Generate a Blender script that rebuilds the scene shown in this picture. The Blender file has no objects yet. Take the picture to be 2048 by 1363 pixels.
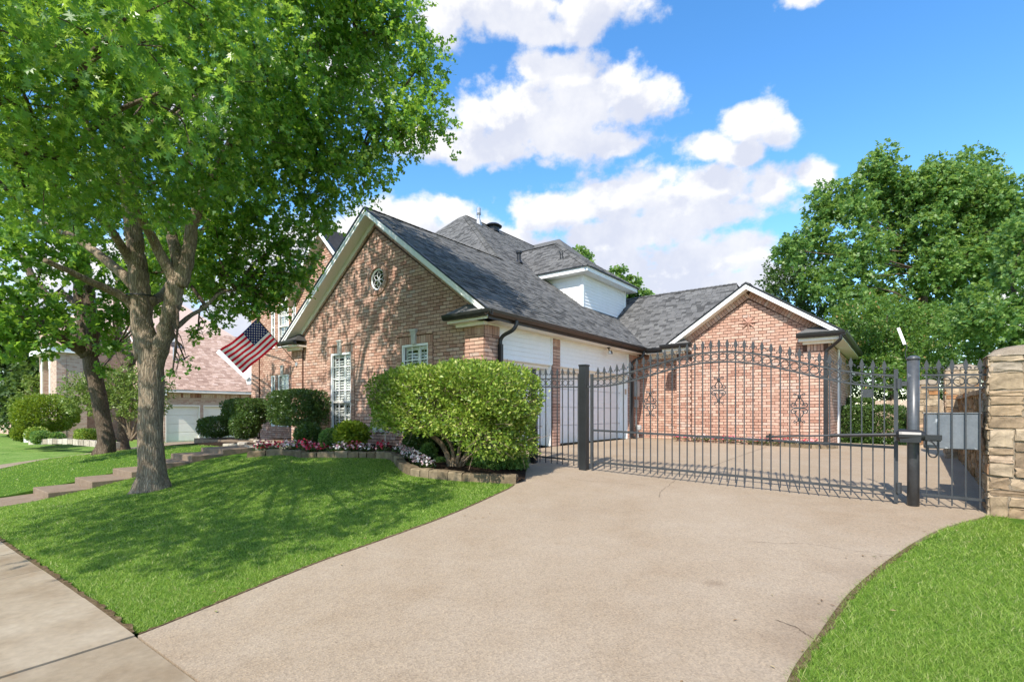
import bpy, math, random
import numpy as np
from mathutils import Vector, Matrix
C = bpy.context.scene.collection
R = math.radians
rnd = random.Random(7)
rng = np.random.default_rng(11)

# ---------------------------------------------------------------- camera, sky, sun, exposure
scene = bpy.context.scene
cam_d = bpy.data.cameras.new('camera')
cam_d.lens = 1023.0 / 2048.0 * 36.0
cam_d.sensor_width = 36.0
cam_d.shift_y = 143.5 / 2048.0
cam_d.clip_end = 2000.0
cam = bpy.data.objects.new('camera', cam_d)
cam.location = (0, 0, 1.5)
cam.rotation_euler = (R(90), 0, 0)
C.objects.link(cam)
scene.camera = cam

SUN_EL, SUN_AZ = 47.0, 25.5          # elevation; the light travels towards this azimuth (from +Y to +X)
SKY_STRENGTH = 0.15
sd = bpy.data.lights.new('sun', 'SUN')
sd.energy = 4.6
sd.angle = R(0.55)
sd.color = (1.0, 0.94, 0.85)
sun = bpy.data.objects.new('sun', sd)
sun.location = (-20, -30, 40)
_l = Vector((math.cos(R(SUN_EL)) * math.sin(R(SUN_AZ)), math.cos(R(SUN_EL)) * math.cos(R(SUN_AZ)), -math.sin(R(SUN_EL))))
sun.rotation_euler = _l.to_track_quat('-Z', 'Y').to_euler()
C.objects.link(sun)
vs = scene.view_settings
vs.view_transform = 'Standard'
vs.look = 'None'
vs.exposure = 0.60
vs.gamma = 1.0
vs.use_curve_mapping = False
scene.cycles.max_bounces = 8
scene.cycles.transparent_max_bounces = 24
scene.cycles.use_denoising = True


class NT:
    """tiny node-tree writer"""
    def __init__(self, tree):
        self.t = tree
        self.n = tree.nodes
        self.l = tree.links

    def put(self, sock, v):
        if v is None:
            return
        if isinstance(v, bpy.types.NodeSocket):
            self.l.new(v, sock)
        else:
            try:
                sock.default_value = v
            except Exception:
                sock.default_value = (*v, 1.0)

    def node(self, typ, ins=None, **props):
        n = self.n.new(typ)
        for k, v in props.items():
            setattr(n, k, v)
        for k, v in (ins or {}).items():
            self.put(n.inputs[k], v)
        return n

    def math(self, op, a, b=None, c=None, clamp=False):
        n = self.n.new('ShaderNodeMath')
        n.operation = op
        n.use_clamp = clamp
        for i, v in enumerate((a, b, c)):
            if v is not None:
                self.put(n.inputs[i], v)
        return n.outputs[0]

    def vmath(self, op, a, b=None, c=None):
        n = self.n.new('ShaderNodeVectorMath')
        n.operation = op
        for i, v in enumerate((a, b, c)):
            if v is not None:
                self.put(n.inputs[i], v)
        return n.outputs['Value'] if op in ('LENGTH', 'DOT_PRODUCT', 'DISTANCE') else n.outputs['Vector']

    def noise(self, vec, scale, detail=4.0, rough=0.55, dist=0.0):
        return self.node('ShaderNodeTexNoise', {'Vector': vec, 'Scale': scale, 'Detail': detail, 'Roughness': rough, 'Distortion': dist})

    def ramp(self, fac, stops, interp='LINEAR'):
        n = self.n.new('ShaderNodeValToRGB')
        n.color_ramp.interpolation = interp
        el = n.color_ramp.elements
        while len(el) < len(stops):
            el.new(0.5)
        for e, (p, c) in zip(el, stops):
            e.position = p
            e.color = (*c, 1.0) if len(c) == 3 else c
        self.put(n.inputs[0], fac)
        return n.outputs[0]

    def mix(self, fac, a, b, blend='MIX'):
        n = self.n.new('ShaderNodeMix')
        n.data_type = 'RGBA'
        n.blend_type = blend
        self.put(n.inputs[0], fac)
        self.put(n.inputs[6], a)
        self.put(n.inputs[7], b)
        return n.outputs[2]

    def maprange(self, v, a, b, c=0.0, d=1.0, smooth=False):
        n = self.n.new('ShaderNodeMapRange')
        n.interpolation_type = 'SMOOTHSTEP' if smooth else 'LINEAR'
        for i, x in enumerate((v, a, b, c, d)):
            self.put(n.inputs[i], x)
        return n.outputs[0]


# world: clear blue sky with fair-weather cumulus, described by direction (azimuth, elevation)
world = bpy.data.worlds.new('World')
scene.world = world
world.use_nodes = True
wt = NT(world.node_tree)
world.node_tree.nodes.clear()


def dirpix(px, py):
    x, z = (px - 1024) / 1023.0, (825 - py) / 1023.0
    return math.atan2(x, 1.0), math.atan2(z, math.hypot(x, 1.0))


CLOUDS = [  # cumulus heads: where they stand in the sky (as seen from here) and how wide and tall they are
    (990, 5, 165, 75), (1190, 5, 135, 75), (1085, 60, 150, 42), (880, 40, 60, 70),
    (1170, 185, 150, 85), (1060, 245, 200, 75), (940, 292, 190, 42), (1275, 205, 80, 70), (1110, 140, 100, 45), (1150, 290, 160, 40),
    (1490, 245, 85, 55), (1420, 290, 80, 34), (1570, 262, 55, 32), (1480, 300, 60, 30),
    (1240, 395, 170, 66), (1100, 425, 110, 48), (1400, 395, 170, 60), (1535, 375, 70, 52), (1622, 355, 42, 46), (1330, 445, 260, 45), (1240, 470, 220, 40),
    (830, 440, 100, 58), (730, 470, 100, 80), (905, 420, 55, 38), (600, 520, 140, 90), (460, 640, 130, 45), (960, 480, 70, 50),
    (1210, 520, 210, 45), (1420, 515, 170, 50), (1330, 560, 270, 50), (1060, 505, 120, 45), (1500, 560, 120, 40),
    (1620, -14, 60, 30),
    (690, 130, 90, 80), (250, 560, 240, 90), (40, 640, 180, 90), (400, 200, 160, 90), (2140, 560, 90, 60), (2030, 620, 120, 50),
]
grp = bpy.data.node_groups.new('cumulus', 'ShaderNodeTree')
grp.interface.new_socket('Vector', in_out='INPUT', socket_type='NodeSocketVector')
grp.interface.new_socket('Density', in_out='OUTPUT', socket_type='NodeSocketFloat')
g = NT(grp)
gi = g.n.new('NodeGroupInput')
go = g.n.new('NodeGroupOutput')
d = gi.outputs[0]
sx = g.node('ShaderNodeSeparateXYZ', {'Vector': d})
az = g.math('ARCTAN2', sx.outputs[0], sx.outputs[1])
hz = g.math('SQRT', g.math('ADD', g.math('MULTIPLY', sx.outputs[0], sx.outputs[0]), g.math('MULTIPLY', sx.outputs[1], sx.outputs[1])))
el = g.math('ARCTAN2', sx.outputs[2], hz)
pv = g.node('ShaderNodeCombineXYZ', {'X': az, 'Y': el, 'Z': 0.0}).outputs[0]
warp = g.noise(pv, 7.0, 3.0, 0.6)
pw = g.vmath('ADD', pv, g.vmath('MULTIPLY', g.vmath('SUBTRACT', warp.outputs['Color'], (0.5, 0.5, 0.5)), (0.07, 0.05, 0.0)))
acc = None
for (px, py, rx, ry) in CLOUDS:
    a0, e0 = dirpix(px, py)
    a1, _ = dirpix(px + rx, py)
    _, e1 = dirpix(px, py - ry)
    ra, re = max(0.01, a1 - a0) * 1.06, max(0.01, abs(e1 - e0)) * 1.06
    v = g.vmath('MULTIPLY_ADD', pw, (1 / ra, 1 / re, 0.0), (-a0 / ra, -e0 / re, 0.0))
    ln = g.vmath('LENGTH', v)
    acc = ln if acc is None else g.math('SMOOTH_MIN', acc, ln, 0.22)
n1 = g.noise(g.vmath('MULTIPLY', pv, (1.0, 1.35, 1.0)), 17.0, 9.0, 0.58)
n2 = g.noise(pv, 5.0, 4.0, 0.5)
front = g.math('ADD', g.math('SUBTRACT', 1.0, acc), g.math('MULTIPLY', g.math('SUBTRACT', n1.outputs[0], 0.5), 1.75))
# the rest of the sky carries the same sort of clouds, from a noise field
n3 = g.noise(g.vmath('MULTIPLY', d, (2.2, 2.2, 4.2)), 1.6, 9.0, 0.58)
rest = g.math('MULTIPLY', g.math('SUBTRACT', n3.outputs[0], 0.50), 4.0)
rest = g.math('SUBTRACT', rest, g.maprange(sx.outputs[1], 0.05, 0.45, 0.0, 3.0))
allv = g.math('MAXIMUM', front, rest)
g.put(go.inputs[0], g.maprange(allv, -0.09, 0.44, 0.0, 1.0, True))

tc = wt.node('ShaderNodeTexCoord').outputs['Generated']
sky = wt.n.new('ShaderNodeTexSky')
sky.sky_type = 'NISHITA'
sky.sun_disc = False
sky.sun_elevation = R(SUN_EL)
sky.sun_rotation = R(SUN_AZ + 180.0)
sky.air_density = 1.0
sky.dust_density = 0.4
sky.ozone_density = 1.6
blue = wt.node('ShaderNodeHueSaturation', {'Hue': 0.5, 'Saturation': 1.30, 'Value': 1.44, 'Fac': 1.0, 'Color': sky.outputs[0]}).outputs[0]
d0 = wt.node('ShaderNodeGroup')
d0.node_tree = grp
wt.put(d0.inputs[0], tc)
d1 = wt.node('ShaderNodeGroup')
d1.node_tree = grp
wt.put(d1.inputs[0], wt.vmath('ADD', tc, (-0.02, 0.0, 0.05)))
dn = wt.noise(tc, 9.0, 6.0, 0.6)
shade = wt.math('MULTIPLY', d1.outputs[0], wt.maprange(dn.outputs[0], 0.28, 0.62, 0.30, 1.1), clamp=True)
ccol = wt.mix(shade, (4.9, 4.85, 4.8), (3.35, 3.5, 4.05))
skycol = wt.mix(wt.math('MULTIPLY', d0.outputs[0], 0.97), blue, ccol)
bg = wt.node('ShaderNodeBackground', {'Color': skycol, 'Strength': SKY_STRENGTH})
wo = wt.n.new('ShaderNodeOutputWorld')
wt.l.new(bg.outputs[0], wo.inputs[0])
world.cycles.sampling_method = 'MANUAL'
world.cycles.sample_map_resolution = 512

# ---------------------------------------------------------------- the lot's own axes: x along the street front, v into the lot
TH = R(-37.41)
CT, ST = math.cos(TH), math.sin(TH)
CX, CY, ZF = -0.618, 11.30, 0.631      # front right corner of the house and its floor height
CAML = (CT * (0 - CX) + ST * (0 - CY), -ST * (0 - CX) + CT * (0 - CY))


def W(x, v):
    return CX + CT * x - ST * v, CY + ST * x + CT * v


def LOC(X, Y):
    dx, dy = X - CX, Y - CY
    return CT * dx + ST * dy, -ST * dx + CT * dy


_cp = np.array([
    (-14, -7.45, -.5), (-6, -7.45, -.27), (-1, -7.45, -.1), (3.27, -7.45, 0), (7, -7.45, .03), (11, -7.45, .05),
    (-6, -10, -.32), (3, -10, -.03), (9, -10, 0), (-3.38, -5.22, .15), (2.97, -5.96, .08), (2.79, -3.9, .2), (2.3, -1.9, .31),
    (6.9, -4.8, .07), (7.3, -2.5, .14), (8.18, -.05, .24), (2.478, .057, .413), (7.46, .13, .258), (1.19, .2, .45),
    (-3.1, -1.8, .5), (-.15, -2.25, .42), (1.1, -2.2, .37), (-5.95, -6.18, -.2), (-6, -4.8, .1), (-5.9, -2.95, .47),
    (-7.7, 0, .6), (0, 0, .6), (0, 4, .62), (0, 7.5, .63), (5.6, 7.3, .55), (3, 3.5, .52), (7.8, 4, .4), (8, 8, .5),
    (-10, -4.3, .35), (-10, -5.6, .08), (-10.5, -2.5, .46), (-13, -5.9, -.06), (-14.5, -6, -.08), (-15.3, -3.2, .03), (-16.5, -3, -.05), (-20, 0, -.1), (-25, 3, -.1), (-25, -5, -.25),
    (-35, 0, -.15), (-12, 3, .45), (10, -6, .1), (12, 0, .3), (12, 8, .5), (15, 15, .6), (0, 20, .7), (-15, 20, .2), (25, 5, .4),
    (-30, 20, -.2), (24, 28, .6), (-38, 28, -.2), (-38, -12, -.7), (24, -12, .1)], dtype=float)


def _tps(cp):
    n = len(cp)
    dd = np.hypot(cp[:, None, 0] - cp[None, :, 0], cp[:, None, 1] - cp[None, :, 1])
    K = np.where(dd > 0, dd ** 2 * np.log(np.maximum(dd, 1e-9)), 0) + np.eye(n) * 2.0
    P = np.c_[np.ones(n), cp[:, :2]]
    A = np.block([[K, P], [P.T, np.zeros((3, 3))]])
    return np.linalg.solve(A, np.r_[cp[:, 2], 0, 0, 0])


_tw = _tps(_cp)


def gz(x, v):
    """ground height at lot coordinates (arrays welcome)"""
    x = np.clip(np.asarray(x, float), -38, 24)
    v = np.clip(np.asarray(v, float), -12, 28)
    sh = x.shape
    x, v = x.ravel(), v.ravel()
    out = np.zeros(len(x))
    for i in range(0, len(x), 20000):
        xs, vs_ = x[i:i + 20000], v[i:i + 20000]
        dd = np.hypot(xs[:, None] - _cp[None, :, 0], vs_[:, None] - _cp[None, :, 1])
        K = np.where(dd > 0, dd ** 2 * np.log(np.maximum(dd, 1e-9)), 0)
        out[i:i + 20000] = K @ _tw[:-3] + _tw[-3] + _tw[-2] * xs + _tw[-1] * vs_
    return out.reshape(sh)


def G(x, v):
    X, Y = W(x, v)
    return Vector((X, Y, float(gz(x, v))))


def at(px, py, Y):
    """a point seen in this direction at this distance"""
    return Vector(((px - 1024) / 1023.0 * Y, Y, 1.5 - (py - 825) / 1023.0 * Y))


# ---------------------------------------------------------------- mesh helpers
class MB:
    def __init__(self):
        self.v, self.f, self.mi = [], [], []

    def add(self, vs_, fs, mi=0):
        o = len(self.v)
        self.v.extend([tuple(p) for p in vs_])
        for f in fs:
            self.f.append([o + i for i in f])
            self.mi.append(mi)
        return self

    def box(self, a, b, mi=0):
        x0, y0, z0 = a
        x1, y1, z1 = b
        return self.add([(x0, y0, z0), (x1, y0, z0), (x1, y1, z0), (x0, y1, z0), (x0, y0, z1), (x1, y0, z1), (x1, y1, z1), (x0, y1, z1)],
                        [(3, 2, 1, 0), (4, 5, 6, 7), (0, 1, 5, 4), (1, 2, 6, 5), (2, 3, 7, 6), (3, 0, 4, 7)], mi)

    def beam(self, p, q, w, h, up=(0, 0, 1), mi=0):
        """a square bar from p to q; w across, h along the up side"""
        p, q, up = Vector(p), Vector(q), Vector(up)
        d_ = (q - p).normalized()
        s = d_.cross(up)
        s = s.normalized() if s.length > 1e-6 else Vector((1, 0, 0))
        u = s.cross(d_).normalized()
        vs_ = []
        for c_ in (p, q):
            for (i, j) in ((-1, -1), (1, -1), (1, 1), (-1, 1)):
                vs_.append(c_ + s * (w / 2 * i) + u * (h / 2 * j))
        return self.add(vs_, [(3, 2, 1, 0), (4, 5, 6, 7), (0, 1, 5, 4), (1, 2, 6, 5), (2, 3, 7, 6), (3, 0, 4, 7)], mi)

    def tube(self, pts, radii, n=8, cap=True, mi=0, wob=0.0):
        pts = [Vector(p) for p in pts]
        if not hasattr(radii, '__len__'):
            radii = [radii] * len(pts)
        o = len(self.v)
        ref = Vector((0.31, 0.17, 0.93)) if abs((pts[-1] - pts[0]).normalized().z) < 0.8 else Vector((0.95, 0.2, 0.1))
        k = len(pts)
        for i, p in enumerate(pts):
            t = (pts[min(i + 1, k - 1)] - pts[max(i - 1, 0)]).normalized()
            s = t.cross(ref).normalized()
            u = s.cross(t)
            for j in range(n):
                a = 2 * math.pi * j / n
                r_ = radii[i] * (1 + (rnd.uniform(-wob, wob) if wob else 0))
                self.v.append(tuple(p + s * (math.cos(a) * r_) + u * (math.sin(a) * r_)))
        for i in range(k - 1):
            for j in range(n):
                a, b = o + i * n + j, o + i * n + (j + 1) % n
                self.f.append([a, b, b + n, a + n])
                self.mi.append(mi)
        if cap:
            self.f.append([o + j for j in range(n)][::-1])
            self.f.append([o + (k - 1) * n + j for j in range(n)])
            self.mi += [mi, mi]
        return self

    def ring(self, c, ax, ay, r, t, n=16, m=5, mi=0):
        """a torus round c in the plane of ax, ay"""
        c, ax, ay = Vector(c), Vector(ax).normalized(), Vector(ay).normalized()
        nz = ax.cross(ay)
        o = len(self.v)
        for i in range(n):
            a = 2 * math.pi * i / n
            e = ax * math.cos(a) + ay * math.sin(a)
            for j in range(m):
                b = 2 * math.pi * j / m
                self.v.append(tuple(c + e * (r + t * math.cos(b)) + nz * (t * math.sin(b))))
        for i in range(n):
            for j in range(m):
                self.f.append([o + i * m + j, o + ((i + 1) % n) * m + j, o + ((i + 1) % n) * m + (j + 1) % m, o + i * m + (j + 1) % m])
                self.mi.append(mi)
        return self

    def prism(self, poly, o, ex, ey, n, d0, d1, mi=0, back=True):
        """polygon (2-D) on the plane o, ex, ey pushed along n from d0 to d1 (d1 = front)"""
        o, ex, ey, n = Vector(o), Vector(ex), Vector(ey), Vector(n)
        k = len(poly)
        ar = sum(poly[i][0] * poly[(i + 1) % k][1] - poly[(i + 1) % k][0] * poly[i][1] for i in range(k))
        if (ar > 0) != (ex.cross(ey).dot(n) > 0):
            poly = poly[::-1]
        vs_ = [o + ex * p[0] + ey * p[1] + n * d1 for p in poly] + [o + ex * p[0] + ey * p[1] + n * d0 for p in poly]
        fs = [tuple(range(k))] + [(i, k + i, k + (i + 1) % k, (i + 1) % k) for i in range(k)]
        if back:
            fs.append(tuple(range(2 * k - 1, k - 1, -1)))
        return self.add(vs_, fs, mi)

    def lathe(self, prof, c=(0, 0, 0), n=12, mi=0):
        o = len(self.v)
        for (r_, z) in prof:
            for j in range(n):
                a = 2 * math.pi * j / n
                self.v.append((c[0] + r_ * math.cos(a), c[1] + r_ * math.sin(a), c[2] + z))
        for i in range(len(prof) - 1):
            for j in range(n):
                a, b = o + i * n + j, o + i * n + (j + 1) % n
                self.f.append([a, b, b + n, a + n])
                self.mi.append(mi)
        self.f.append([o + j for j in range(n)][::-1])
        self.f.append([o + (len(prof) - 1) * n + j for j in range(n)])
        self.mi += [mi, mi]
        return self

    def mesh(self, name, mats, smooth=False):
        me = bpy.data.meshes.new(name)
        me.from_pydata(self.v, [], self.f)
        for m in (mats if isinstance(mats, (list, tuple)) else [mats]):
            me.materials.append(m)
        if any(self.mi):
            me.polygons.foreach_set('material_index', self.mi)
        if smooth:
            me.polygons.foreach_set('use_smooth', [True] * len(me.polygons))
        me.update()
        return me


def link(name, me, parent=None, **props):
    o = bpy.data.objects.new(name, me)
    C.objects.link(o)
    if parent is not None:
        o.parent = parent
    for k, v in props.items():
        o[k] = v
    return o


def part(name, mb, mats, parent, smooth=False, **props):
    return link(name, mb.mesh(name, mats, smooth), parent, **props)


def tag(o, label, cat, group=None):
    o['label'] = label
    o['category'] = cat
    if group:
        o['group'] = group
    return o


def thing(name, label, cat, loc=(0, 0, 0), rotz=0.0, group=None):
    o = bpy.data.objects.new(name, None)
    o.empty_display_size = 0.2
    C.objects.link(o)
    o.location = loc
    o.rotation_euler = (0, 0, rotz)
    return tag(o, label, cat, group)


def struct(name, mb, mats, smooth=False, parent=None):
    o = link(name, mb.mesh(name, mats, smooth), parent)
    if parent is None:
        o['kind'] = 'structure'
    return o


def bevel(o, w=0.004, seg=1):
    m = o.modifiers.new('bevel', 'BEVEL')
    m.width = w
    m.segments = seg
    m.limit_method = 'ANGLE'
    return o


def smooth_path(pts, k=5):
    """Catmull-Rom through points of any dimension"""
    p = np.array(pts, float)
    p = np.vstack([2 * p[0] - p[1], p, 2 * p[-1] - p[-2]])
    out = []
    for i in range(1, len(p) - 2):
        for t in np.linspace(0, 1, k, endpoint=False):
            a, b, c_, d_ = p[i - 1], p[i], p[i + 1], p[i + 2]
            out.append(0.5 * (2 * b + (c_ - a) * t + (2 * a - 5 * b + 4 * c_ - d_) * t * t + (3 * b - a - 3 * c_ + d_) * t ** 3))
    out.append(p[-2])
    return np.array(out)


def clip(poly, a, b, c_):
    """keep the side a*x + b*y <= c"""
    out = []
    k = len(poly)
    for i in range(k):
        p, q = poly[i], poly[(i + 1) % k]
        dp, dq = a * p[0] + b * p[1] - c_, a * q[0] + b * q[1] - c_
        if dp <= 0:
            out.append(p)
        if (dp < 0 < dq) or (dq < 0 < dp):
            t = dp / (dp - dq)
            out.append((p[0] + (q[0] - p[0]) * t, p[1] + (q[1] - p[1]) * t))
    return out


def halfplanes(poly):
    k = len(poly)
    ar = sum(poly[i][0] * poly[(i + 1) % k][1] - poly[(i + 1) % k][0] * poly[i][1] for i in range(k))
    if ar < 0:
        poly = poly[::-1]
    hp = []
    for i in range(k):
        (x0, y0), (x1, y1) = poly[i], poly[(i + 1) % k]
        a, b = (y1 - y0), -(x1 - x0)
        L = math.hypot(a, b)
        hp.append((a / L, b / L, (a * x0 + b * y0) / L))
    return hp


def parea(p):
    return abs(sum(p[i][0] * p[(i + 1) % len(p)][1] - p[(i + 1) % len(p)][0] * p[i][1] for i in range(len(p)))) / 2
# ---------------------------------------------------------------- materials
def newmat(name):
    m = bpy.data.materials.new(name)
    m.use_nodes = True
    m.node_tree.nodes.clear()
    t = NT(m.node_tree)
    out = t.n.new('ShaderNodeOutputMaterial')
    return m, t, out


def rand_id(t):
    """one number for each loose piece and for each object"""
    ri = t.node('ShaderNodeNewGeometry').outputs['Random Per Island']
    ro = t.node('ShaderNodeObjectInfo').outputs['Random']
    return t.math('FRACT', t.math('ADD', ri, ro))


def surf(name, stops, rough=0.8, spec=0.3, scale=8.0, detail=5.0, amt=0.25, bump=0.0, bscale=60.0, island=False, metal=0.0,
         stretch=(1, 1, 1), spots=None, coat=0.0, coord='Object'):
    """a rough everyday surface: colour ramp along noise, or along a number per piece with noise on top"""
    m, t, out = newmat(name)
    tc_ = t.node('ShaderNodeTexCoord').outputs[coord]
    vec = t.vmath('MULTIPLY', tc_, stretch)
    n = t.noise(vec, scale, detail)
    if island:
        base = t.ramp(rand_id(t), stops)
        k = t.maprange(n.outputs[0], 0.3, 0.7, 1 - amt, 1 + amt)
        kk = t.node('ShaderNodeCombineXYZ', {0: k, 1: k, 2: k}).outputs[0]
        col = t.mix(1.0, base, kk, 'MULTIPLY')
    else:
        col = t.ramp(t.maprange(n.outputs[0], 0.3, 0.7), stops)
        n2 = t.noise(vec, scale * 9, 3.0)
        k = t.maprange(n2.outputs[0], 0.3, 0.7, 1 - amt, 1 + amt)
        kk = t.node('ShaderNodeCombineXYZ', {0: k, 1: k, 2: k}).outputs[0]
        col = t.mix(1.0, col, kk, 'MULTIPLY')
    if spots:
        sc, th, c_ = spots
        ns = t.noise(tc_, sc, 5.0, 0.6)
        col = t.mix(t.maprange(ns.outputs[0], th, th + 0.12, 0, 1, True), col, c_)
    p = t.node('ShaderNodeBsdfPrincipled', {'Base Color': col, 'Roughness': rough, 'Metallic': metal, 'Specular IOR Level': spec, 'Coat Weight': coat})
    if bump:
        nb = t.noise(vec, bscale, 6.0, 0.6)
        b = t.node('ShaderNodeBump', {'Strength': bump, 'Distance': 0.01, 'Height': nb.outputs[0]})
        t.l.new(b.outputs[0], p.inputs['Normal'])
    t.l.new(p.outputs[0], out.inputs[0])
    return m


def leafmat(name, stops, trans=(0.16, 0.30, 0.02), tfac=0.35, rough=0.42, spec=0.35, patch=None):
    m, t, out = newmat(name)
    r_ = rand_id(t)
    base = t.ramp(r_, stops)
    if patch:
        pn = t.noise(t.node('ShaderNodeTexCoord').outputs['Object'], patch[0], 5.0, 0.6)
        base = t.mix(t.maprange(pn.outputs[0], .38, .66, 0, patch[1], True), base, patch[2])
    p = t.node('ShaderNodeBsdfPrincipled', {'Base Color': base, 'Roughness': rough, 'Specular IOR Level': spec})
    tcol = t.mix(0.65, base, trans)
    tr = t.node('ShaderNodeBsdfTranslucent', {'Color': tcol})
    mx = t.node('ShaderNodeMixShader', {0: tfac, 1: p.outputs[0], 2: tr.outputs[0]})
    t.l.new(mx.outputs[0], out.inputs[0])
    return m


M = {}
M['brick'] = surf('brick', [(0, (.37, .20, .145)), (.15, (.45, .265, .195)), (.6, (.52, .325, .245)), (.9, (.57, .385, .295)), (1, (.47, .35, .29))],
                  rough=.9, spec=.15, scale=14, amt=.16, bump=.5, bscale=90, island=True)
M['mortar'] = surf('mortar', [(0, (.085, .046, .034)), (1, (.13, .075, .056))], rough=.95, spec=.1, scale=20, bump=.3)
M['nbrick'] = surf('pale_brick', [(0, (.22, .10, .075)), (.2, (.46, .30, .23)), (.5, (.56, .44, .36)), (1, (.62, .52, .45))],
                   rough=.9, spec=.15, scale=14, amt=.2, bump=.3, island=True)
M['nmortar'] = surf('pale_mortar', [(0, (.45, .38, .32)), (1, (.55, .48, .42))], rough=.95, spec=.1)
M['white'] = surf('white_paint', [(0, (.84, .84, .825)), (1, (.88, .88, .865))], rough=.5, spec=.35, scale=3, amt=.03, bump=.06, bscale=40)
M['cream'] = surf('cream_trim', [(0, (.80, .755, .685)), (1, (.85, .81, .74))], rough=.55, spec=.3, scale=3, amt=.04, bump=.06, bscale=40)
M['door'] = surf('door_paint', [(0, (.82, .80, .79)), (1, (.86, .84, .83))], rough=.5, spec=.3, scale=2, amt=.03)
M['gutter'] = surf('brown_gutter', [(0, (.032, .022, .017)), (1, (.05, .035, .027))], rough=.38, spec=.5, scale=3, amt=.1)
M['black'] = surf('black_metal', [(0, (.012, .012, .013)), (1, (.022, .022, .023))], rough=.4, spec=.5, scale=5, amt=.2)
M['shingle'] = surf('grey_shingle', [(0, (.055, .054, .052)), (.25, (.088, .087, .084)), (.34, (.112, .110, .106)), (.8, (.135, .132, .127)), (1, (.16, .157, .15))],
                    rough=.95, spec=.15, scale=30, amt=.15, bump=.7, bscale=220, island=True)
M['pshingle'] = surf('rose_shingle', [(0, (.30, .195, .15)), (.4, (.40, .27, .21)), (.75, (.47, .325, .255)), (1, (.54, .40, .33))],
                     rough=.95, spec=.1, scale=20, amt=.2, bump=.5, bscale=120, island=True)
M['roofbase'] = surf('roof_felt', [(0, (.03, .03, .032)), (1, (.05, .05, .052))], rough=.95, spec=.1)
M['iron'] = surf('grey_iron', [(0, (.034, .037, .040)), (1, (.05, .054, .058))], rough=.48, spec=.4, scale=6, amt=.12, bump=.1, bscale=120)
M['post'] = surf('dark_post_paint', [(0, (.014, .015, .016)), (1, (.022, .024, .026))], rough=.42, spec=.4, scale=3, amt=.15, bump=.08, bscale=60)
M['lpost'] = surf('grey_post_paint', [(0, (.045, .048, .052)), (1, (.075, .08, .085))], rough=.36, spec=.5, scale=3, amt=.15, spots=(9, .66, (.3, .31, .32)))
M['boxgrey'] = surf('weathered_grey_metal', [(0, (.11, .125, .14)), (1, (.17, .185, .20))], rough=.45, spec=.5, scale=4, amt=.1,
                    spots=(11, .62, (.5, .52, .53)))
M['stone'] = surf('sandstone', [(0, (.20, .145, .095)), (.2, (.32, .23, .145)), (.45, (.385, .295, .20)), (.64, (.33, .26, .18)), (.76, (.25, .18, .11)), (.86, (.33, .15, .06)), (.95, (.43, .35, .26)), (1, (.26, .215, .165))],
                  rough=.9, spec=.15, scale=9, amt=.38, bump=1.0, bscale=22, island=True)
M['stonemortar'] = surf('stone_mortar', [(0, (.20, .16, .115)), (1, (.28, .23, .17))], rough=.95, spec=.1, scale=10, bump=.6, bscale=40)
M['edging'] = surf('edging_stone', [(0, (.14, .105, .065)), (.5, (.19, .145, .092)), (1, (.24, .19, .125))], rough=.95, spec=.1, scale=9, amt=.3, bump=.9, bscale=40, island=True)
M['flag_stone'] = surf('flat_stone', [(0, (.26, .22, .17)), (.5, (.38, .33, .26)), (1, (.5, .45, .37))], rough=.95, spec=.1, scale=9, amt=.25, bump=.8, bscale=40, island=True)
M['soil'] = surf('mulch', [(0, (.018, .012, .009)), (1, (.05, .033, .022))], rough=1, spec=.05, scale=30, amt=.5, bump=1, bscale=70)
M['edge_soil'] = surf('edge_soil', [(0, (.07, .045, .025)), (.6, (.13, .09, .05)), (1, (.2, .15, .09))], rough=1, spec=.05, scale=24, amt=.5, bump=1, bscale=70)
M['turf'] = surf('turf', [(0, (.045, .095, .013)), (1, (.085, .165, .022))], rough=1, spec=.05, scale=12, amt=.4, bump=.8, bscale=90, coord='Object')
M['farturf'] = surf('far_turf', [(0, (.085, .165, .03)), (.5, (.13, .215, .045)), (1, (.19, .26, .075))], rough=1, spec=.05, scale=2.2, amt=.45, bump=.8, bscale=60)
M['step'] = surf('step_concrete', [(0, (.19, .138, .095)), (1, (.25, .19, .138))], rough=.9, spec=.15, scale=5, amt=.15, bump=.5, bscale=90, spots=(5, .62, (.17, .115, .075)))
M['asphalt'] = surf('asphalt', [(0, (.045, .045, .045)), (1, (.06, .06, .06))], rough=.95, spec=.1, scale=30, bump=.4)
M['slab'] = surf('sidewalk_concrete', [(0, (.225, .170, .112)), (.5, (.275, .22, .155)), (1, (.32, .265, .195))], rough=.9, spec=.15, scale=1.9, amt=.10, bump=.25, bscale=160,
                 spots=(2.3, .64, (.25, .18, .11)))
M['crack'] = surf('crack_dirt', [(0, (.11, .08, .055)), (1, (.17, .125, .09))], rough=1, spec=.05, scale=20)
M['wood'] = surf('cedar', [(0, (.36, .26, .18)), (.5, (.45, .34, .25)), (1, (.52, .42, .33))], rough=.9, spec=.1, scale=3, amt=.25, stretch=(8, 8, 1), island=True)
M['shutter'] = surf('shutter_white', [(0, (.78, .78, .76)), (1, (.82, .82, .80))], rough=.5, spec=.3, amt=.02)
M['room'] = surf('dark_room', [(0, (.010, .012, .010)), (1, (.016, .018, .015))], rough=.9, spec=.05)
M['keystone'] = surf('cast_stone', [(0, (.46, .44, .40)), (1, (.54, .52, .47))], rough=.85, spec=.15, scale=9, bump=.3)
M['steel'] = surf('galvanised', [(0, (.35, .36, .37)), (1, (.45, .46, .47))], rough=.45, spec=.5, metal=.6)
M['boxtan'] = surf('utility_grey', [(0, (.36, .37, .36)), (1, (.42, .43, .42))], rough=.5, spec=.3)
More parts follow.
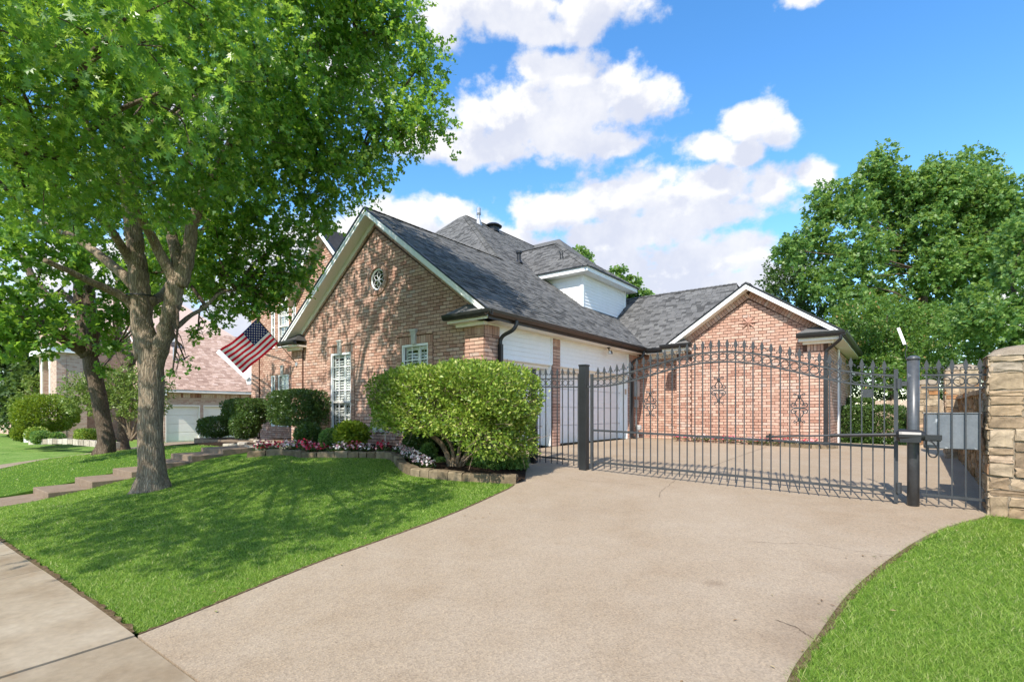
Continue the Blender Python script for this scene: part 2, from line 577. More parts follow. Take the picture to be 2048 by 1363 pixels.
def clothmat(name, col):
    m, t, out = newmat(name)
    d_ = t.node('ShaderNodeBsdfDiffuse', {'Color': (*col, 1)})
    tr = t.node('ShaderNodeBsdfTranslucent', {'Color': (*col, 1)})
    mx = t.node('ShaderNodeMixShader', {0: .4, 1: d_.outputs[0], 2: tr.outputs[0]})
    t.l.new(mx.outputs[0], out.inputs[0])
    return m


M['litter'] = surf('dry_leaf', [(0, (.16, .10, .06)), (.5, (.26, .17, .09)), (.8, (.36, .28, .16)), (1, (.16, .19, .06))], rough=.9, spec=.1, island=True)
M['star'] = surf('terracotta_metal', [(0, (.42, .24, .18)), (1, (.50, .30, .23))], rough=.6, spec=.3)
M['lens'] = surf('lamp_glass', [(0, (.55, .55, .52)), (1, (.62, .62, .6))], rough=.15, spec=.6)
M['shadestone'] = surf('shaded_stone', [(0, (.17, .10, .045)), (.5, (.25, .16, .08)), (1, (.32, .22, .13))], rough=.9, spec=.1, scale=9, amt=.38, bump=1.0, bscale=22, island=True)  # sandstone darkened and browned: the wall face's shade is put into its colour
M['petal'] = surf('petals', [(0, (.36, .012, .03)), (.45, (.52, .04, .08)), (.7, (.62, .14, .2)), (.88, (.72, .40, .42)), (1, (.78, .68, .65))], rough=.7, spec=.1, island=True, amt=.1)
M['paleflower'] = surf('pale_petals', [(0, (.6, .25, .3)), (.5, (.78, .6, .6)), (1, (.82, .78, .75))], rough=.7, spec=.1, island=True, amt=.1)
M['red'], M['flagwhite'], M['blue'] = clothmat('flag_red', (.62, .02, .04)), clothmat('flag_white', (.84, .82, .78)), clothmat('flag_blue', (.018, .03, .12))


def bark(name, a, b, c_):
    m, t, out = newmat(name)
    tc_ = t.node('ShaderNodeTexCoord').outputs['Object']
    v = t.vmath('MULTIPLY', tc_, (1.0, 1.0, 0.20))
    n = t.noise(v, 26.0, 8.0, 0.65, 0.6)
    n2 = t.noise(tc_, 3.0, 4.0)
    vo = t.node('ShaderNodeTexVoronoi', {'Vector': t.vmath('ADD', t.vmath('MULTIPLY', tc_, (34.0, 34.0, 5.5)), t.vmath('MULTIPLY', n2.outputs['Color'], (2.5, 2.5, 2.5))), 'Scale': 1.0}, feature='DISTANCE_TO_EDGE')
    fis = t.maprange(vo.outputs[0], 0.0, 0.28, 0, 1, True)
    hgt = t.math('ADD', t.math('MULTIPLY', n.outputs[0], .85), t.math('MULTIPLY', fis, .26))
    col = t.ramp(t.maprange(hgt, 0.28, 0.90), [(0, a), (.5, b), (1, c_)])
    k = t.maprange(n2.outputs[0], 0.3, 0.7, 0.7, 1.25)
    col = t.mix(1.0, col, t.node('ShaderNodeCombineXYZ', {0: k, 1: k, 2: k}).outputs[0], 'MULTIPLY')
    bmp = t.node('ShaderNodeBump', {'Strength': 1.0, 'Distance': 0.035, 'Height': hgt})
    p = t.node('ShaderNodeBsdfPrincipled', {'Base Color': col, 'Roughness': .95, 'Specular IOR Level': .1, 'Normal': bmp.outputs[0]})
    t.l.new(p.outputs[0], out.inputs[0])
    return m


M['bark'] = bark('oak_bark', (.12, .088, .062), (.29, .225, .16), (.44, .355, .27))
M['darkbark'] = bark('dark_bark', (.07, .05, .036), (.15, .112, .082), (.23, .18, .135))
M['stem'] = bark('shrub_stem', (.14, .10, .065), (.24, .18, .12), (.33, .26, .18))
M['twig'] = surf('dry_twig', [(0, (.16, .11, .08)), (1, (.32, .24, .18))], rough=.95, spec=.05, island=True)

M['oakleaf'] = leafmat('oak_leaf', [(0, (.028, .095, .020)), (.4, (.07, .19, .030)), (.72, (.14, .29, .038)), (.9, (.28, .42, .055)), (1, (.50, .58, .14))], trans=(.52, .80, .07), tfac=.43, rough=.34, spec=.5)
M['oakleaf_far'] = leafmat('street_tree_leaf', [(0, (.032, .10, .02)), (.6, (.085, .205, .032)), (1, (.20, .34, .05))], trans=(.48, .74, .07), tfac=.5, spec=.45)
M['bushleaf'] = leafmat('bush_leaf', [(0, (.06, .12, .016)), (.4, (.15, .25, .028)), (.8, (.29, .38, .052)), (1, (.52, .55, .16))], trans=(.50, .64, .07), tfac=.32, rough=.4, spec=.35)
M['hedgeleaf'] = leafmat('hedge_leaf', [(0, (.04, .078, .018)), (.6, (.066, .12, .026)), (1, (.11, .17, .04))], trans=(.22, .34, .04), tfac=.22, rough=.35, spec=.45)
M['limeleaf'] = leafmat('lime_leaf', [(0, (.085, .15, .014)), (.5, (.15, .225, .020)), (1, (.24, .30, .03))], trans=(.34, .44, .02), tfac=.35)
M['treeleaf'] = leafmat('tree_leaf', [(0, (.04, .105, .03)), (.5, (.105, .21, .052)), (1, (.25, .36, .10))], trans=(.48, .7, .11), tfac=.38)
M['darkleaf'] = leafmat('dark_tree_leaf', [(0, (.04, .08, .022)), (.6, (.066, .12, .032)), (1, (.11, .17, .05))], trans=(.22, .34, .05), tfac=.35)
M['myrtleleaf'] = leafmat('crape_myrtle_leaf', [(0, (.065, .14, .028)), (.7, (.115, .215, .04)), (.93, (.18, .27, .06)), (1, (.38, .21, .09))], trans=(.34, .54, .06), tfac=.35)
M['sageleaf'] = leafmat('feathery_leaf', [(0, (.11, .18, .03)), (.6, (.18, .26, .05)), (1, (.26, .32, .09))], trans=(.25, .34, .05), tfac=.35)
M['grass'] = leafmat('grass_blade', [(0, (.03, .075, .010)), (.28, (.11, .225, .022)), (.62, (.235, .375, .045)), (.88, (.40, .50, .11)), (1, (.64, .58, .32))], trans=(.44, .66, .07), tfac=.38, rough=.5, spec=.3, patch=(1.9, .4, (.24, .34, .055)))


def concrete_drive():
    m, t, out = newmat('drive_concrete')
    tc_ = t.node('ShaderNodeTexCoord').outputs['Object']
    big = t.noise(tc_, 0.55, 5.0, 0.6)
    mid = t.noise(tc_, 2.6, 5.0, 0.6)
    fine = t.noise(tc_, 90.0, 3.0, 0.7)
    agg = t.node('ShaderNodeTexVoronoi', {'Vector': tc_, 'Scale': 75.0})
    f = t.math('ADD', t.math('MULTIPLY', big.outputs[0], 0.6), t.math('MULTIPLY', mid.outputs[0], 0.4))
    col = t.ramp(t.maprange(f, 0.36, 0.64), [(0, (.290, .221, .152)), (.35, (.313, .245, .174)), (.7, (.328, .261, .190)), (1, (.345, .279, .207))])
    ag = t.ramp(agg.outputs['Color'], [(0, (.72, .70, .68)), (.5, (1, 1, 1)), (1, (1.22, 1.18, 1.12))])
    col = t.mix(0.75, col, ag, 'MULTIPLY')
    k = t.maprange(fine.outputs[0], 0.3, 0.7, 0.82, 1.16)
    col = t.mix(1.0, col, t.node('ShaderNodeCombineXYZ', {0: k, 1: k, 2: k}).outputs[0], 'MULTIPLY')
    st = t.noise(tc_, 1.1, 6.0, 0.65, 0.8)
    col = t.mix(t.math('MULTIPLY', t.maprange(st.outputs[0], 0.62, 0.78, 0, 1, True), 0.32), col, (.19, .125, .075))
    # a few old spills and the grimy strip beside the right-hand grass
    for (sx_, sy_, sr, sk) in ((1.67, 4.22, .12, .42), (2.3, 3.55, .5, .26), (1.85, 2.95, .45, .30), (3.05, 4.3, .5, .22), (.7, 6.6, .5, .10)):
        dv = t.vmath('DISTANCE', t.vmath('MULTIPLY', tc_, (1, 1, 0)), (sx_, sy_, 0))
        mk = t.maprange(t.math('ADD', t.math('DIVIDE', dv, sr), t.math('MULTIPLY', t.math('SUBTRACT', st.outputs[0], .5), 2.2)), .25, 1.15, sk, 0, True)
        col = t.mix(mk, col, (.15, .10, .065))
    bmp = t.node('ShaderNodeBump', {'Strength': .5, 'Distance': .004, 'Height': t.math('ADD', agg.outputs['Distance'], fine.outputs[0])})
    p = t.node('ShaderNodeBsdfPrincipled', {'Base Color': col, 'Roughness': .9, 'Specular IOR Level': .15, 'Normal': bmp.outputs[0]})
    t.l.new(p.outputs[0], out.inputs[0])
    return m


M['drive'] = concrete_drive()
_t = NT(M['slab'].node_tree)
_p = [n for n in _t.n if n.type == 'BSDF_PRINCIPLED'][0]
_src = _p.inputs['Base Color'].links[0].from_socket
_k = _t.ramp(_t.node('ShaderNodeObjectInfo').outputs['Random'], [(0, (.86, .83, .78)), (.5, (1, .99, .97)), (1, (1.12, 1.13, 1.14))])
_t.put(_p.inputs['Base Color'], _t.mix(1.0, _src, _k, 'MULTIPLY'))


def glass():
    m, t, out = newmat('window_glass')
    gn = t.node('ShaderNodeNewGeometry')
    cs = t.math('ABSOLUTE', t.vmath('DOT_PRODUCT', gn.outputs['Incoming'], gn.outputs['Normal']))
    fr = t.math('ADD', .045, t.math('MULTIPLY', t.math('POWER', t.math('SUBTRACT', 1.0, cs), 5.0), .9))
    tr = t.node('ShaderNodeBsdfTransparent', {'Color': (.93, .94, .93, 1)})
    gl = t.node('ShaderNodeBsdfGlossy', {'Roughness': .02, 'Color': (1, 1, 1, 1)})
    mx = t.node('ShaderNodeMixShader', {0: fr, 1: tr.outputs[0], 2: gl.outputs[0]})
    t.l.new(mx.outputs[0], out.inputs[0])
    return m


M['glass'] = glass()
# ---------------------------------------------------------------- ground, drive, sidewalk, walk
_Ys = np.concatenate([np.linspace(2.3, 16, 1400), np.linspace(16.01, 60, 1200)])


def onground(px, py, dz=0.0):
    """lot coordinates of the ground point seen in a direction"""
    X = (px - 1024) / 1023.0 * _Ys
    Z = 1.5 - (py - 825) / 1023.0 * _Ys
    lx, lv = CT * (X - CX) + ST * (_Ys - CY), -ST * (X - CX) + CT * (_Ys - CY)
    below = np.where(Z <= gz(lx, lv) + dz)[0]
    i = below[0] if len(below) else len(_Ys) - 1
    return float(lx[i]), float(lv[i])


def sheet(mb, rows, ncol, dz, skirt=0.08):
    """rows of (v, x_left, x_right) laid on the ground"""
    o = len(mb.v)
    V = np.repeat([r[0] for r in rows], ncol + 1).reshape(len(rows), ncol + 1)
    t = np.linspace(0, 1, ncol + 1)
    X = np.array([r[1] + (r[2] - r[1]) * t for r in rows])
    Z = gz(X, V) + dz
    for i in range(len(rows)):
        for j in range(ncol + 1):
            wx, wy = W(X[i, j], V[i, j])
            mb.v.append((wx, wy, Z[i, j]))
    n = ncol + 1
    for i in range(len(rows) - 1):
        for j in range(ncol):
            a = o + i * n + j
            mb.f.append([a, a + 1, a + n + 1, a + n])
            mb.mi.append(0)
    if skirt:
        rim = [o + j for j in range(n)] + [o + i * n + ncol for i in range(1, len(rows))] + \
              [o + (len(rows) - 1) * n + j for j in range(ncol - 1, -1, -1)] + [o + i * n for i in range(len(rows) - 2, 0, -1)]
        b = len(mb.v)
        for k in rim:
            x, y, z = mb.v[k]
            mb.v.append((x, y, z - skirt))
        for k in range(len(rim)):
            k2 = (k + 1) % len(rim)
            mb.f.append([rim[k2], rim[k], b + k, b + k2])
            mb.mi.append(0)
    return mb


def interp(tab):
    a = np.array(sorted(tab))
    return lambda v: np.interp(v, a[:, 0], a[:, 1])


_dl = smooth_path([(-7.40, 3.28), (-5.96, 2.97), (-5.1, 2.89), (-3.93, 2.77), (-2.72, 2.52), (-1.9, 2.29), (-1.0, 1.75), (-.2, 1.25), (.3, .9)], 6)
DL = interp([tuple(p) for p in _dl] + [(.62, .10), (.9, .06), (12, .06)])
_dr = smooth_path([(-7.40, 7.25), (-6.4, 6.92), (-5.5, 6.86), (-4.79, 6.92), (-3.78, 7.03), (-2.5, 7.29), (-1.2, 7.66), (-.05, 8.18)], 6)
DR = interp([tuple(p) for p in _dr] + [(.12, 8.2), (.5, 8.45), (12, 8.45)])

# the ground under everything, out to the horizon
gx = np.concatenate([[-700, -300, -120, -60], np.arange(-38, 24.1, 0.9), [45, 90, 250, 700]])
gv = np.concatenate([[-700, -300, -100, -40], np.arange(-12, 28.1, 0.9), [50, 100, 250, 700]])
GX, GV = np.meshgrid(gx, gv)
GZ = gz(GX, GV) - 0.09
mb = MB()
for i in range(len(gv)):
    for j in range(len(gx)):
        wx, wy = W(GX[i, j], GV[i, j])
        mb.v.append((wx, wy, GZ[i, j]))
for i in range(len(gv) - 1):
    for j in range(len(gx) - 1):
        a = i * len(gx) + j
        mb.f.append([a, a + 1, a + len(gx) + 1, a + len(gx)])
        mb.mi.append(0)
struct('ground', mb, M['farturf'])

mb = MB()
vv = np.concatenate([np.arange(-7.40, -5.4, 0.12), np.arange(-5.4, 1.2, 0.12), np.arange(1.2, 10.4, 0.4)])
sheet(mb, [(v, float(DL(v)), float(DR(v))) for v in vv], 40, 0.0)
drive = struct('driveway', mb, M['drive'])


def ribbon(name, pix, w, jit, parent, dz=0.004, mat='crack'):
    pts = [onground(*p) for p in pix]
    p = smooth_path(pts, 10)
    mb_ = MB()
    o = 0
    L = []
    for i in range(len(p)):
        t = p[min(i + 1, len(p) - 1)] - p[max(i - 1, 0)]
        nrm = np.array([-t[1], t[0]]) / (np.hypot(*t) + 1e-9)
        c_ = p[i] + nrm * rnd.uniform(-jit, jit)
        ww = w * rnd.uniform(0.35, 1.2)
        for s in (-1, 1):
            q = c_ + nrm * ww * s / 2
            g_ = G(*q)
            L.append((g_.x, g_.y, g_.z + dz))
    for i in range(len(p) - 1):
        mb_.f.append([2 * i, 2 * i + 1, 2 * i + 3, 2 * i + 2])
        mb_.mi.append(0)
    mb_.v = L
    return part(name, mb_, M[mat], parent)


ribbon('joint', [(1396, 942), (1440, 926), (1490, 908), (1532, 894)], .014, .001, drive)
ribbon('crack', [(1500, 1083), (1560, 1086), (1620, 1088), (1680, 1098), (1735, 1104), (1784, 1112)], .005, .010, drive)
ribbon('crack', [(1352, 958), (1338, 970), (1322, 982), (1318, 994)], .006, .012, drive)
ribbon('crack', [(1550, 1240), (1590, 1254), (1612, 1268), (1626, 1278)], .008, .01, drive)
ribbon('crack', [(1130, 955), (1180, 962), (1240, 966), (1310, 972)], .006, .01, drive)

# sidewalk slabs along the street, with open joints
walk = bpy.data.objects.new('sidewalk', None)
C.objects.link(walk)
walk['kind'] = 'structure'
xs = [9.6, 8.4, 7.2, 6.0, 4.7, 3.27, 2.06, .66, -.6, -1.85, -3.1, -4.35, -5.6, -6.85, -8.1, -9.4, -10.7, -12.0, -13.4, -14.8]
for a, b in zip(xs[1:], xs[:-1]):
    mb = MB()
    dz = rnd.uniform(-.004, .006)
    sheet(mb, [(v, a + .007, b - .007) for v in np.linspace(-8.95, -7.414, 5)], 4, dz)
    part('slab', mb, M['slab'], walk)
mb = MB()
sheet(mb, [(v, -16, 10) for v in (-8.96, -7.39)], 30, -.035, 0)
part('joint_soil', mb, M['crack'], walk)
mb = MB()
sheet(mb, [(v, -40, 26) for v in (-19.5, -15, -11.2)], 50, -.16, 0)
struct('road', mb, M['asphalt'])
mb = MB()
sheet(mb, [(v, -40, 26) for v in (-11.2, -11.0)], 50, -.02, .2)
struct('kerb', mb, M['slab'])

# neighbour's drive on the left
mb = MB()
sheet(mb, [(-7.4, -14.6, -12.3), (-5.9, -15.0, -12.8), (-4.6, -16.4, -14.0), (-3.2, -18.2, -15.2), (-1.5, -20.5, -15.6), (0, -21.9, -15.8), (2.2, -24.5, -16), (9, -24.9, -16)], 8, 0.0)
struct('neighbour_driveway', mb, M['slab'])

# front walk: steps climbing from the sidewalk to the door
fw = bpy.data.objects.new('front_walk', None)
C.objects.link(fw)
fw['kind'] = 'structure'
SV = [-6.18, -5.5, -4.82, -4.17, -3.64, -2.95]
SZ = [-.19, -.05, .09, .23, .36, .47]
XL, XR = -7.15, -5.88


def slab_world(mb_, x0, x1, v0, v1, z0a, z1a, zb):
    c_ = [(x0, v0), (x1, v0), (x1, v1), (x0, v1)]
    top = [W(*p) for p in c_]
    zt = [z0a, z0a, z1a, z1a]
    vs_ = [(p[0], p[1], zb) for p in top] + [(p[0], p[1], z) for p, z in zip(top, zt)]
    mb_.add(vs_, [(3, 2, 1, 0), (4, 5, 6, 7), (0, 1, 5, 4), (1, 2, 6, 5), (2, 3, 7, 6), (3, 0, 4, 7)])


mb = MB()
slab_world(mb, XL, XR, -7.40, SV[0] + .002, -.265, SZ[0], -.7)
part('path', mb, M['step'], fw)
for i in range(6):
    mb = MB()
    v1 = SV[i + 1] if i < 5 else -1.2
    zt = SZ[i] + .13
    zn = SZ[i + 1] if i < 5 else .62
    slab_world(mb, XL, XR, SV[i], v1 + .002, zt, max(zt, zn), -.7)
    bevel(part('step', mb, M['step'], fw), .012, 2)
mb = MB()
slab_world(mb, -12.2, XR, -1.2, .0, .62, .62, .1)
part('path', mb, M['step'], fw)

# planting beds: dark mulch
EDGE_PIX = [(494, 914), (530, 911), (575, 909), (600, 914), (640, 914), (700, 914), (750, 915), (782, 918), (797, 934), (816, 947), (846, 953), (905, 959), (967, 963), (1037, 967)]
EDGE = [onground(*p) for p in EDGE_PIX]
EDGE = np.array(EDGE)
_es = smooth_path(EDGE, 6)
_es = _es[np.argsort(_es[:, 0])]


def edge_v(x):
    return np.interp(x, _es[:, 0], _es[:, 1])


mb = MB()
bx = np.linspace(_es[0, 0], _es[-1, 0] - .02, 70)
o = 0
nv = 9
for i, x in enumerate(bx):
    top_v = -0.01 if x < 0 else (.35 if x < 1.1 else float(np.interp(x, [1.1, 2.35], [.1, -1.7])))
    v0 = float(edge_v(x))
    for k in range(nv):
        v = v0 + (max(top_v, v0 + .02) - v0) * k / (nv - 1)
        g_ = G(x, v)
        bump = .035 + .03 * math.sin(k / (nv - 1) * math.pi) + rnd.uniform(-.012, .012)
        mb.v.append((g_.x, g_.y, g_.z + bump))
for i in range(len(bx) - 1):
    for k in range(nv - 1):
        a = i * nv + k
        mb.f.append([a, a + nv, a + nv + 1, a + 1])
        mb.mi.append(0)
struct('planting_bed', mb, M['soil'])
mb = MB()
sheet(mb, [(v, -13.4, -7.9) for v in (-.02, .5, 1.0, 1.48)], 20, .05, .1)
sheet(mb, [(v, -18, -7.3) for v in (-1.9, -1.6, -1.22)], 20, .04, .1)
struct('planting_bed', mb, M['soil'])

# lawns
TRUNKS = [(-3.38, -5.22, .42)]


def lawn_sheet(rows, ncol, mat='turf', dz=-.012):
    mb_ = MB()
    sheet(mb_, rows, ncol, dz, .08)
    return struct('lawn', mb_, M[mat])


lv = np.linspace(-7.36, .3, 40)
lawn_sheet([(v, XR + .02, float(DL(v)) - .035) for v in lv], 40)
LB = interp([(-7.4, -12.25), (-5.9, -12.75), (-4.6, -13.95), (-3.2, -15.15), (-1.5, -15.55)])
lawn_sheet([(v, float(LB(v)), XL - .02) for v in np.linspace(-7.36, -1.9, 16)], 30)
lawn_sheet([(v, float(DR(v)) + .03, 14.0) for v in np.linspace(-7.36, -.02, 40)], 30)
lawn_sheet([(v, -38, xr) for v, xr in ((-7.36, -14.7), (-5.9, -15.1), (-4.6, -16.5), (-3.2, -18.3), (-1.5, -20.6), (0, -22.0), (2.2, -24.7))], 20, 'farturf')

# the bare, clipped soil edge beside the concrete
mb = MB()
for i, v in enumerate(np.linspace(-7.38, -1.9, 120)):
    pass
ev = np.linspace(-7.385, -1.9, 150)
sheet(mb, [(v, float(DL(v)) - .03 + rnd.uniform(-.015, .015), float(DL(v)) - .004) for v in ev], 2, .004, .02)
sheet(mb, [(v, float(DR(v)) + .004, float(DR(v)) + .04 + rnd.uniform(-.015, .02)) for v in ev], 2, .003, .02)
exs = np.linspace(XR + .02, 3.2, 160)
o = len(mb.v)
for x in exs:
    for k, v in enumerate((-7.415, -7.378 + rnd.uniform(-.02, .02))):
        g_ = G(x, v)
        mb.v.append((g_.x, g_.y, g_.z + .004))
for i in range(len(exs) - 1):
    mb.f.append([o + 2 * i, o + 2 * i + 2, o + 2 * i + 3, o + 2 * i + 1])
    mb.mi.append(0)
tag(struct('lawn_edge', mb, M['edge_soil']), 'bare brown soil strip along the trimmed lawn edge', 'soil')['kind'] = 'stuff'


def tri_mesh(name, V, k, mat, smooth=False):
    """V: (n*k, 3) vertices, one k-gon per k of them"""
    n = len(V) // k
    me = bpy.data.meshes.new(name)
    me.vertices.add(len(V))
    me.vertices.foreach_set('co', np.ascontiguousarray(V, dtype=np.float32).ravel())
    me.loops.add(len(V))
    me.loops.foreach_set('vertex_index', np.arange(len(V), dtype=np.int32))
    me.polygons.add(n)
    me.polygons.foreach_set('loop_start', np.arange(0, len(V), k, dtype=np.int32))
    me.polygons.foreach_set('loop_total', np.full(n, k, dtype=np.int32))
    me.materials.append(mat)
    me.update(calc_edges=True)
    return me


def grass(label, box, keep, dens, h, mat='grass', near=4.2, power=1.7, hvar=.45):
    x0, x1, v0, v1 = box
    A = (x1 - x0) * (v1 - v0)
    n = int(A * dens)
    x = rng.uniform(x0, x1, n)
    v = rng.uniform(v0, v1, n)
    d_ = np.hypot(x - CAML[0], v - CAML[1])
    ok = keep(x, v) & (rng.random(n) < np.minimum(1, (near / d_) ** power))
    wx, wy = CX + CT * x - ST * v, CY + ST * x + CT * v
    ok &= (np.abs(wx) < 1.12 * wy + .8) & (wy > .8)
    thin = .5 + .5 * np.sin(x * 2.3 + 1.3 * np.sin(v * 1.9)) * np.sin(v * 2.7 + 1.1 * np.sin(x * 1.7)) + .35 * np.sin(x * 9.1 + v * 4) * np.sin(v * 8.3 - x * 3)
    ok &= rng.random(n) < np.clip(.62 + .5 * thin, .35, 1)
    x, v, d_, wx, wy = x[ok], v[ok], d_[ok], wx[ok], wy[ok]
    n = len(x)
    patch = np.sin(x * 5.1 + np.sin(v * 3.3) * 1.7) * np.sin(v * 4.3 + np.sin(x * 2.9) * 1.3)
    z = gz(x, v) - .014
    a = rng.uniform(0, 2 * np.pi, n)
    lean = rng.uniform(.35, 1.35, n)
    b = rng.uniform(0, 2 * np.pi, n)
    hh = h * (1 + rng.uniform(-hvar, hvar, n)) * (1 + .18 * patch)
    w = np.maximum(.0019, .00042 * d_) * rng.uniform(.6, 1.4, n)
    P = np.stack([wx, wy, z], 1)
    s = np.stack([np.cos(a), np.sin(a), np.zeros(n)], 1) * w[:, None]
    ld = np.stack([np.cos(b), np.sin(b), np.zeros(n)], 1)
    up_ = np.array([0, 0, 1.0])
    tip = P + ld * (hh * lean)[:, None] + up_ * (hh * (1 - .45 * lean))[:, None]
    Vv = np.stack([P - s, P + s, tip], 1).reshape(-1, 3)
    o_ = link('grass', tri_mesh('grass', Vv, 3, M[mat]), None, kind='stuff')
    tag(o_, label, 'grass')
    return n


def ok_front(x, v):
    return (v < np.minimum(edge_v(x) - .03, 9)) & (x < DL(v) - .025 - .03 * rng.random(len(x)) ** 2 - .012 * np.sin(v * 17)) & (np.hypot(x + 3.38, v + 5.22) > .30) & ((x > _es[0, 0]) | (v < -2.9))


NG = grass('short green lawn between the front walk and the driveway', (XR + .02, 3.3, -7.385, -1.0), lambda x, v: ok_front(x, v) & (v > -7.385 + .08 * rng.random(len(x)) ** 2), 27000, .036)
NG += grass('short green lawn left of the stepped front walk', (-15.5, XL - .02, -7.36, -1.9), lambda x, v: (x > LB(v) + .03), 7500, .04)
NG += grass('bright green lawn right of the driveway below the stone pillar', (6.85, 12.5, -6.6, -.04),
            lambda x, v: (x > DR(v) + .004 + .04 * rng.random(len(x)) ** 2 + .012 * np.sin(v * 13)) & ((x < 8.35) | (v < -.4)), 29000, .042, near=4.2, hvar=.55)
NG += grass('tufts of grass between the walk and the far bed', (-7.9, XR, -2.9, -2.0), lambda x, v: (x > XR) | (x < XL), 2500, .05)
print('blades', NG)
# a few fallen leaves and clippings on the concrete and the turf
LT = MB()
for i in range(70):
    x, v = rnd.uniform(2.0, 8.4), rnd.uniform(-7.2, -.2)
    e = float(DL(v)) if rnd.random() < .5 else float(DR(v))
    x = e + rnd.gauss(0, .22) if rnd.random() < .93 else x
    g_ = G(x, v) + Vector((0, 0, .008 if DL(v) < x < DR(v) else .03))
    a = rnd.uniform(0, 6.28)
    L_, w_ = rnd.uniform(.008, .026), rnd.uniform(.004, .009)
    c_, s_ = math.cos(a), math.sin(a)
    pts = [(-L_, 0, 0), (0, -w_, .004), (L_, 0, .002), (0, w_, .006)]
    LT.add([g_ + Vector((p[0] * c_ - p[1] * s_, p[0] * s_ + p[1] * c_, p[2])) for p in pts], [(0, 1, 2, 3)])
tag(link('leaf_litter', LT.mesh('leaf_litter', M['litter']), None, kind='stuff'), 'scattered dry leaf bits along the driveway edges', 'leaf litter')
# ---------------------------------------------------------------- brickwork and roof covering
def intervals(x0, x1, z, holes):
    iv = [(x0, x1)]
    for (a, b, c_, d_) in holes:
        if c_ < z < d_:
            nx = []
            for (p, q) in iv:
                if b <= p or a >= q:
                    nx.append((p, q))
                else:
                    if a > p:
                        nx.append((p, a))
                    if b < q:
                        nx.append((b, q))
            iv = nx
    return iv


def lay_bricks(poly, holes=(), rounds=(), course=.085, length=.215, gap=.0155, off=0.0):
    """courses of bricks over a convex outline in (x, z); gives clipped pieces and whether they are whole"""
    hp = halfplanes(poly)
    xs_ = [p[0] for p in poly]
    zs_ = [p[1] for p in poly]
    out = []
    k0 = int(math.floor(min(zs_) / course))
    for k in range(k0, int(math.ceil(max(zs_) / course))):
        z0, z1 = k * course + gap / 2, (k + 1) * course - gap / 2
        zm = (z0 + z1) / 2
        hs = list(holes)
        for (cx, cz, r_) in rounds:
            dz = abs(zm - cz)
            if dz < r_:
                w = math.sqrt(r_ * r_ - dz * dz)
                hs.append((cx - w, cx + w, zm - 1, zm + 1))
        for (p, q) in intervals(min(xs_), max(xs_), zm, hs):
            sh = off + (length / 2 if k % 2 else 0)
            i0 = int(math.floor((p - sh) / length))
            i1 = int(math.ceil((q - sh) / length))
            for i in range(i0, i1):
                a, b = i * length + sh + gap / 2, (i + 1) * length + sh - gap / 2
                a2, b2 = max(a, p + (0 if a > p else gap / 2)), min(b, q - (0 if b < q else gap / 2))
                if b2 - a2 < .02:
                    continue
                pol = [(a2, z0), (b2, z0), (b2, z1), (a2, z1)]
                n0 = parea(pol)
                whole = abs((b2 - a2) - (b - a)) < 1e-4
                for h_ in hp:
                    pol = clip(pol, *h_)
                    if len(pol) < 3:
                        break
                if len(pol) < 3 or parea(pol) < .0006:
                    continue
                whole = whole and abs(parea(pol) - n0) < 1e-6
                out.append((pol, whole))
    return out


class Coursed:
    """collects clipped pieces on planes of one thing; the pieces seen largest become objects, the rest one joined part"""
    def __init__(self, parent, name, rest, mat, unit, limit=300, want=lambda p, c_: True):
        self.parent, self.name, self.rest, self.mat, self.limit, self.want = parent, name, rest, mat, limit, want
        self.mb = MB()
        self.cand = []
        self.unit = unit
        self.M = parent.matrix_basis.copy()

    def put(self, poly, o, ex, ey, n, d0, d1, whole):
        o, ex, ey, n = Vector(o), Vector(ex), Vector(ey), Vector(n)
        if whole and len(poly) == 4:
            cx = sum(p[0] for p in poly) / 4
            cy = sum(p[1] for p in poly) / 4
            w = max(p[0] for p in poly) - min(p[0] for p in poly)
            h = max(p[1] for p in poly) - min(p[1] for p in poly)
            ctr = o + ex * cx + ey * cy + n * d1
            wp = self.pw @ ctr
            if self.want(wp, ctr):
                wn = (self.pw.to_3x3() @ n)
                view = Vector((0, 0, 1.5)) - wp
                size = max(0, wn.dot(view.normalized())) * w * h / view.length_squared
                if size > 0 and wp.y > 1 and abs(wp.x / wp.y) < 1.0:
                    self.cand.append((size, o + ex * cx + ey * cy, ex, ey, n, d0, d1, w, h, poly))
                    return
        self.mb.prism(poly, o, ex, ey, n, d0, d1, back=False)

    def flush(self):
        self.cand.sort(key=lambda c_: -c_[0])
        um = MB()
        if self.unit == 'brick':
            um.box((-.5, -.5, 0), (.5, .5, 1))
        else:
            um.add([(-.5, -.5, 0), (.5, -.5, 0), (.5, .5, 0), (-.5, .5, 0), (-.5, -.5, 1), (.5, -.5, 1), (.5, .5, .25), (-.5, .5, .25)],
                   [(3, 2, 1, 0), (4, 5, 6, 7), (0, 1, 5, 4), (1, 2, 6, 5), (2, 3, 7, 6), (3, 0, 4, 7)])
        me = um.mesh(self.name, self.mat)
        for c_ in self.cand[:self.limit]:
            _, p, ex, ey, n, d0, d1, w, h, poly = c_
            o_ = link(self.name, me, self.parent)
            m = Matrix.Identity(4)
            x, y, z = ex * w, ey * h, n * (d1 - d0)
            for r_ in range(3):
                m[r_][0], m[r_][1], m[r_][2], m[r_][3] = x[r_], y[r_], z[r_], (p + n * d0)[r_]
            o_.matrix_local = m
        for c_ in self.cand[self.limit:]:
            _, p, ex, ey, n, d0, d1, w, h, poly = c_
            cx = sum(q[0] for q in poly) / 4
            cy = sum(q[1] for q in poly) / 4
            self.mb.prism(poly, p - ex * cx - ey * cy, ex, ey, n, d0, d1, back=False)
        if self.mb.v:
            part(self.rest, self.mb, self.mat, self.parent, kind='stuff')


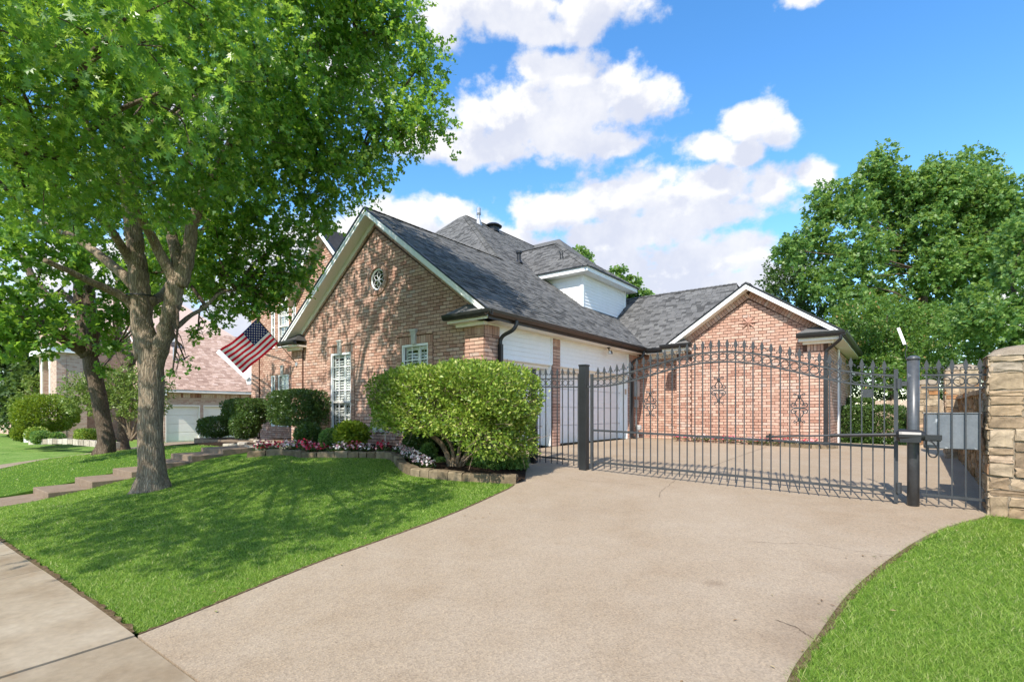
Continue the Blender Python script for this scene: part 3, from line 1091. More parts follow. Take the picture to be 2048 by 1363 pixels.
def brick_wall(co, backs, poly, o, ex, n, holes=(), rounds=(), off=0.0, proud=.012, jit=.0025, **kw):
    ez = Vector((0, 0, 1))
    for pol, whole in lay_bricks(poly, holes, rounds, off=off, **kw):
        co.put(pol, o, ex, ez, n, -.01, proud + rnd.uniform(-jit, jit), whole)
    # the mortar bed behind
    pcs = [poly]
    for (a, b, c_, d_) in holes:
        nxt = []
        for p in pcs:
            for hpl in ((1, 0, a), (-1, 0, -b)):
                q = clip(p, *hpl)
                if len(q) > 2:
                    nxt.append(q)
            q = clip(clip(p, 1, 0, b), -1, 0, -a)
            if len(q) > 2:
                for hpl in ((0, 1, c_), (0, -1, -d_)):
                    r_ = clip(q, *hpl)
                    if len(r_) > 2:
                        nxt.append(r_)
        pcs = nxt
    bm_ = MB()
    for p in pcs:
        if parea(p) > 1e-4:
            bm_.prism(p, o, ex, ez, n, -.12, 0.0)
    part('mortar', bm_, M['mortar'], house, kind='stuff') if len(pcs) > 1 else part('mortar', bm_, M['mortar'], house)


def soldier(co, o, ex, ey, n, L, h, w=.085, gap=.0145, proud=.035, d0=-.01):
    """a row of upright bricks"""
    k = max(1, round(L / w))
    w = L / k
    for i in range(k):
        pol = [(i * w + gap / 2, gap / 2), ((i + 1) * w - gap / 2, gap / 2), ((i + 1) * w - gap / 2, h - gap / 2), (i * w + gap / 2, h - gap / 2)]
        co.put(pol, o, ex, ey, n, d0, proud + rnd.uniform(-.002, .002), True)


def shingle_plane(co, poly, o, ex, es, n, expo=.145, base=None, wmin=.12, wmax=.30):
    """stepped courses of shingle tabs over a convex outline in (x along the eave, s up the slope)"""
    hp = halfplanes(poly)
    xs_ = [p[0] for p in poly]
    ss = [p[1] for p in poly]
    k = 0
    s = min(ss)
    while s < max(ss):
        x = min(xs_) - rnd.uniform(0, .3)
        while x < max(xs_):
            w = rnd.uniform(wmin, wmax)
            pol = [(x + .004, s), (x + w - .004, s), (x + w - .004, s + expo), (x + .004, s + expo)]
            n0 = parea(pol)
            for h_ in hp:
                pol = clip(pol, *h_)
                if len(pol) < 3:
                    break
            if len(pol) >= 3 and parea(pol) > .0008:
                th = rnd.choice((.009, .011, .017, .020))
                whole = abs(parea(pol) - n0) < 1e-7
                if whole:
                    co.put(pol, o, ex, es, n, 0.0, th, True)
                else:
                    co.mb.prism(pol, o, ex, es, n, -.002, th * .6, back=False)
            x += w
        s += expo
        k += 1
    if base is not None:
        base.prism(poly, o, ex, es, n, -.035, .001)


X3, Y3, Z3 = Vector((1, 0, 0)), Vector((0, 1, 0)), Vector((0, 0, 1))


def window(parent, o, ex, n, w, h, meet=None, cols=3, rows=(2, 3), shutters=2, split=.55, slat=.075, name='window', deep=.055, label=None):
    """a white sash window with plantation shutters behind the glass; o = lower left corner on the wall face, local to parent"""
    o, ex, n = Vector(o), Vector(ex), Vector(n)
    ez = Z3
    fr = MB()

    def bar(mb_, x0, x1, z0, z1, d0, d1):
        mb_.prism([(x0, z0), (x1, z0), (x1, z1), (x0, z1)], o, ex, ez, n, d0, d1)
    f = .055
    for a in ((0, f, 0, h), (w - f, w, 0, h), (f, w - f, 0, f), (f, w - f, h - f, h)):
        bar(fr, *a, -deep, -deep + .06)
    win = part(name, fr, M['white'], parent)
    if label:
        win['label'] = label
    if meet:
        m_ = MB()
        bar(m_, f, w - f, meet - .025, meet + .025, -deep - .01, -deep + .045)
        part('meeting_rail', m_, M['cream'], win)
    mu = MB()
    for i in range(1, cols):
        x = f + (w - 2 * f) * i / cols
        bar(mu, x - .009, x + .009, f, h - f, -deep + .005, -deep + .022)
    zz = []
    if meet:
        for i in range(1, rows[0] + 1):
            zz.append(f + (meet - f) * i / (rows[0] + 1))
        for i in range(1, rows[1] + 1):
            zz.append(meet + (h - f - meet) * i / (rows[1] + 1))
    else:
        for i in range(1, rows[0] + 1):
            zz.append(h * i / (rows[0] + 1))
    for z in zz:
        if not meet or abs(z - meet) > .05:
            bar(mu, f, w - f, z - .009, z + .009, -deep + .003, -deep + .020)
    if mu.v:
        part('glazing_bar', mu, M['white'], win)
    gl = MB()
    bar(gl, f, w - f, f, h - f, -deep - .004, -deep)
    part('pane', gl, M['glass'], win)
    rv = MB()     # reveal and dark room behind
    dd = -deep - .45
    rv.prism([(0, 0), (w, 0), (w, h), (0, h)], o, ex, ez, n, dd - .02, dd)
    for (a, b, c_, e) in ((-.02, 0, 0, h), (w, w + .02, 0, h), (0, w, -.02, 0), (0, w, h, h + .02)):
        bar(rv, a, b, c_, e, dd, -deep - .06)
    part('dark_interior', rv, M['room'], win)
    # shutters
    sx = [f, f + (w - 2 * f) * split, w - f] if shutters == 2 else [f, w - f]
    sl = MB().box((-.5, -.5, -.5), (.5, .5, .5)).mesh('slat', M['shutter'])
    zone = [(f, h - f)] if not meet else [(f, meet - .01), (meet + .01, h - f)]
    for i in range(len(sx) - 1):
        a, b = sx[i], sx[i + 1]
        sh = MB()
        st = .055
        bar(sh, a, a + st, f, h - f, -deep - .06, -deep - .035)
        bar(sh, b - st, b, f, h - f, -deep - .06, -deep - .035)
        for (z0, z1) in zone:
            bar(sh, a + st, b - st, z0, z0 + .07, -deep - .06, -deep - .035)
            bar(sh, a + st, b - st, z1 - .09, z1, -deep - .06, -deep - .035)
        bar(sh, (a + b) / 2 - .006, (a + b) / 2 + .006, f + .1, h - f - .1, -deep - .030, -deep - .022)
        part('shutter', sh, M['shutter'], win)
        for (z0, z1) in zone:
            z = z0 + .07 + slat * .55
            while z < z1 - .09 - slat * .4:
                so = link('slat', sl, win)
                c_ = o + ex * ((a + b) / 2) + ez * z + n * (-deep - .050)
                tilt = R(-54)
                yy = (n * math.cos(tilt) + ez * math.sin(tilt))
                zz_ = ex.cross(yy)
                mm = Matrix.Identity(4)
                for r_ in range(3):
                    mm[r_][0], mm[r_][1], mm[r_][2], mm[r_][3] = ex[r_] * (b - a - 2 * st), yy[r_] * .060, zz_[r_] * .009, c_[r_]
                so.matrix_local = mm
                z += slat
    return win


# ---------------------------------------------------------------- the brick house
house = thing('brick_house', 'red brick house with grey shingle roof, white trim and a round gable window', 'house', (CX, CY, ZF), TH)
HM = Matrix.Translation((CX, CY, ZF)) @ Matrix.Rotation(TH, 4, 'Z')


def bush_clear(wp, ctr):
    # in view above the big clipped shrub, on the front gable or the garage piers
    return ctr.z > 1.9 and ctr.x > -4.2 and ctr.y < 4 and ctr.z < 5.2


BR = Coursed(house, 'brick', 'brickwork', M['brick'], 'brick', 300, bush_clear)
BR.pw = HM
SH = Coursed(house, 'shingle', 'shingles', M['shingle'], 'tab', 300, lambda wp, c_: c_.z < 4.6 and c_.y < 8 and c_.x > -1.7)
SH.pw = HM
mort = MB()
base = MB()

HW = 7.87                       # width of the front gable wall
PX, PZ = -3.78, 6.215           # ridge of the front gable
EX, EZ = .42, 3.067             # eave edge
LX = -8.02
MS = (PZ - EZ) / (EX - PX)      # roof pitch (right)
MSL = (PZ - EZ) / (PX - LX)
XW1, XW2 = (-5.835, -4.86, .377, 2.57), (-2.73, -1.765, .377, 2.57)
RW = (-3.70, 4.40, .40)
SUR = .17                       # brick surround of the windows
EB = 2.82
# front gable wall (plane v = 0, facing the street)
zin = lambda x: (PZ - .10 - MS * (x - PX)) if x > PX else (PZ - .10 - MSL * (PX - x))
gpoly = [(-HW, -.3), (0, -.3), (0, zin(0)), (PX, PZ - .10), (-HW, zin(-HW))]
band = .30
hs = [(a - SUR, b + SUR, c_ - .0, d_ + .27) for (a, b, c_, d_) in (XW1, XW2)]
hs2 = [(a, b, c_, d_) for (a, b, c_, d_) in (XW1, XW2)]
gin = [(-HW, -.3), (0, -.3), (0, zin(0) - band), (PX, PZ - .10 - band * 1.27), (-HW, zin(-HW) - band)]
ez = Z3
for pol, whole in lay_bricks(gin, hs, [RW], off=.03):
    BR.put(pol, (0, 0, 0), X3, Z3, -Y3, -.01, .012 + rnd.uniform(-.0025, .0025), whole)
dummy = Coursed(house, 'x', 'x', M['brick'], 'brick')
dummy.pw = HM
brick_wall(dummy, mort, gpoly, (0, 0, 0), X3, -Y3, hs2 + [(RW[0] - .3, RW[0] + .3, RW[1] - .3, RW[1] + .3)])
# raked band of bricks under the gable trim
for (xa, xb, m_) in ((PX, 0.0, -MS), (PX, -HW, MSL)):
    sgn = 1 if xb > xa else -1
    dx = Vector((sgn, 0, -abs(m_))).normalized()
    L = abs(xb - xa) / abs(dx.x)
    up_ = Vector((-dx.z * sgn, 0, dx.x * sgn)).normalized()
    if up_.z < 0:
        up_ = -up_
    h = band * abs(dx.x) - .005
    kk = int(L / .088)
    for i in range(1, kk):
        a, b = i * .088 + .006, (i + 1) * .088 - .006
        o = Vector((PX, 0, PZ - .10))
        pol = [(a, -h), (b, -h), (b, -.004), (a, -.004)]
        pl3 = [o + dx * p[0] + up_ * p[1] for p in pol]
        p2 = [(p.x, p.z) for p in pl3]
        p2 = clip(p2, 1, 0, 0.0) if sgn > 0 else clip(p2, -1, 0, HW)
        p2 = clip(p2, -sgn, 0, -sgn * (PX + sgn * .01))
        if len(p2) > 2:
            BR.mb.prism(p2, (0, 0, 0), X3, Z3, -Y3, -.01, .032 + rnd.uniform(-.002, .002), back=False)
# window surrounds, keystones
for (a, b, c_, d_) in (XW1, XW2):
    soldier(BR, (a - SUR, 0, d_), X3, Z3, -Y3, b - a + 2 * SUR, .20, proud=.012)
    soldier(BR, (a - SUR, 0, d_ + .205), X3, Z3, -Y3, b - a + 2 * SUR, .065, w=.215, proud=.04)
    for x in (a - SUR, b):
        z = c_
        i = 0
        while z < d_ - .02:
            pol = [(x + .008, z + .005), (x + SUR - .008, z + .005), (x + SUR - .008, min(z + .08, d_)), (x + .008, min(z + .08, d_))]
            BR.put(pol, (0, 0, 0), X3, Z3, -Y3, -.01, .03, True)
            z += .085
    soldier(BR, (a - SUR, 0, c_ - .11), X3, Z3, -Y3, b - a + 2 * SUR, .10, w=.085, proud=.045)
    ks = MB()
    ks.prism([((a + b) / 2 - .06, d_ - .02), ((a + b) / 2 + .06, d_ - .02), ((a + b) / 2 + .09, d_ + .33), ((a + b) / 2 - .09, d_ + .33)], (0, 0, 0), X3, Z3, -Y3, 0, .075)
    ks.prism([((a + b) / 2 - .105, d_ + .30), ((a + b) / 2 + .105, d_ + .30), ((a + b) / 2 + .11, d_ + .36), ((a + b) / 2 - .11, d_ + .36)], (0, 0, 0), X3, Z3, -Y3, 0, .09)
    bevel(part('keystone', ks, M['keystone'], house), .006)
    window(house, (a, 0, c_), X3, -Y3, b - a, d_ - c_, meet=.80, cols=3, rows=(1, 3), split=.58)
# round window with its brick ring and tracery
nr = 26
for i in range(nr):
    a0, a1 = 2 * math.pi * (i + .06) / nr, 2 * math.pi * (i + .94) / nr
    pol = [(RW[0] + r_ * math.cos(t), RW[1] + r_ * math.sin(t)) for r_, t in ((.30, a0), (.30, a1), (.425, a1), (.425, a0))]
    BR.mb.prism(pol, (0, 0, 0), X3, Z3, -Y3, -.01, .045, back=False)
rw = MB()
ctr = Vector((RW[0], .03, RW[1]))
rw.ring(ctr, X3, Z3, .272, .030, 36, 6)
rwo = part('round_window', rw, M['white'], house, True)
pt = MB()
for i in range(6):
    a = math.pi / 6 + i * math.pi / 3
    e, f_ = Vector((math.cos(a), 0, math.sin(a))), Vector((-math.sin(a), 0, math.cos(a)))
    for s in (-1, 1):
        pts = [ctr + Vector((0, .01, 0)) + e * (.235 * t) + f_ * (s * .058 * math.sin(math.pi * t)) for t in np.linspace(0, 1, 9)]
        pt.tube(pts, .0062, 5)
part('tracery', pt, M['white'], rwo, True)
g_ = MB().prism([(RW[0] + .255 * math.cos(t), RW[1] + .255 * math.sin(t)) for t in np.linspace(0, 2 * math.pi, 30, endpoint=False)], (0, 0, 0), X3, Z3, -Y3, -.058, -.054)
part('pane', g_, M['glass'], rwo)
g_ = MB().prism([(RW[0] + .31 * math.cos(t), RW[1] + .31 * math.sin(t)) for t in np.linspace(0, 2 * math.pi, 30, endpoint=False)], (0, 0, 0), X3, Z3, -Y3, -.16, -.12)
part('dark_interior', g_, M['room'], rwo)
# corner pilasters
for (a, b) in ((-.52, .045), (-HW - .02, -7.27)):
    part('mortar', MB().box((a, -.048, -.3), (b, -.0005, EB)), M['mortar'], house)
    for pol, whole in lay_bricks([(a, -.3), (b, -.3), (b, EB - .21), (a, EB - .21)], off=a, length=.2825):
        BR.put(pol, (0, -.048, 0), X3, Z3, -Y3, -.01, .012 + rnd.uniform(-.002, .002), whole)
    soldier(BR, (a + .10, -.048, EB - .205), X3, Z3, -Y3, b - a - .20, .20, proud=.012)
    for z in (EB - .205, EB - .105):
        for x in (a, b - .10):
            BR.put([(x + .006, z), (x + .094, z), (x + .094, z + .09), (x + .006, z + .09)], (0, -.048, 0), X3, Z3, -Y3, -.01, .014, True)
# right-hand pier, garage wall (x = 0)
GL_ = 8.26
piers = ((-.048, .485), (2.72, 3.08), (7.42, GL_ + .02))
for (a, b) in piers:
    part('mortar', MB().box((-.16, a + .0, -.02), (.045, b, 2.86)), M['mortar'], house)
    for pol, whole in lay_bricks([(a, -.02), (b, -.02), (b, 2.60), (a, 2.60)], off=a, length=(b - a) / (2 if b - a > .45 else 1.0) if b - a < .8 else .215):
        BR.put(pol, (.045, 0, 0), Y3, Z3, X3, -.01, .012 + rnd.uniform(-.002, .002), whole)
    soldier(BR, (.045, a + .09, 2.605), Y3, Z3, X3, b - a - .09, .21, proud=.012)
    for z in (2.61, 2.71):
        BR.put([(a + .006, z), (a + .084, z), (a + .084, z + .09), (a + .006, z + .09)], (.045, 0, 0), Y3, Z3, X3, -.01, .014, True)
    for sgn, yy in ((-1, a), (1, b)):
        for pol, whole in lay_bricks([(-.16, -.02), (.045, -.02), (.045, 2.86), (-.16, 2.86)], off=0):
            BR.put(pol, (0, yy, 0), X3, Z3, Y3 * sgn, -.01, .008, False)
# garage openings: lap siding above the doors, doors set back
for (a, b) in ((.49, 2.715), (3.085, 7.415)):
    z = 2.13
    i = 0
    while z < 2.87:
        m_ = MB()
        z1 = min(z + .112, 2.88)
        m_.add([(.028, a, z), (.028, b, z), (.012, b, z1), (.012, a, z1), (-.05, a, z), (-.05, b, z), (-.05, b, z1), (-.05, a, z1)],
               [(0, 1, 2, 3), (4, 7, 6, 5), (1, 0, 4, 5), (2, 1, 5, 6), (3, 2, 6, 7), (0, 3, 7, 4)])
        part('plank', m_, M['white'], house)
        z += .108
        i += 1
    m_ = MB()
    m_.box((-.27, a, 2.02), (-.051, b, 2.128))
    m_.box((-.05, a, 2.10), (.034, b, 2.129))
    part('lintel', m_, M['cream'], house)
    for yy in ((a, a + .05), (b - .05, b)):
        part('door_casing', MB().box((-.27, yy[0], 0), (.005, yy[1], 2.098)), M['white'], house)
    part('door_casing', MB().box((-.02, b - .05, 2.131), (.05, b - .0, 2.86)), M['white'], house)
    gd = MB().box((-.33, a + .05, -.02), (-.30, b - .05, 2.06))
    gdo = part('garage_door', gd, M['door'], house)
    nc = 4 if b - a < 3 else 8
    for k in range(4):
        sec = MB().box((-.30, a + .052, .012 + k * .51), (-.262, b - .052, .51 + k * .51))
        so = bevel(part('door_panel', sec, M['door'], gdo), .006)
    seal = MB().box((-.31, a + .05, -.03), (-.255, b - .05, .012))
    part('door_seal', seal, M['black'], gdo)
# wall core so light does not leak
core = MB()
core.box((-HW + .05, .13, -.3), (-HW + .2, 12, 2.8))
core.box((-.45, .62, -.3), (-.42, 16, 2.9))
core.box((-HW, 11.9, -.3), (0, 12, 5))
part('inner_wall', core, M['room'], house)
# eaves of the garage side: soffit, frieze, gutter, downspouts
m_ = MB()
m_.box((.05, -.34, 2.865), (.41, 8.0, 2.895))
m_.box((-.10, -.02, 2.82), (.062, 8.2, 2.862))
part('soffit', m_, M['cream'], house)
gp = [(0, .0), (.075, 0), (.115, .06), (.125, .12), (.112, .125), (.10, .065), (.065, .014), (.012, .014), (.012, .125), (0, .125)]
m_ = MB()
m_.prism(gp, (.412, -.46, 2.925), X3, Z3, Y3, 0, 8.25)
m_.prism([(.395, 2.86), (.411, 2.86), (.411, 3.05), (.395, 3.05)], (0, 0, 0), X3, Z3, Y3, -.34, 7.8)
part('gutter', m_, M['gutter'], house)


def downspout(yd, zb, x0=.065):
    d_ = MB()
    d_.tube(smooth_path([(.475, yd + .12, 2.93), (.47, yd + .12, 2.84), (.40, yd + .08, 2.72), (.20, yd + .02, 2.62), (x0 + .055, yd, 2.52), (x0 + .05, yd, 2.38)], 4), .045, 8)
    d_.box((x0 + .005, yd - .043, zb + .1), (x0 + .095, yd + .043, 2.42))
    d_.beam((x0 + .05, yd, zb + .14), (x0 + .22, yd, zb + .02), .08, .07)
    part('downspout', d_, M['black'], house, False)


downspout(.44, -.05)
downspout(7.52, -.05)
# front gable trim: rake boards, soffit, roof edge
OV = .35
rk, sf, dr = MB(), MB(), MB()
for (xe, m_, xw) in ((EX, MS, 0.0), (LX, MSL, -HW)):
    sgn = 1 if xe > PX else -1
    zl = lambda x: PZ - m_ * abs(x - PX)

    def quad(t0, t1, xa=PX, xb=xe):
        return [(xa, zl(xa) - t0), (xb, zl(xb) - t0), (xb, zl(xb) - t1), (xa, zl(xa) - t1)]
    xcut = xe - sgn * .06
    rk.prism(quad(.035, .185, PX, xcut), (0, 0, 0), X3, Z3, -Y3, OV - .03, OV)
    rk.prism(quad(.035, .10, PX, xcut), (0, 0, 0), X3, Z3, -Y3, OV, OV + .022)
    sf.prism(quad(.15, .182, PX, xe - sgn * .3), (0, 0, 0), X3, Z3, -Y3, .005, OV - .031)
    sf.prism(quad(.184, .33, PX, xw - sgn * .02), (0, 0, 0), X3, Z3, -Y3, .0, .05)
    dr.prism(quad(-.012, .034), (0, 0, 0), X3, Z3, -Y3, OV - .01, OV + .04)
part('rake_board', rk, M['white'], house)
part('rake_soffit', sf, M['cream'], house)
part('drip_edge', dr, M['black'], house)
# cornice returns at both ends
for (xa, xb, end) in ((-.86, EX, 1), (LX, -7.08, -1)):
    m_ = MB()
    m_.box((xa + .05, -OV + .02, 2.865), (xb - .02, -.001, 2.92))
    m_.box((xa + (.16 if end > 0 else .06), -.17, 2.79), (xb - (.28 if end > 0 else .16), -.05, 2.864))
    part('cornice_return', m_, M['cream'], house)
    m_ = MB()
    m_.prism(gp, (xa if end > 0 else xa - .05, -OV, 2.925), -Y3, Z3, X3, 0, xb - xa + (.13 if end > 0 else .05))
    bevel(part('gutter', m_, M['black'], house), .003)
    m_ = MB()
    xi = xa if end > 0 else xb
    xo = xb + .02 if end > 0 else xa - .02
    d_ = .32 * end
    vs_ = [(xi, -OV - .06, 3.05), (xo, -OV - .06, 3.05), (xo, .0, 3.05), (xi, 0, 3.05), (xi + d_, -.002, 3.33), (xo - end * .38, -.002, 3.33)]
    fs = [(0, 1, 5, 4), (3, 0, 4), (1, 2, 5), (0, 3, 2, 1), (3, 4, 5, 2)]
    if end < 0:
        fs = [f[::-1] for f in fs]
    m_.add(vs_, fs)
    part('return_roof', m_, M['shingle'], house)
# roof slopes
sl = math.hypot(1, MS)
es = Vector((-1, 0, MS)).normalized()
nn = Vector((MS, 0, 1)).normalized()
u = lambda x: (EX - x) * sl
RX, RY = -9.07, 9.263            # near end of the main ridge
HX, HY = -3.78, 5.118            # foot of its front hip on the front gable's ridge
shingle_plane(SH, [(-OV - .03, -.03), (HY, -.03), (HY, u(PX)), (-OV - .03, u(PX))], (EX, 0, EZ), Y3, es, nn, base=base)
shingle_plane(SH, [(HY, -.03), (9.9, -.03), (15.0, u(-2.0)), (15.0, u(RX)), (RY, u(RX)), (HY, u(HX))], (EX, 0, EZ), Y3, es, nn, base=base)
esl = Vector((1, 0, MSL)).normalized()
nnl = Vector((-MSL, 0, 1)).normalized()
base.prism([(-OV - .03, 0), (HY, 0), (HY, math.hypot(1, MSL) * (PX - LX)), (-OV - .03, math.hypot(1, MSL) * (PX - LX))], (LX, 0, EZ), Y3, esl, nnl, -.035, .012)
zr = EZ + MS * (EX - RX)
zh = EZ + MS * (EX - HX)
mf = (zr - zh) / (RY - HY)
yf = 4.5
nf = Vector((0, -mf, 1)).normalized()
ef = Vector((0, 1, mf)).normalized()
lf = math.hypot(1, mf)
zf_ = zh - mf * (HY - yf)
shingle_plane(SH, [(-13.9, 0), (HX + .3, 0), (HX, (HY - yf) * lf), (RX, (RY - yf) * lf), (RX - .4, (RY - yf) * lf)], (0, yf, zf_), X3, ef, nf, base=base)
# ridge and hip caps
def caps(p, q, n_, w=.13):
    p, q = Vector(p), Vector(q)
    m_ = MB()
    k = int((q - p).length / .15)
    d_ = (q - p) / k
    s = d_.normalized().cross(Z3).normalized()
    for i in range(k):
        a = p + d_ * i
        b = p + d_ * (i + 1)
        u_ = Vector(n_)
        vs_ = [a - s * w - u_ * .055 + Z3 * .02, a + Z3 * .034, a + s * w - u_ * .055 + Z3 * .02, b - s * w - u_ * .055 + Z3 * .004, b + Z3 * .016, b + s * w - u_ * .055 + Z3 * .004]
        m_.add(vs_, [(0, 1, 4, 3), (1, 2, 5, 4), (0, 2, 1)])
    part('ridge_cap', m_, M['shingle'], house)


caps((PX, -OV, PZ), (PX, HY + .2, PZ), (0, 0, 1))
caps((HX, HY, zh), (RX, RY, zr), (0, 0, 1))
caps((RX, RY, zr), (RX, 15, zr), (0, 0, 1))
# second storey on the left
V2 = 1.5
W2 = [(-11.62, -10.86), (-12.14, -11.86), (-10.62, -10.36)]
hol = []
for (a, b) in W2:
    hol += [(a, b, .35, 2.32), (a, b, 3.35, 5.0)]
brick_wall(BR, mort, [(-13.62, -.3), (-7.6, -.3), (-7.6, 5.55), (-13.62, 5.55)], (0, V2, 0), X3, -Y3, hol)
brick_wall(BR, mort, [(-13.62, -.3), (-13.62, 5.55), (-13.0, 5.55), (-13.0, -.3)], (0, V2 - .05, 0), X3, -Y3, ())
GBX = (-9.75, -6.1, -7.93, 7.0)
zg = 5.15
brick_wall(BR, mort, [(GBX[0], 2.9), (GBX[1], 2.9), (GBX[1], zg), (GBX[2], GBX[3] - .15), (GBX[0], zg)], (0, V2 - .3, 0), X3, -Y3, ())
soldier(BR, (-12.3, V2, 2.33), X3, Z3, -Y3, 2.1, .2, proud=.03)
ks = MB().prism([(-11.33, 2.32), (-11.17, 2.32), (-11.14, 2.66), (-11.36, 2.66)], (0, V2, 0), X3, Z3, -Y3, 0, .07)
part('keystone', ks, M['keystone'], house)
for (a, b) in W2:
    window(house, (a, V2, .35), X3, -Y3, b - a, 1.97, meet=.9, cols=2 if b - a > .5 else 1, rows=(1, 2), shutters=2 if b - a > .5 else 1, slat=.085)
    window(house, (a, V2, 3.35), X3, -Y3, b - a, 1.65, meet=.8, cols=2 if b - a > .5 else 1, rows=(1, 1), shutters=2 if b - a > .5 else 1, slat=.085)
rk, dr, sf = MB(), MB(), MB()
mg = (GBX[3] - zg) / (GBX[1] - GBX[2])
for xe in (GBX[0] - .3, GBX[1] + .3):
    zl = lambda x: GBX[3] - mg * abs(x - GBX[2])
    q = lambda t0, t1: [(GBX[2], zl(GBX[2]) - t0), (xe, zl(xe) - t0), (xe, zl(xe) - t1), (GBX[2], zl(GBX[2]) - t1)]
    rk.prism(q(.03, .24), (0, V2 - .3, 0), X3, Z3, -Y3, .3, .33)
    sf.prism(q(.20, .23), (0, V2 - .3, 0), X3, Z3, -Y3, 0, .299)
    dr.prism(q(-.012, .029), (0, V2 - .3, 0), X3, Z3, -Y3, .30, .37)
    sg = 1 if xe > GBX[2] else -1
    e_ = Vector((-sg, 0, mg)).normalized()
    base.prism([(0, 0), (5, 0), (5, math.hypot(1, mg) * abs(xe - GBX[2])), (0, math.hypot(1, mg) * abs(xe - GBX[2]))], (xe, V2 - .6, zl(xe)), Y3, e_, Vector((sg * mg, 0, 1)).normalized(), -.035, .012)
part('rake_board', rk, M['white'], house)
part('rake_soffit', sf, M['cream'], house)
part('drip_edge', dr, M['black'], house)
m_ = MB()
m_.box((-13.95, V2 - .35, 5.5), (GBX[0] - .05, V2 + .1, 5.56))
m_.box((-13.98, V2 - .38, 5.50), (GBX[0] - .05, V2 - .351, 5.68))
part('soffit', m_, M['white'], house)
# roof slopes of the second storey up to the main hip
e2 = Vector((0, 1, .72)).normalized()
shingle_plane(SH, [(-13.95, 0), (-8.6, 0), (-9.3, 3.0), (-12.6, 3.0)], (0, V2 - .38, 5.68), X3, e2, Vector((0, -.72, 1)).normalized(), base=base)
core2 = MB().box((-13.6, V2 + .8, -.3), (-7.6, 8, 5.4))
part('inner_wall', core2, M['room'], house)
side = MB().box((-13.63, V2 + .02, -.3), (-13.5, 9, 5.5))
part('side_wall', side, M['brick'], house)
# dormer over the garage
DX, DY0, DY1, DZ = -1.64, 7.294, 10.717, 5.76
zroof = lambda x: EZ + MS * (EX - x)
z = zroof(DX) - .1
m_ = MB()
while z < DZ - .01:
    z1 = min(z + .118, DZ)
    p_ = MB()
    p_.add([(DX + .02, DY0, z), (DX + .02, DY1, z), (DX + .005, DY1, z1), (DX + .005, DY0, z1), (DX - .06, DY0, z), (DX - .06, DY1, z), (DX - .06, DY1, z1), (DX - .06, DY0, z1)],
           [(0, 1, 2, 3), (4, 7, 6, 5), (1, 0, 4, 5), (2, 1, 5, 6), (3, 2, 6, 7), (0, 3, 7, 4)])
    part('plank', p_, M['white'], house)
    xb = EX - (z - EZ) / MS - .1
    p_ = MB()
    p_.add([(DX, DY0 - .02, z), (xb, DY0 - .02, z), (xb, DY0 - .005, z1), (DX, DY0 - .005, z1), (DX, DY0 + .06, z), (xb, DY0 + .06, z), (xb, DY0 + .06, z1), (DX, DY0 + .06, z1)],
           [(3, 2, 1, 0), (5, 6, 7, 4), (5, 4, 0, 1), (6, 5, 1, 2), (7, 6, 2, 3), (4, 7, 3, 0)])
    part('plank', p_, M['white'], house)
    p_ = MB()
    p_.add([(DX, DY1 + .02, z), (xb, DY1 + .02, z), (xb, DY1 + .005, z1), (DX, DY1 + .005, z1), (DX, DY1 - .06, z), (xb, DY1 - .06, z), (xb, DY1 - .06, z1), (DX, DY1 - .06, z1)],
           [(0, 1, 2, 3), (4, 7, 6, 5), (1, 0, 4, 5), (2, 1, 5, 6), (3, 2, 6, 7), (0, 3, 7, 4)])
    part('plank', p_, M['white'], house)
    z += .112
part('corner_board', MB().box((DX - .09, DY0 - .04, zroof(DX) - .05), (DX + .035, DY0 + .03, DZ - .002)), M['white'], house)
part('corner_board', MB().box((DX - .04, DY1 - .06, zroof(DX) - .05), (DX + .035, DY1 + .035, DZ - .002)), M['white'], house)
OD = .36
m_ = MB()
m_.box((-4.2, DY0 - OD, DZ), (DX + OD, DY1 + OD, DZ + .03))
for bx_ in (((-4.0, DY0 - OD - .02, DZ + .0), (DX + OD + .02, DY0 - OD, DZ + .17)), ((DX + OD, DY0 - OD, DZ), (DX + OD + .02, DY1 + OD, DZ + .17)), ((-4.0, DY1 + OD, DZ), (DX + OD, DY1 + OD + .02, DZ + .17))):
    m_.box(*bx_)
part('dormer_fascia', m_, M['white'], house)
DE0, DE1, DXE, DZE = DY0 - OD - .05, DY1 + OD + .05, DX + OD + .05, DZ + .175
DRX, DRY, DRZ = -3.83, (DY0 + DY1) / 2, 7.74
mx_ = (DRZ - DZE) / (DXE - DRX)
my_ = (DRZ - DZE) / (DRY - DE0)
shingle_plane(SH, [(DE0, 0), (DE1, 0), (DRY, math.hypot(1, mx_) * (DXE - DRX))], (DXE, 0, DZE), Y3, Vector((-1, 0, mx_)).normalized(), Vector((mx_, 0, 1)).normalized(), base=base)
Ly = math.hypot(1, my_) * (DRY - DE0)
shingle_plane(SH, [(-8.5, 0), (DXE, 0), (DRX, Ly), (-8.5, Ly)], (0, DE0, DZE), X3, Vector((0, 1, my_)).normalized(), Vector((0, -my_, 1)).normalized(), base=base)
shingle_plane(SH, [(-8.5, 0), (DXE, 0), (DRX, Ly), (-8.5, Ly)], (0, DE1, DZE), X3, Vector((0, -1, my_)).normalized(), Vector((0, my_, 1)).normalized(), base=base)
caps((DXE, DE0, DZE), (DRX, DRY, DRZ), (0, 0, 1))
caps((DXE, DE1, DZE), (DRX, DRY, DRZ), (0, 0, 1))
caps((DRX, DRY, DRZ), (-7.5, DRY, DRZ), (0, 0, 1))
m_ = MB()
dz_ = .02
m_.prism([(DE0, -.028), (DE1, -.028), (DE1, .012), (DE0, .012)], (DXE + .01, 0, DZE), Y3, Z3, X3, -.02, .012)
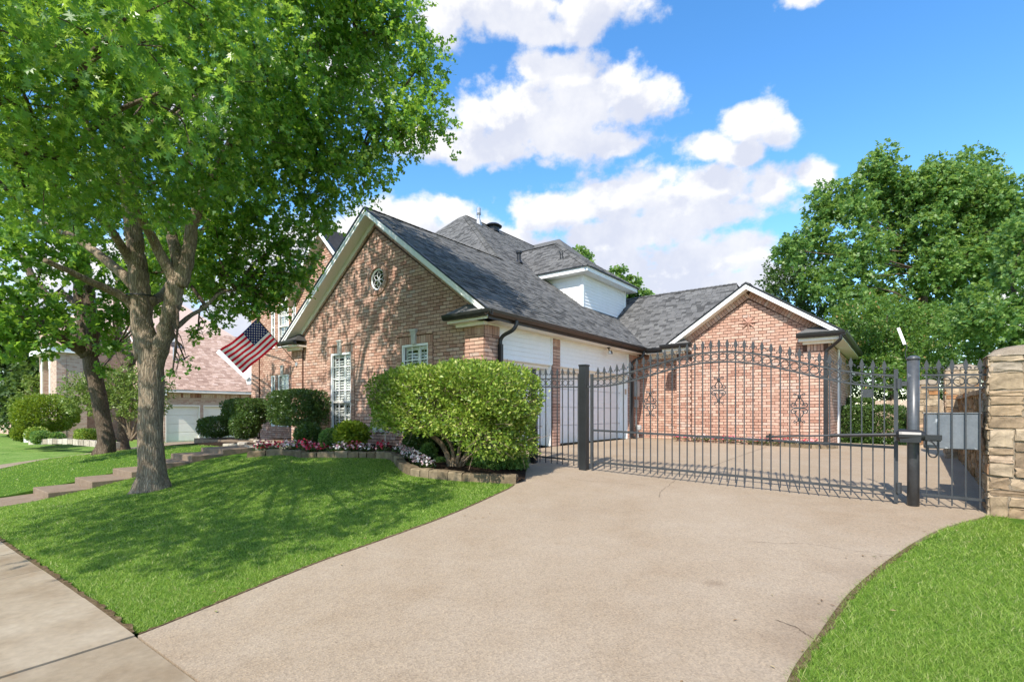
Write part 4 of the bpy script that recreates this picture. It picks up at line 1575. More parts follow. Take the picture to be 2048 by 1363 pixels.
m_.prism([(-3.9, -.028), (DXE + .02, -.028), (DXE + .02, .012), (-3.9, .012)], (0, DE0 - .01, DZE), X3, Z3, -Y3, -.02, .012)
part('drip_edge', m_, M['black'], house)
# small far hip behind
mb = MB()
fp = [(-8.6, 13.3), (-5.2, 13.3), (-5.2, 16.6), (-8.6, 16.6)]
apex = [(-7.3, 14.9, 10.3), (-9.5, 14.9, 10.3)]
mb.add([(-9.6, 13.0, 8.6), (-5.6, 13.0, 8.6), (-5.6, 16.8, 8.6), (-9.6, 16.8, 8.6), (-7.4, 14.9, 10.25), (-9.4, 14.9, 10.25)],
       [(0, 1, 4, 5), (1, 2, 4), (2, 3, 5, 4), (3, 0, 5), (3, 2, 1, 0)])
part('far_hip_roof', mb, M['shingle'], house)
# ---- wing with its own gable at the back of the court
VW, VG = 8.26, 7.50
GX0, GX1 = 1.66, 5.74
GP = (3.76, 4.60)
EW = 3.03
brick_wall(BR, mort, [(0.02, -.2), (GX0 + .05, -.2), (GX0 + .05, 2.84), (0.02, 2.84)], (0, VW, 0), X3, -Y3, ())
mw = (GP[1] - EW) / (GX1 + .36 - GP[0])
wz = lambda x: GP[1] - .14 - mw * abs(x - GP[0])
wp = [(GX0, -.2), (GX1, -.2), (GX1, wz(GX1)), (GP[0], GP[1] - .14), (GX0, wz(GX0))]
bw = .24
wpi = [(GX0, -.2), (GX1, -.2), (GX1, wz(GX1) - bw), (GP[0], GP[1] - .14 - bw * 1.2), (GX0, wz(GX0) - bw)]
for pol, whole in lay_bricks(wpi, off=.05):
    BR.put(pol, (0, VG, 0), X3, Z3, -Y3, -.01, .012 + rnd.uniform(-.0025, .0025), whole)
brick_wall(dummy, mort, wp, (0, VG, 0), X3, -Y3, ())
for sgn, xb in ((1, GX1), (-1, GX0)):
    dx = Vector((sgn, 0, -mw)).normalized()
    up_ = Vector((sgn * mw, 0, 1)).normalized()
    h = bw * abs(dx.x) - .004
    for i in range(1, int(abs(xb - GP[0]) / abs(dx.x) / .088) + 1):
        a, b = i * .088 + .006, (i + 1) * .088 - .006
        o = Vector((GP[0], 0, GP[1] - .14))
        p2 = [(q.x, q.z) for q in (o + dx * p[0] + up_ * p[1] for p in [(a, -h), (b, -h), (b, -.004), (a, -.004)])]
        p2 = clip(p2, sgn, 0, sgn * xb)
        if len(p2) > 2:
            BR.mb.prism(p2, (0, VG, 0), X3, Z3, -Y3, -.01, .03 + rnd.uniform(-.002, .002), back=False)
for (a, b) in ((GX0 - .01, GX0 + .46), (GX1 - .58, GX1 + .015)):
    part('mortar', MB().box((a, VG - .048, -.2), (b, VG - .0005, 2.76)), M['mortar'], house)
    for pol, whole in lay_bricks([(a, -.2), (b, -.2), (b, 2.53), (a, 2.53)], off=a, length=.29):
        BR.put(pol, (0, VG - .048, 0), X3, Z3, -Y3, -.01, .012, whole)
    soldier(BR, (a + .1, VG - .048, 2.54), X3, Z3, -Y3, b - a - .2, .21, proud=.012)
for xx, sg in ((GX0, -1), (GX1, 1)):
    for pol, whole in lay_bricks([(VG, -.2), (VG + (.76 if sg < 0 else 7), -.2), (VG + (.76 if sg < 0 else 7), 2.8), (VG, 2.8)], off=.1):
        BR.put(pol, (xx, 0, 0), Y3, Z3, X3 * sg, -.01, .012, False)
    part('mortar', MB().box((min(xx, xx - sg * .1), VG + .001, -.2), (max(xx, xx - sg * .1), VG + (.76 if sg < 0 else 7), 2.8)), M['mortar'], house)
rk, dr, sf = MB(), MB(), MB()
OG = .34
for sg, xe in ((1, GX1 + .36), (-1, GP[0] - (GX1 + .36 - GP[0]))):
    zl = lambda x: GP[1] - mw * abs(x - GP[0])
    q = lambda t0, t1, xx: [(GP[0], zl(GP[0]) - t0), (xx, zl(xx) - t0), (xx, zl(xx) - t1), (GP[0], zl(GP[0]) - t1)]
    rk.prism(q(.03, .17, xe - sg * .08), (0, VG, 0), X3, Z3, -Y3, OG - .03, OG)
    rk.prism(q(.03, .09, xe - sg * .08), (0, VG, 0), X3, Z3, -Y3, OG, OG + .02)
    sf.prism(q(.14, .168, xe - sg * .3), (0, VG, 0), X3, Z3, -Y3, .01, OG - .031)
    dr.prism(q(-.012, .029, xe), (0, VG, 0), X3, Z3, -Y3, OG - .01, OG + .04)
    e_ = Vector((-sg, 0, mw)).normalized()
    Ls = math.hypot(1, mw) * abs(xe - GP[0])
    pol = [(VG - OG - .03, 0), (VG + 6, 0), (VG + 6, Ls), (VG - OG - .03, Ls)]
    shingle_plane(SH, pol, (xe, 0, zl(xe)), Y3, e_, Vector((sg * mw, 0, 1)).normalized(), base=base)
part('rake_board', rk, M['white'], house)
part('rake_soffit', sf, M['cream'], house)
part('drip_edge', dr, M['black'], house)
caps((GP[0], VG - OG, GP[1]), (GP[0], VG + 2.4, GP[1]), (0, 0, 1))
for (xa, xb, end) in ((5.05, GX1 + .36, 1), (GX0 - .42, GX0 + .48, -1)):
    m_ = MB()
    m_.box((xa + .04, VG - OG + .02, 2.80), (xb - .02, VG - .001, 2.88))
    m_.box((xa + .12, VG - .16, 2.73), (xb - .22, VG - .05, 2.80))
    part('cornice_return', m_, M['cream'], house)
    m_ = MB().prism(gp, (xa, VG - OG, 2.885), -Y3, Z3, X3, 0, xb - xa + .06)
    part('gutter', m_, M['black'], house)
    xi = xa if end > 0 else xb
    xo = xb + .02 if end > 0 else xa - .02
    d_ = .3 * end
    vs_ = [(xi, VG - OG - .06, 3.01), (xo, VG - OG - .06, 3.01), (xo, VG, 3.01), (xi, VG, 3.01), (xi + d_, VG - .002, 3.22), (xo - end * .34, VG - .002, 3.22)]
    fs = [(0, 1, 5, 4), (3, 0, 4), (1, 2, 5), (0, 3, 2, 1), (3, 4, 5, 2)]
    m_ = MB().add(vs_, fs if end > 0 else [f[::-1] for f in fs])
    part('return_roof', m_, M['shingle'], house)
# wing eaves: left recessed wall and right side
m_ = MB()
m_.box((.42, VW - .40, 2.84), (GX0 - .01, VW - .001, 2.87))
m_.box((GX1 + .002, VG - OG + .05, 2.84), (GX1 + .35, VG + 6.5, 2.87))
m_.box((.42, VW - .03, 2.70), (GX0 - .01, VW - .0, 2.838))
part('soffit', m_, M['cream'], house)
part('gutter', MB().prism(gp, (.5, VW - .40, 2.90), -Y3, Z3, X3, 0, GX0 - .9), M['black'], house)
part('gutter', MB().prism(gp, (GX1 + .352, VG - OG - .1, 2.885), X3, Z3, Y3, 0, 6.6), M['black'], house)
d_ = MB()
d_.tube(smooth_path([(GX1 + .33, VG - OG - .05, 2.88), (GX1 + .31, VG - OG - .04, 2.77), (GX1 + .10, VG - .16, 2.62), (GX1 - .02, VG - .11, 2.52), (GX1 - .03, VG - .11, 2.35)], 4), .042, 8)
d_.box((GX1 - .075, VG - .155, -.05), (GX1 + .015, VG - .066, 2.40))
d_.beam((GX1 - .03, VG - .11, .05), (GX1 - .03, VG - .30, -.04), .08, .07)
part('downspout', d_, M['black'], house)
wzr = 5.62
mwv = .74
ew = Vector((0, 1, mwv)).normalized()
lw = math.hypot(1, mwv) * (wzr - EW) / mwv
shingle_plane(SH, [(-2.6, 0), (GP[0] - .1, 0), (2.5, lw), (-2.6, lw)], (0, VW - .42, EW), X3, ew, Vector((0, -mwv, 1)).normalized(), base=base)
yr = VW - .42 + (wzr - EW) / mwv
caps((-1.5, yr, wzr), (2.5, yr, wzr), (0, 0, 1))
base.add([(-3, yr, wzr), (2.5, yr, wzr), (GP[0] - .1, yr + 3.5, EW), (-3, yr + 3.5, EW)], [(3, 2, 1, 0)])
part('inner_wall', MB().box((.2, VW + .4, -.2), (GX1 - .3, VW + 6, 2.8)), M['room'], house)
m_ = MB().box((GX1 + .02, VG + 2.4, -.2), (GX1 + .06, VG + 2.62, 2.83))
part('door_casing', m_, M['white'], house)
BR.flush()
SH.flush()
part('roof', base, M['roofbase'], house)


# ---- fittings on the house
def hv(x, v, z):
    return HM @ Vector((x, v, z))


def house_obj(name, mb_, mats, label, cat, group=None, smooth=False):
    """a thing of its own fixed to the house: meshed in lot coordinates"""
    o_ = link(name, mb_.mesh(name, mats, smooth))
    o_.matrix_basis = HM
    return tag(o_, label, cat, group)


def on_slope(x, v):
    return Vector((x, v, zroof(x)))


p = on_slope(-4.237, 6.99)
vp = MB()
vp.tube([p - Z3 * .1, p + Z3 * .36], .075, 10)
vp.lathe([(.10, 0), (.115, .02), (.115, .10), (.06, .12)], p + Z3 * .34, 10)
vp.lathe([(.16, -.02), (.12, .05), (.08, .11)], p, 10)
house_obj('roof_vent', vp, M['black'], 'black roof vent pipe with wide cap halfway up the grey slope', 'vent pipe')
p = on_slope(-8.45, 9.5)
vp = MB()
vp.lathe([(.17, -.1), (.10, .16), (.065, .24), (.065, .42), (.11, .44), (.11, .46), (.06, .48), (.10, .50), (.10, .72), (.07, .76)], p, 12)
house_obj('roof_vent', vp, M['steel'], 'grey metal flue with a cone base beside the main ridge', 'flue', smooth=False)
p = on_slope(-8.6, 10.75)
vp = MB()
vp.lathe([(.30, -.12), (.30, .10), (.42, .12), (.44, .16), (.30, .26), (.10, .30)], p, 16)
house_obj('roof_vent', vp, M['black'], 'low round black attic fan beside the main ridge', 'attic vent')
vp = MB()
c_ = Vector((-2.75, DE0 + .75, DZE + .75 * my_))
for k in (-1, 1):
    vp.tube([c_ + Vector((k * .05, 0, 0)), c_ + Vector((k * .045 + .02, -.03, .20)), c_ + Vector((k * .06, -.05, .30))], .018, 5)
vp.beam(c_ - Vector((.10, .06, .02)), c_ + Vector((.12, .02, .03)), .03, .02)
house_obj('roof_bracket', vp, M['black'], 'small black forked bracket on the dormer roof', 'bracket')
# floodlight under the eave
fl = thing('floodlight', 'small twin floodlight with black bracket under the garage eave', 'floodlight', hv(.20, 5.62, 2.84), TH)
b_ = MB().lathe([(.055, -.0), (.055, .025)], (0, 0, 0), 10)
b_.tube([(0, 0, 0), (.02, -.02, -.06), (.05, -.03, -.10)], .016, 6)
b_.tube([(0, 0, -.02), (.03, .05, -.10)], .014, 6)
part('bracket', b_, M['gutter'], fl)
for q in ((.05, -.04, -.13), (.04, .07, -.12)):
    h_ = MB().lathe([(.025, .05), (.045, .02), (.06, -.04), (.055, -.05)], q, 10)
    part('lamp_head', h_, M['lens'] if q[1] < 0 else M['gutter'], fl, True)
# utility boxes on the rear garage pier
ub = MB().box((.066, 7.72, 1.42), (.19, 7.98, 1.95))
u_ = house_obj('meter_box', ub, M['boxtan'], 'tall grey utility box on the brick pier beside the downspout', 'utility box')
bevel(u_, .01)
ub = MB().box((.066, 7.80, 1.05), (.16, 7.95, 1.32))
bevel(house_obj('meter_box', ub, M['boxtan'], 'small grey conduit box below the taller utility box', 'utility box'), .008)
ub = MB().tube([(.10, 7.87, 1.05), (.10, 7.87, .4), (.14, 7.92, .3), (.14, 7.95, .02)], .022, 6)
ub.lathe([(.085, 0), (.10, .04), (.10, .13), (.06, .17)], (.16, 7.95, .28), 10)
house_obj('gas_meter', ub, M['boxtan'], 'round grey meter and conduit near the ground on the brick pier', 'meter')
ub = MB().box((.052, 8.02, 1.62), (.08, 8.12, 1.82))
house_obj('wall_plate', ub, M['cream'], 'small cream plate on the shaded side of the brick pier', 'plate')
ub = MB().box((.007, 7.16, 1.48), (.03, 7.26, 1.66))
bevel(house_obj('door_keypad', ub, M['wood'], 'small tan keypad beside the wide garage door', 'keypad'), .004)
# eight-point star on the wing gable
st = MB()
c0 = Vector((GP[0], VG - .03, 3.50))
n8 = 8
ring_ = []
for i in range(16):
    a = math.pi * i / 8 + math.pi / 2
    r_ = (.30 if i % 4 == 0 else .25) if i % 2 == 0 else .085
    ring_.append(c0 + Vector((math.cos(a) * r_, 0, math.sin(a) * r_)))
tipf = c0 + Vector((0, -.06, 0))
st.add([tipf] + ring_, [(0, 1 + (i + 1) % 16, 1 + i) for i in range(16)] + [tuple(range(1, 17))])
house_obj('wall_star', st, M['star'], 'terracotta metal star hung on the rear brick gable', 'star')
# hose bib and tap at the bed
hb = MB().tube([(-2.95, -.35, -.05), (-2.95, -.35, .38)], .016, 6).tube([(-2.97, -.35, .37), (-2.80, -.35, .39)], .014, 6)
house_obj('standpipe', hb, M['steel'], 'short white standpipe tap in the flower bed', 'tap')
hb = MB().box((-3.78, -.12, .36), (-3.62, -.015, .50))
hb.box((-3.52, -.09, .36), (-3.38, -.015, .45))
bevel(house_obj('outlet_cover', hb, M['lens'], 'clear outlet cover low on the brick wall behind the shrub', 'outlet cover'), .01)
# ---------------------------------------------------------------- the iron gate and fence panels
GL0 = Vector((1.385, 9.84, 0.413))
GANG = math.atan2(-.596, .803)
SLOPE = -.0311
GMAT = Matrix.Translation(GL0) @ Matrix.Rotation(GANG, 4, 'Z')


def arch(s):
    return 1.745 + .414 * (0.5 - 0.5 * math.cos(2 * math.pi * min(max((s - .15) / 4.7, 0), 1)))


def gbase(s):
    return SLOPE * s


fin = MB()
fin.lathe([(.010, -.005), (.017, .004), (.017, .022), (.010, .028)], (0, 0, 0), 8)
fin.prism([(-.008, .02), (.008, .02), (.010, .07), (.027, .105), (.016, .145), (0, .19), (-.016, .145), (-.027, .105), (-.010, .07)], (0, 0, 0), X3, Z3, -Y3, -.008, .008)
for sg in (-1, 1):
    fin.tube(smooth_path([(0, 0, .045), (sg * .018, 0, .075), (sg * .040, 0, .082), (sg * .052, 0, .066), (sg * .044, 0, .055)], 3), [.008] * 7 + [.007] * 6, 5)
fin.beam((-.018, 0, .052), (.018, 0, .052), .022, .014)
fin_me = fin.mesh('finial', M['iron'])
ring_me = MB().ring((0, 0, 0), X3, Z3, .056, .0075, 18, 5).mesh('ring', M['iron'], True)
bar_me = MB().box((-.008, -.008, 0), (.008, .008, 1)).mesh('bar', M['iron'])


def picket(parent, s, z0, z1):
    b = link('bar', bar_me, parent)
    b.location = (s, 0, z0)
    b.scale = (1, 1, z1 - z0)
    f = link('finial', fin_me, b)
    f.location = (0, 0, 1.0)
    f.scale = (1, 1, 1.0 / (z1 - z0))
    return b


def scroll_mesh():
    m_ = MB()
    r_ = .0075
    for sx in (-1, 1):
        for sz in (-1, 1):
            # outer scroll curling beside the middle
            a = [(.012, .135), (.03, .10), (.034, .07), (.030, .045)]
            m_.tube(smooth_path([(sx * .006, 0, sz * .16), (sx * .030, 0, sz * .125), (sx * .052, 0, sz * .09), (sx * .050, 0, sz * .055), (sx * .030, 0, sz * .035)], 4), r_, 5)
            m_.tube(smooth_path([(sx * .028, 0, sz * .004), (sx * .085, 0, sz * .012), (sx * .108, 0, sz * .045), (sx * .088, 0, sz * .078), (sx * .058, 0, sz * .066), (sx * .062, 0, sz * .040), (sx * .082, 0, sz * .044)], 4), r_, 5)
            m_.tube(smooth_path([(sx * .006, 0, sz * .185), (sx * .034, 0, sz * .200), (sx * .066, 0, sz * .222), (sx * .070, 0, sz * .196), (sx * .048, 0, sz * .190)], 4), r_, 5)
    for z in (-.175, .175):
        m_.lathe([(.012, -.028), (.024, -.02), (.024, .02), (.012, .028)], (0, 0, z), 8)
    m_.box((-.034, -.012, -.012), (.034, .012, .012))
    return m_.mesh('scroll', M['iron'], False)


scr_me = scroll_mesh()
gate = thing('driveway_gate', 'wide arched grey iron driveway gate with ring frieze and three scrolls', 'gate', GL0, GANG)
S0, S1, NB = .17, 4.80, 35
pitch = (S1 - S0) / (NB + 1)
for i in range(NB):
    s = S0 + (i + 1) * pitch
    b = picket(gate, s, gbase(s) + .05, gbase(s) + arch(s) + .02)
    if i in (8, 17, 26):
        so = link('scroll', scr_me, gate)
        so.location = (s, -.014, gbase(s) + {8: 1.29, 17: 1.53, 26: 1.27}[i])
for i in range(NB + 1):
    s = S0 + (i + .5) * pitch
    r_ = link('ring', ring_me, gate)
    r_.location = (s, 0, gbase(s) + arch(s) - .081)
for off in (0, -.162):
    m_ = MB()
    ss = np.linspace(S0, S1, 49)
    for a, b in zip(ss[:-1], ss[1:]):
        m_.beam((a, 0, gbase(a) + arch(a) + off), (b, 0, gbase(b) + arch(b) + off), .034, .026)
    part('rail', m_, M['iron'], gate)
for h in (.763, .163):
    m_ = MB().beam((S0, 0, gbase(S0) + h), (S1, 0, gbase(S1) + h), .034, .036)
    part('rail', m_, M['iron'], gate)
for s in (S0, S1):
    m_ = MB().box((s - .024, -.024, gbase(s) + .02), (s + .024, .024, gbase(s) + 1.83))
    part('stile', m_, M['iron'], gate)
m_ = MB()
for z in (1.63, .22):
    m_ = MB().lathe([(.034, -.07), (.034, .07)], (S1 + .03, -.02, gbase(S1) + z), 10)
    m_.box((S1 + .02, -.03, gbase(S1) + z - .03), (S1 + .12, .03, gbase(S1) + z + .03))
    part('hinge', m_, M['iron'], gate)
m_ = MB().box((S0 - .12, -.02, 1.57), (S0, .02, 1.60))
part('latch', m_, M['iron'], gate)
sx0 = S0 + 33 * pitch
m_ = MB().box((sx0 + .01, -.02, gbase(sx0) + 1.44), (sx0 + pitch - .01, -.012, gbase(sx0) + 1.555))
part('name_plate', m_, M['iron'], gate)

gp1 = thing('gate_post', 'square dark grey gate post at the left end of the gate', 'gate post', GL0, GANG)
m_ = MB().box((-.075, -.075, -.1), (.075, .075, 1.98))
bevel(part('shaft', m_, M['post'], gp1), .006)
m_ = MB().box((-.083, -.083, 1.98), (.083, .083, 2.012))
bevel(part('cap', m_, M['post'], gp1), .006)
RP = GMAT @ Vector((4.985, 0, SLOPE * 4.985))
gp2 = thing('gate_post', 'round light grey gate post between gate and stone pillar', 'gate post', RP, GANG)
m_ = MB().lathe([(.068, -.1), (.068, 1.95)], (0, 0, 0), 24)
part('shaft', m_, M['lpost'], gp2, False)
m_ = MB().lathe([(.073, 1.95), (.075, 1.975), (.060, 1.995), (.03, 2.01)], (0, 0, 0), 24)
part('cap', m_, M['lpost'], gp2, False)
for o_ in (gp2.children[0], gp2.children[1]):
    for p_ in o_.data.polygons:
        p_.use_smooth = len(p_.vertices) == 4


def panel(label, sa, sb, bars, rings=True, stiles=(True, True)):
    """a straight fence panel in the gate's line"""
    o_ = bpy.data.objects.new('iron_fence', None)
    C.objects.link(o_)
    o_.matrix_basis = GMAT @ Matrix.Translation((sa, 0, SLOPE * sa))
    tag(o_, label, 'fence panel', 'iron fence panels beside the gate')
    L = sb - sa
    for h, hh in ((1.745, .024), (1.583, .024), (.163, .034)):
        if h == 1.583 and not rings:
            continue
        m_ = MB().beam((0, 0, h), (L, 0, h + SLOPE * L), .03, hh)
        part('rail', m_, M['iron'], o_)
    for s in bars:
        picket(o_, s - sa, SLOPE * (s - sa) + .05, SLOPE * (s - sa) + 1.765)
    if rings:
        bs = sorted(bars)
        for a, b in zip(bs[:-1], bs[1:]):
            r_ = link('ring', ring_me, o_)
            m = (a + b) / 2 - sa
            r_.location = (m, 0, SLOPE * m + 1.664)
            r_.scale = (min(1.0, (b - a - .01) / .125),) * 3
    for k, s in zip(stiles, (0, L)):
        if k:
            m_ = MB().box((s - .02, -.02, SLOPE * s + .03), (s + .02, .02, SLOPE * s + 1.84))
            part('stile', m_, M['iron'], o_)
    return o_


def spx(px):
    k = (px - 1024) / 1023.0
    return (k * GL0.y - GL0.x) / (.803 + k * .596)


panel('short iron fence panel between the square gate post and the thin post', -1.10, -.11, [spx(p) for p in (1080, 1091.5, 1103, 1114.5, 1125, 1136.5, 1147.5)])
panel('iron fence panel behind the big clipped shrub', -2.48, -1.25, [-2.40 + i * .128 for i in range(9)], stiles=(True, True))
panel('narrow iron fence panel between the round post and the stone pillar', 5.07, 5.74, [spx(p) for p in (1853, 1877.5, 1904, 1931.5, 1960)], stiles=(False, False))
tp = GMAT @ Vector((-1.175, 0, SLOPE * -1.175))
t_ = thing('fence_post', 'thin dark square fence post beside the clipped shrub', 'fence post', tp, GANG)
part('shaft', MB().box((-.04, -.04, -.1), (.04, .04, 1.93)), M['post'], t_)
part('cap', MB().box((-.045, -.045, 1.93), (.045, .045, 1.95)), M['post'], t_)

# gate opener: arm, motor housing, bracket, cable
gopen = bpy.data.objects.new('gate_opener', None)
C.objects.link(gopen)
gopen.matrix_basis = GMAT
tag(gopen, 'black gate opener motor and long arm fixed to the round post', 'gate opener')
a0, a1 = Vector((3.28, -.10, .727)), Vector((4.82, -.20, .80))
m_ = MB().tube([a0 + (a1 - a0) * .0, a0 + (a1 - a0) * .52], .013, 8)
part('piston_rod', m_, M['iron'], gopen)
m_ = MB().tube([a0 + (a1 - a0) * .5, a1 + Vector((.06, 0, 0))], .024, 10)
part('arm_tube', m_, M['black'], gopen)
m_ = MB().box((3.20, -.10, .70), (3.30, -.02, .745)).lathe([(.02, -.05), (.02, .05)], (3.26, -.09, .72), 8)
part('gate_bracket', m_, M['black'], gopen)
m_ = MB()
m_.tube([(4.80, -.20, .79), (4.83, -.20, .79), (4.86, -.20, .79), (5.06, -.20, .79), (5.10, -.20, .79)], [.055, .085, .085, .07, .05], 14)
m_.box((4.84, -.27, .70), (5.06, -.14, .78))
part('motor_housing', m_, M['black'], gopen)
m_ = MB().box((4.90, -.19, .72), (5.26, -.075, .745)).box((5.10, -.22, .735), (5.27, -.09, .80))
part('post_bracket', m_, M['black'], gopen)
m_ = MB().tube(smooth_path([(5.12, -.21, .74), (5.18, -.22, .70), (5.23, -.22, .60), (5.20, -.22, .52), (5.14, -.21, .54), (5.13, -.20, .66)], 5), .009, 6)
part('cable', m_, M['black'], gopen)
# control box on the narrow panel
cb = bpy.data.objects.new('control_box', None)
C.objects.link(cb)
cb.matrix_basis = GMAT @ Matrix.Translation((5.10, .035, SLOPE * 5.3))
tag(cb, 'weathered grey metal control box behind the narrow fence panel', 'control box')
bevel(part('cabinet', MB().box((0, .0, .78), (.56, .24, 1.24)), M['boxgrey'], cb), .008)
part('lip', MB().box((-.01, -.012, 1.242), (.57, .25, 1.256)), M['boxgrey'], cb)
an = bpy.data.objects.new('antenna', None)
C.objects.link(an)
an.matrix_basis = GMAT @ Matrix.Translation((4.93, .03, SLOPE * 4.985))
tag(an, 'slim white antenna panel tilted on a thin stalk above the round post', 'antenna')
part('stalk', MB().tube(smooth_path([(-.02, 0, 1.96), (-.03, 0, 2.05), (-.01, 0, 2.14), (-.035, 0, 2.18)], 4), .006, 5), M['black'], an)
part('panel', MB().beam((-.035, 0, 2.17), (-.105, 0, 2.40), .034, .022, up=(0, 1, 0)), M['white'], an)

# ---------------------------------------------------------------- stone pillars and wall on the right boundary
def stone_shape(w, h, d):
    """a rough hewn block: jittered edge loop with a smaller proud face"""
    m_ = MB()
    n_ = 12
    j = lambda a: rnd.uniform(-a, a)
    base_, mid, face = [], [], []
    for i in range(n_):
        t = 2 * math.pi * (i + .5) / n_
        cx, sx = math.cos(t), math.sin(t)
        # squarish outline
        k = 1 / max(abs(cx), abs(sx)) * .97 + .03
        x, y = cx * k * .5, sx * k * .5
        x, y = max(-.5, min(.5, x)), max(-.5, min(.5, y))
        x, y = x + j(.045), y + j(.06)
        base_.append((x * w, y * h, -.03))
        mid.append((x * w * .985 + j(.004), y * h * .97 + j(.004), d * .75 + j(.007)))
        face.append((x * w - math.copysign(.012, x) + j(.006), y * h - math.copysign(.010, y) + j(.005), d + j(.009)))
    m_.add(base_ + mid + face, [(i, (i + 1) % n_, n_ + (i + 1) % n_, n_ + i) for i in range(n_)] +
           [(n_ + i, n_ + (i + 1) % n_, 2 * n_ + (i + 1) % n_, 2 * n_ + i) for i in range(n_)] + [tuple(range(2 * n_, 3 * n_))])
    return m_


def stone_face(parent, o, ex, ez_, n, L, H, hs, wsr, joined=None, dmin=.008, dmax=.032, top=None, mat='stone'):
    o, ex, ez_, n = Vector(o), Vector(ex), Vector(ez_), Vector(n)
    cells = []

    def cut(x, z, w, h):
        big_w, big_h = rnd.uniform(wsr[0] * 1.15, wsr[1]), rnd.uniform(hs[0] * 1.1, hs[1])
        if w > big_w and w / h > rnd.uniform(.5, 1.3):
            t = rnd.uniform(.3, .7)
            cut(x, z, w * t, h)
            cut(x + w * t, z, w * (1 - t), h)
        elif h > big_h:
            t = rnd.uniform(.36, .64)
            cut(x, z, w, h * t)
            cut(x, z + h * t, w, h * (1 - t))
        else:
            cells.append((x, z, w, h))
    z = 0.0
    while z < H - .02:
        lift = min(rnd.uniform(.8, 1.2), H - z)
        if H - z - lift < .5:
            lift = H - z
        cut(0.0, z, L, lift)
        z += lift
    for (a, b, c_, d_) in cells:
        m_ = stone_shape(c_ - .012, d_ - .012, rnd.uniform(dmin, dmax))
        ctr = o + ex * (a + c_ / 2) + ez_ * (b + d_ / 2)
        mm = Matrix.Identity(4)
        for r_ in range(3):
            mm[r_][0], mm[r_][1], mm[r_][2], mm[r_][3] = ex[r_], ez_[r_], n[r_], ctr[r_]
        if joined is None:
            s_ = link('stone', m_.mesh('stone', M[mat]), parent)
            s_.matrix_local = mm
        else:
            joined.add([mm @ Vector(p) for p in m_.v], m_.f)


def pillar(label, x, v, w, dpt, H, near):
    g0 = G(x + w / 2, v + dpt / 2)
    p_ = thing('stone_pillar', label, 'pillar', (*W(x, v), g0.z - .05), TH, 'buff stone pillars of the boundary wall')
    co = MB()
    co.box((.01, .01, -.2), (w - .01, dpt - .01, H - .12))
    part('core', co, M['stonemortar'], p_)
    jm = None if near else MB()
    stone_face(p_, (0, .012, 0), X3, Z3, -Y3, w, H - .10, (.13, .29) if near else (.14, .28), (.24, .56), jm)
    stone_face(p_, (.012, dpt, 0), -Y3, Z3, -X3, dpt, H - .10, (.10, .24), (.16, .36), jm)
    if jm is not None:
        part('stone', jm, M['stone'], p_, kind='stuff')
    cp = MB()
    prof = []
    n_ = 9
    vs_, fs = [], []
    for i in range(n_):
        for k in range(n_):
            a, b = i / (n_ - 1), k / (n_ - 1)
            e = 1 - (2 * a - 1) ** 2
            f_ = 1 - (2 * b - 1) ** 2
            vs_.append((-.02 + a * (w + .04), -.02 + b * (dpt + .04), H - .12 + .15 * math.sqrt(max(0, e * f_)) + rnd.uniform(0, .012)))
    for i in range(n_ - 1):
        for k in range(n_ - 1):
            a = i * n_ + k
            fs.append((a, a + n_, a + n_ + 1, a + 1))
    cp.add(vs_, fs)
    part('cap', cp, M['stonemortar'], p_, True)
    return p_


pillar('large buff stone pillar at the right end of the iron fence', 8.19, -.04, .80, .62, 2.10, True)
pillar('distant buff stone pillar far along the boundary wall', 8.12, 6.6, .60, .60, 2.15, False)
pillar('short buff stone pillar beside the wooden fence at the back', 7.6, 9.6, .55, .55, 1.9, False)
g0 = G(8.3, 3)
bw_ = thing('stone_wall', 'buff stone boundary wall behind the iron fence on the right', 'wall', (*W(8.32, .58), .2), TH)
co = MB().box((.02, 0, -.2), (.30, 6.02, 1.60))
part('core', co, M['stonemortar'], bw_)
for (y0, y1, far) in ((0, 2.2, False), (2.2, 6.02, True)):
    jm = MB() if far else None
    stone_face(bw_, (.03, y1, 0), -Y3, Z3, -X3, y1 - y0, 1.62, (.12, .24), (.2, .5), jm, mat='shadestone')
    if jm is not None:
        part('stone', jm, M['shadestone'], bw_, kind='stuff')
co = MB()
for i in range(18):
    co.box((-.02, i * .335, 1.60 + rnd.uniform(-.01, .01)), (.33, i * .335 + .325, 1.67 + rnd.uniform(-.01, .02)))
part('coping_stone', co, M['stone'], bw_, kind='stuff')
lw_ = thing('stone_wall', 'low rough stone wall at the right edge in front of the large pillar', 'wall', (*W(8.62, -2.4), .1), TH)
part('core', MB().box((.02, 0, -.3), (.5, 2.34, .60)), M['stonemortar'], lw_)
stone_face(lw_, (.03, 2.34, 0), -Y3, Z3, -X3, 2.34, .66, (.12, .24), (.2, .46), None, .02, .06, mat='shadestone')

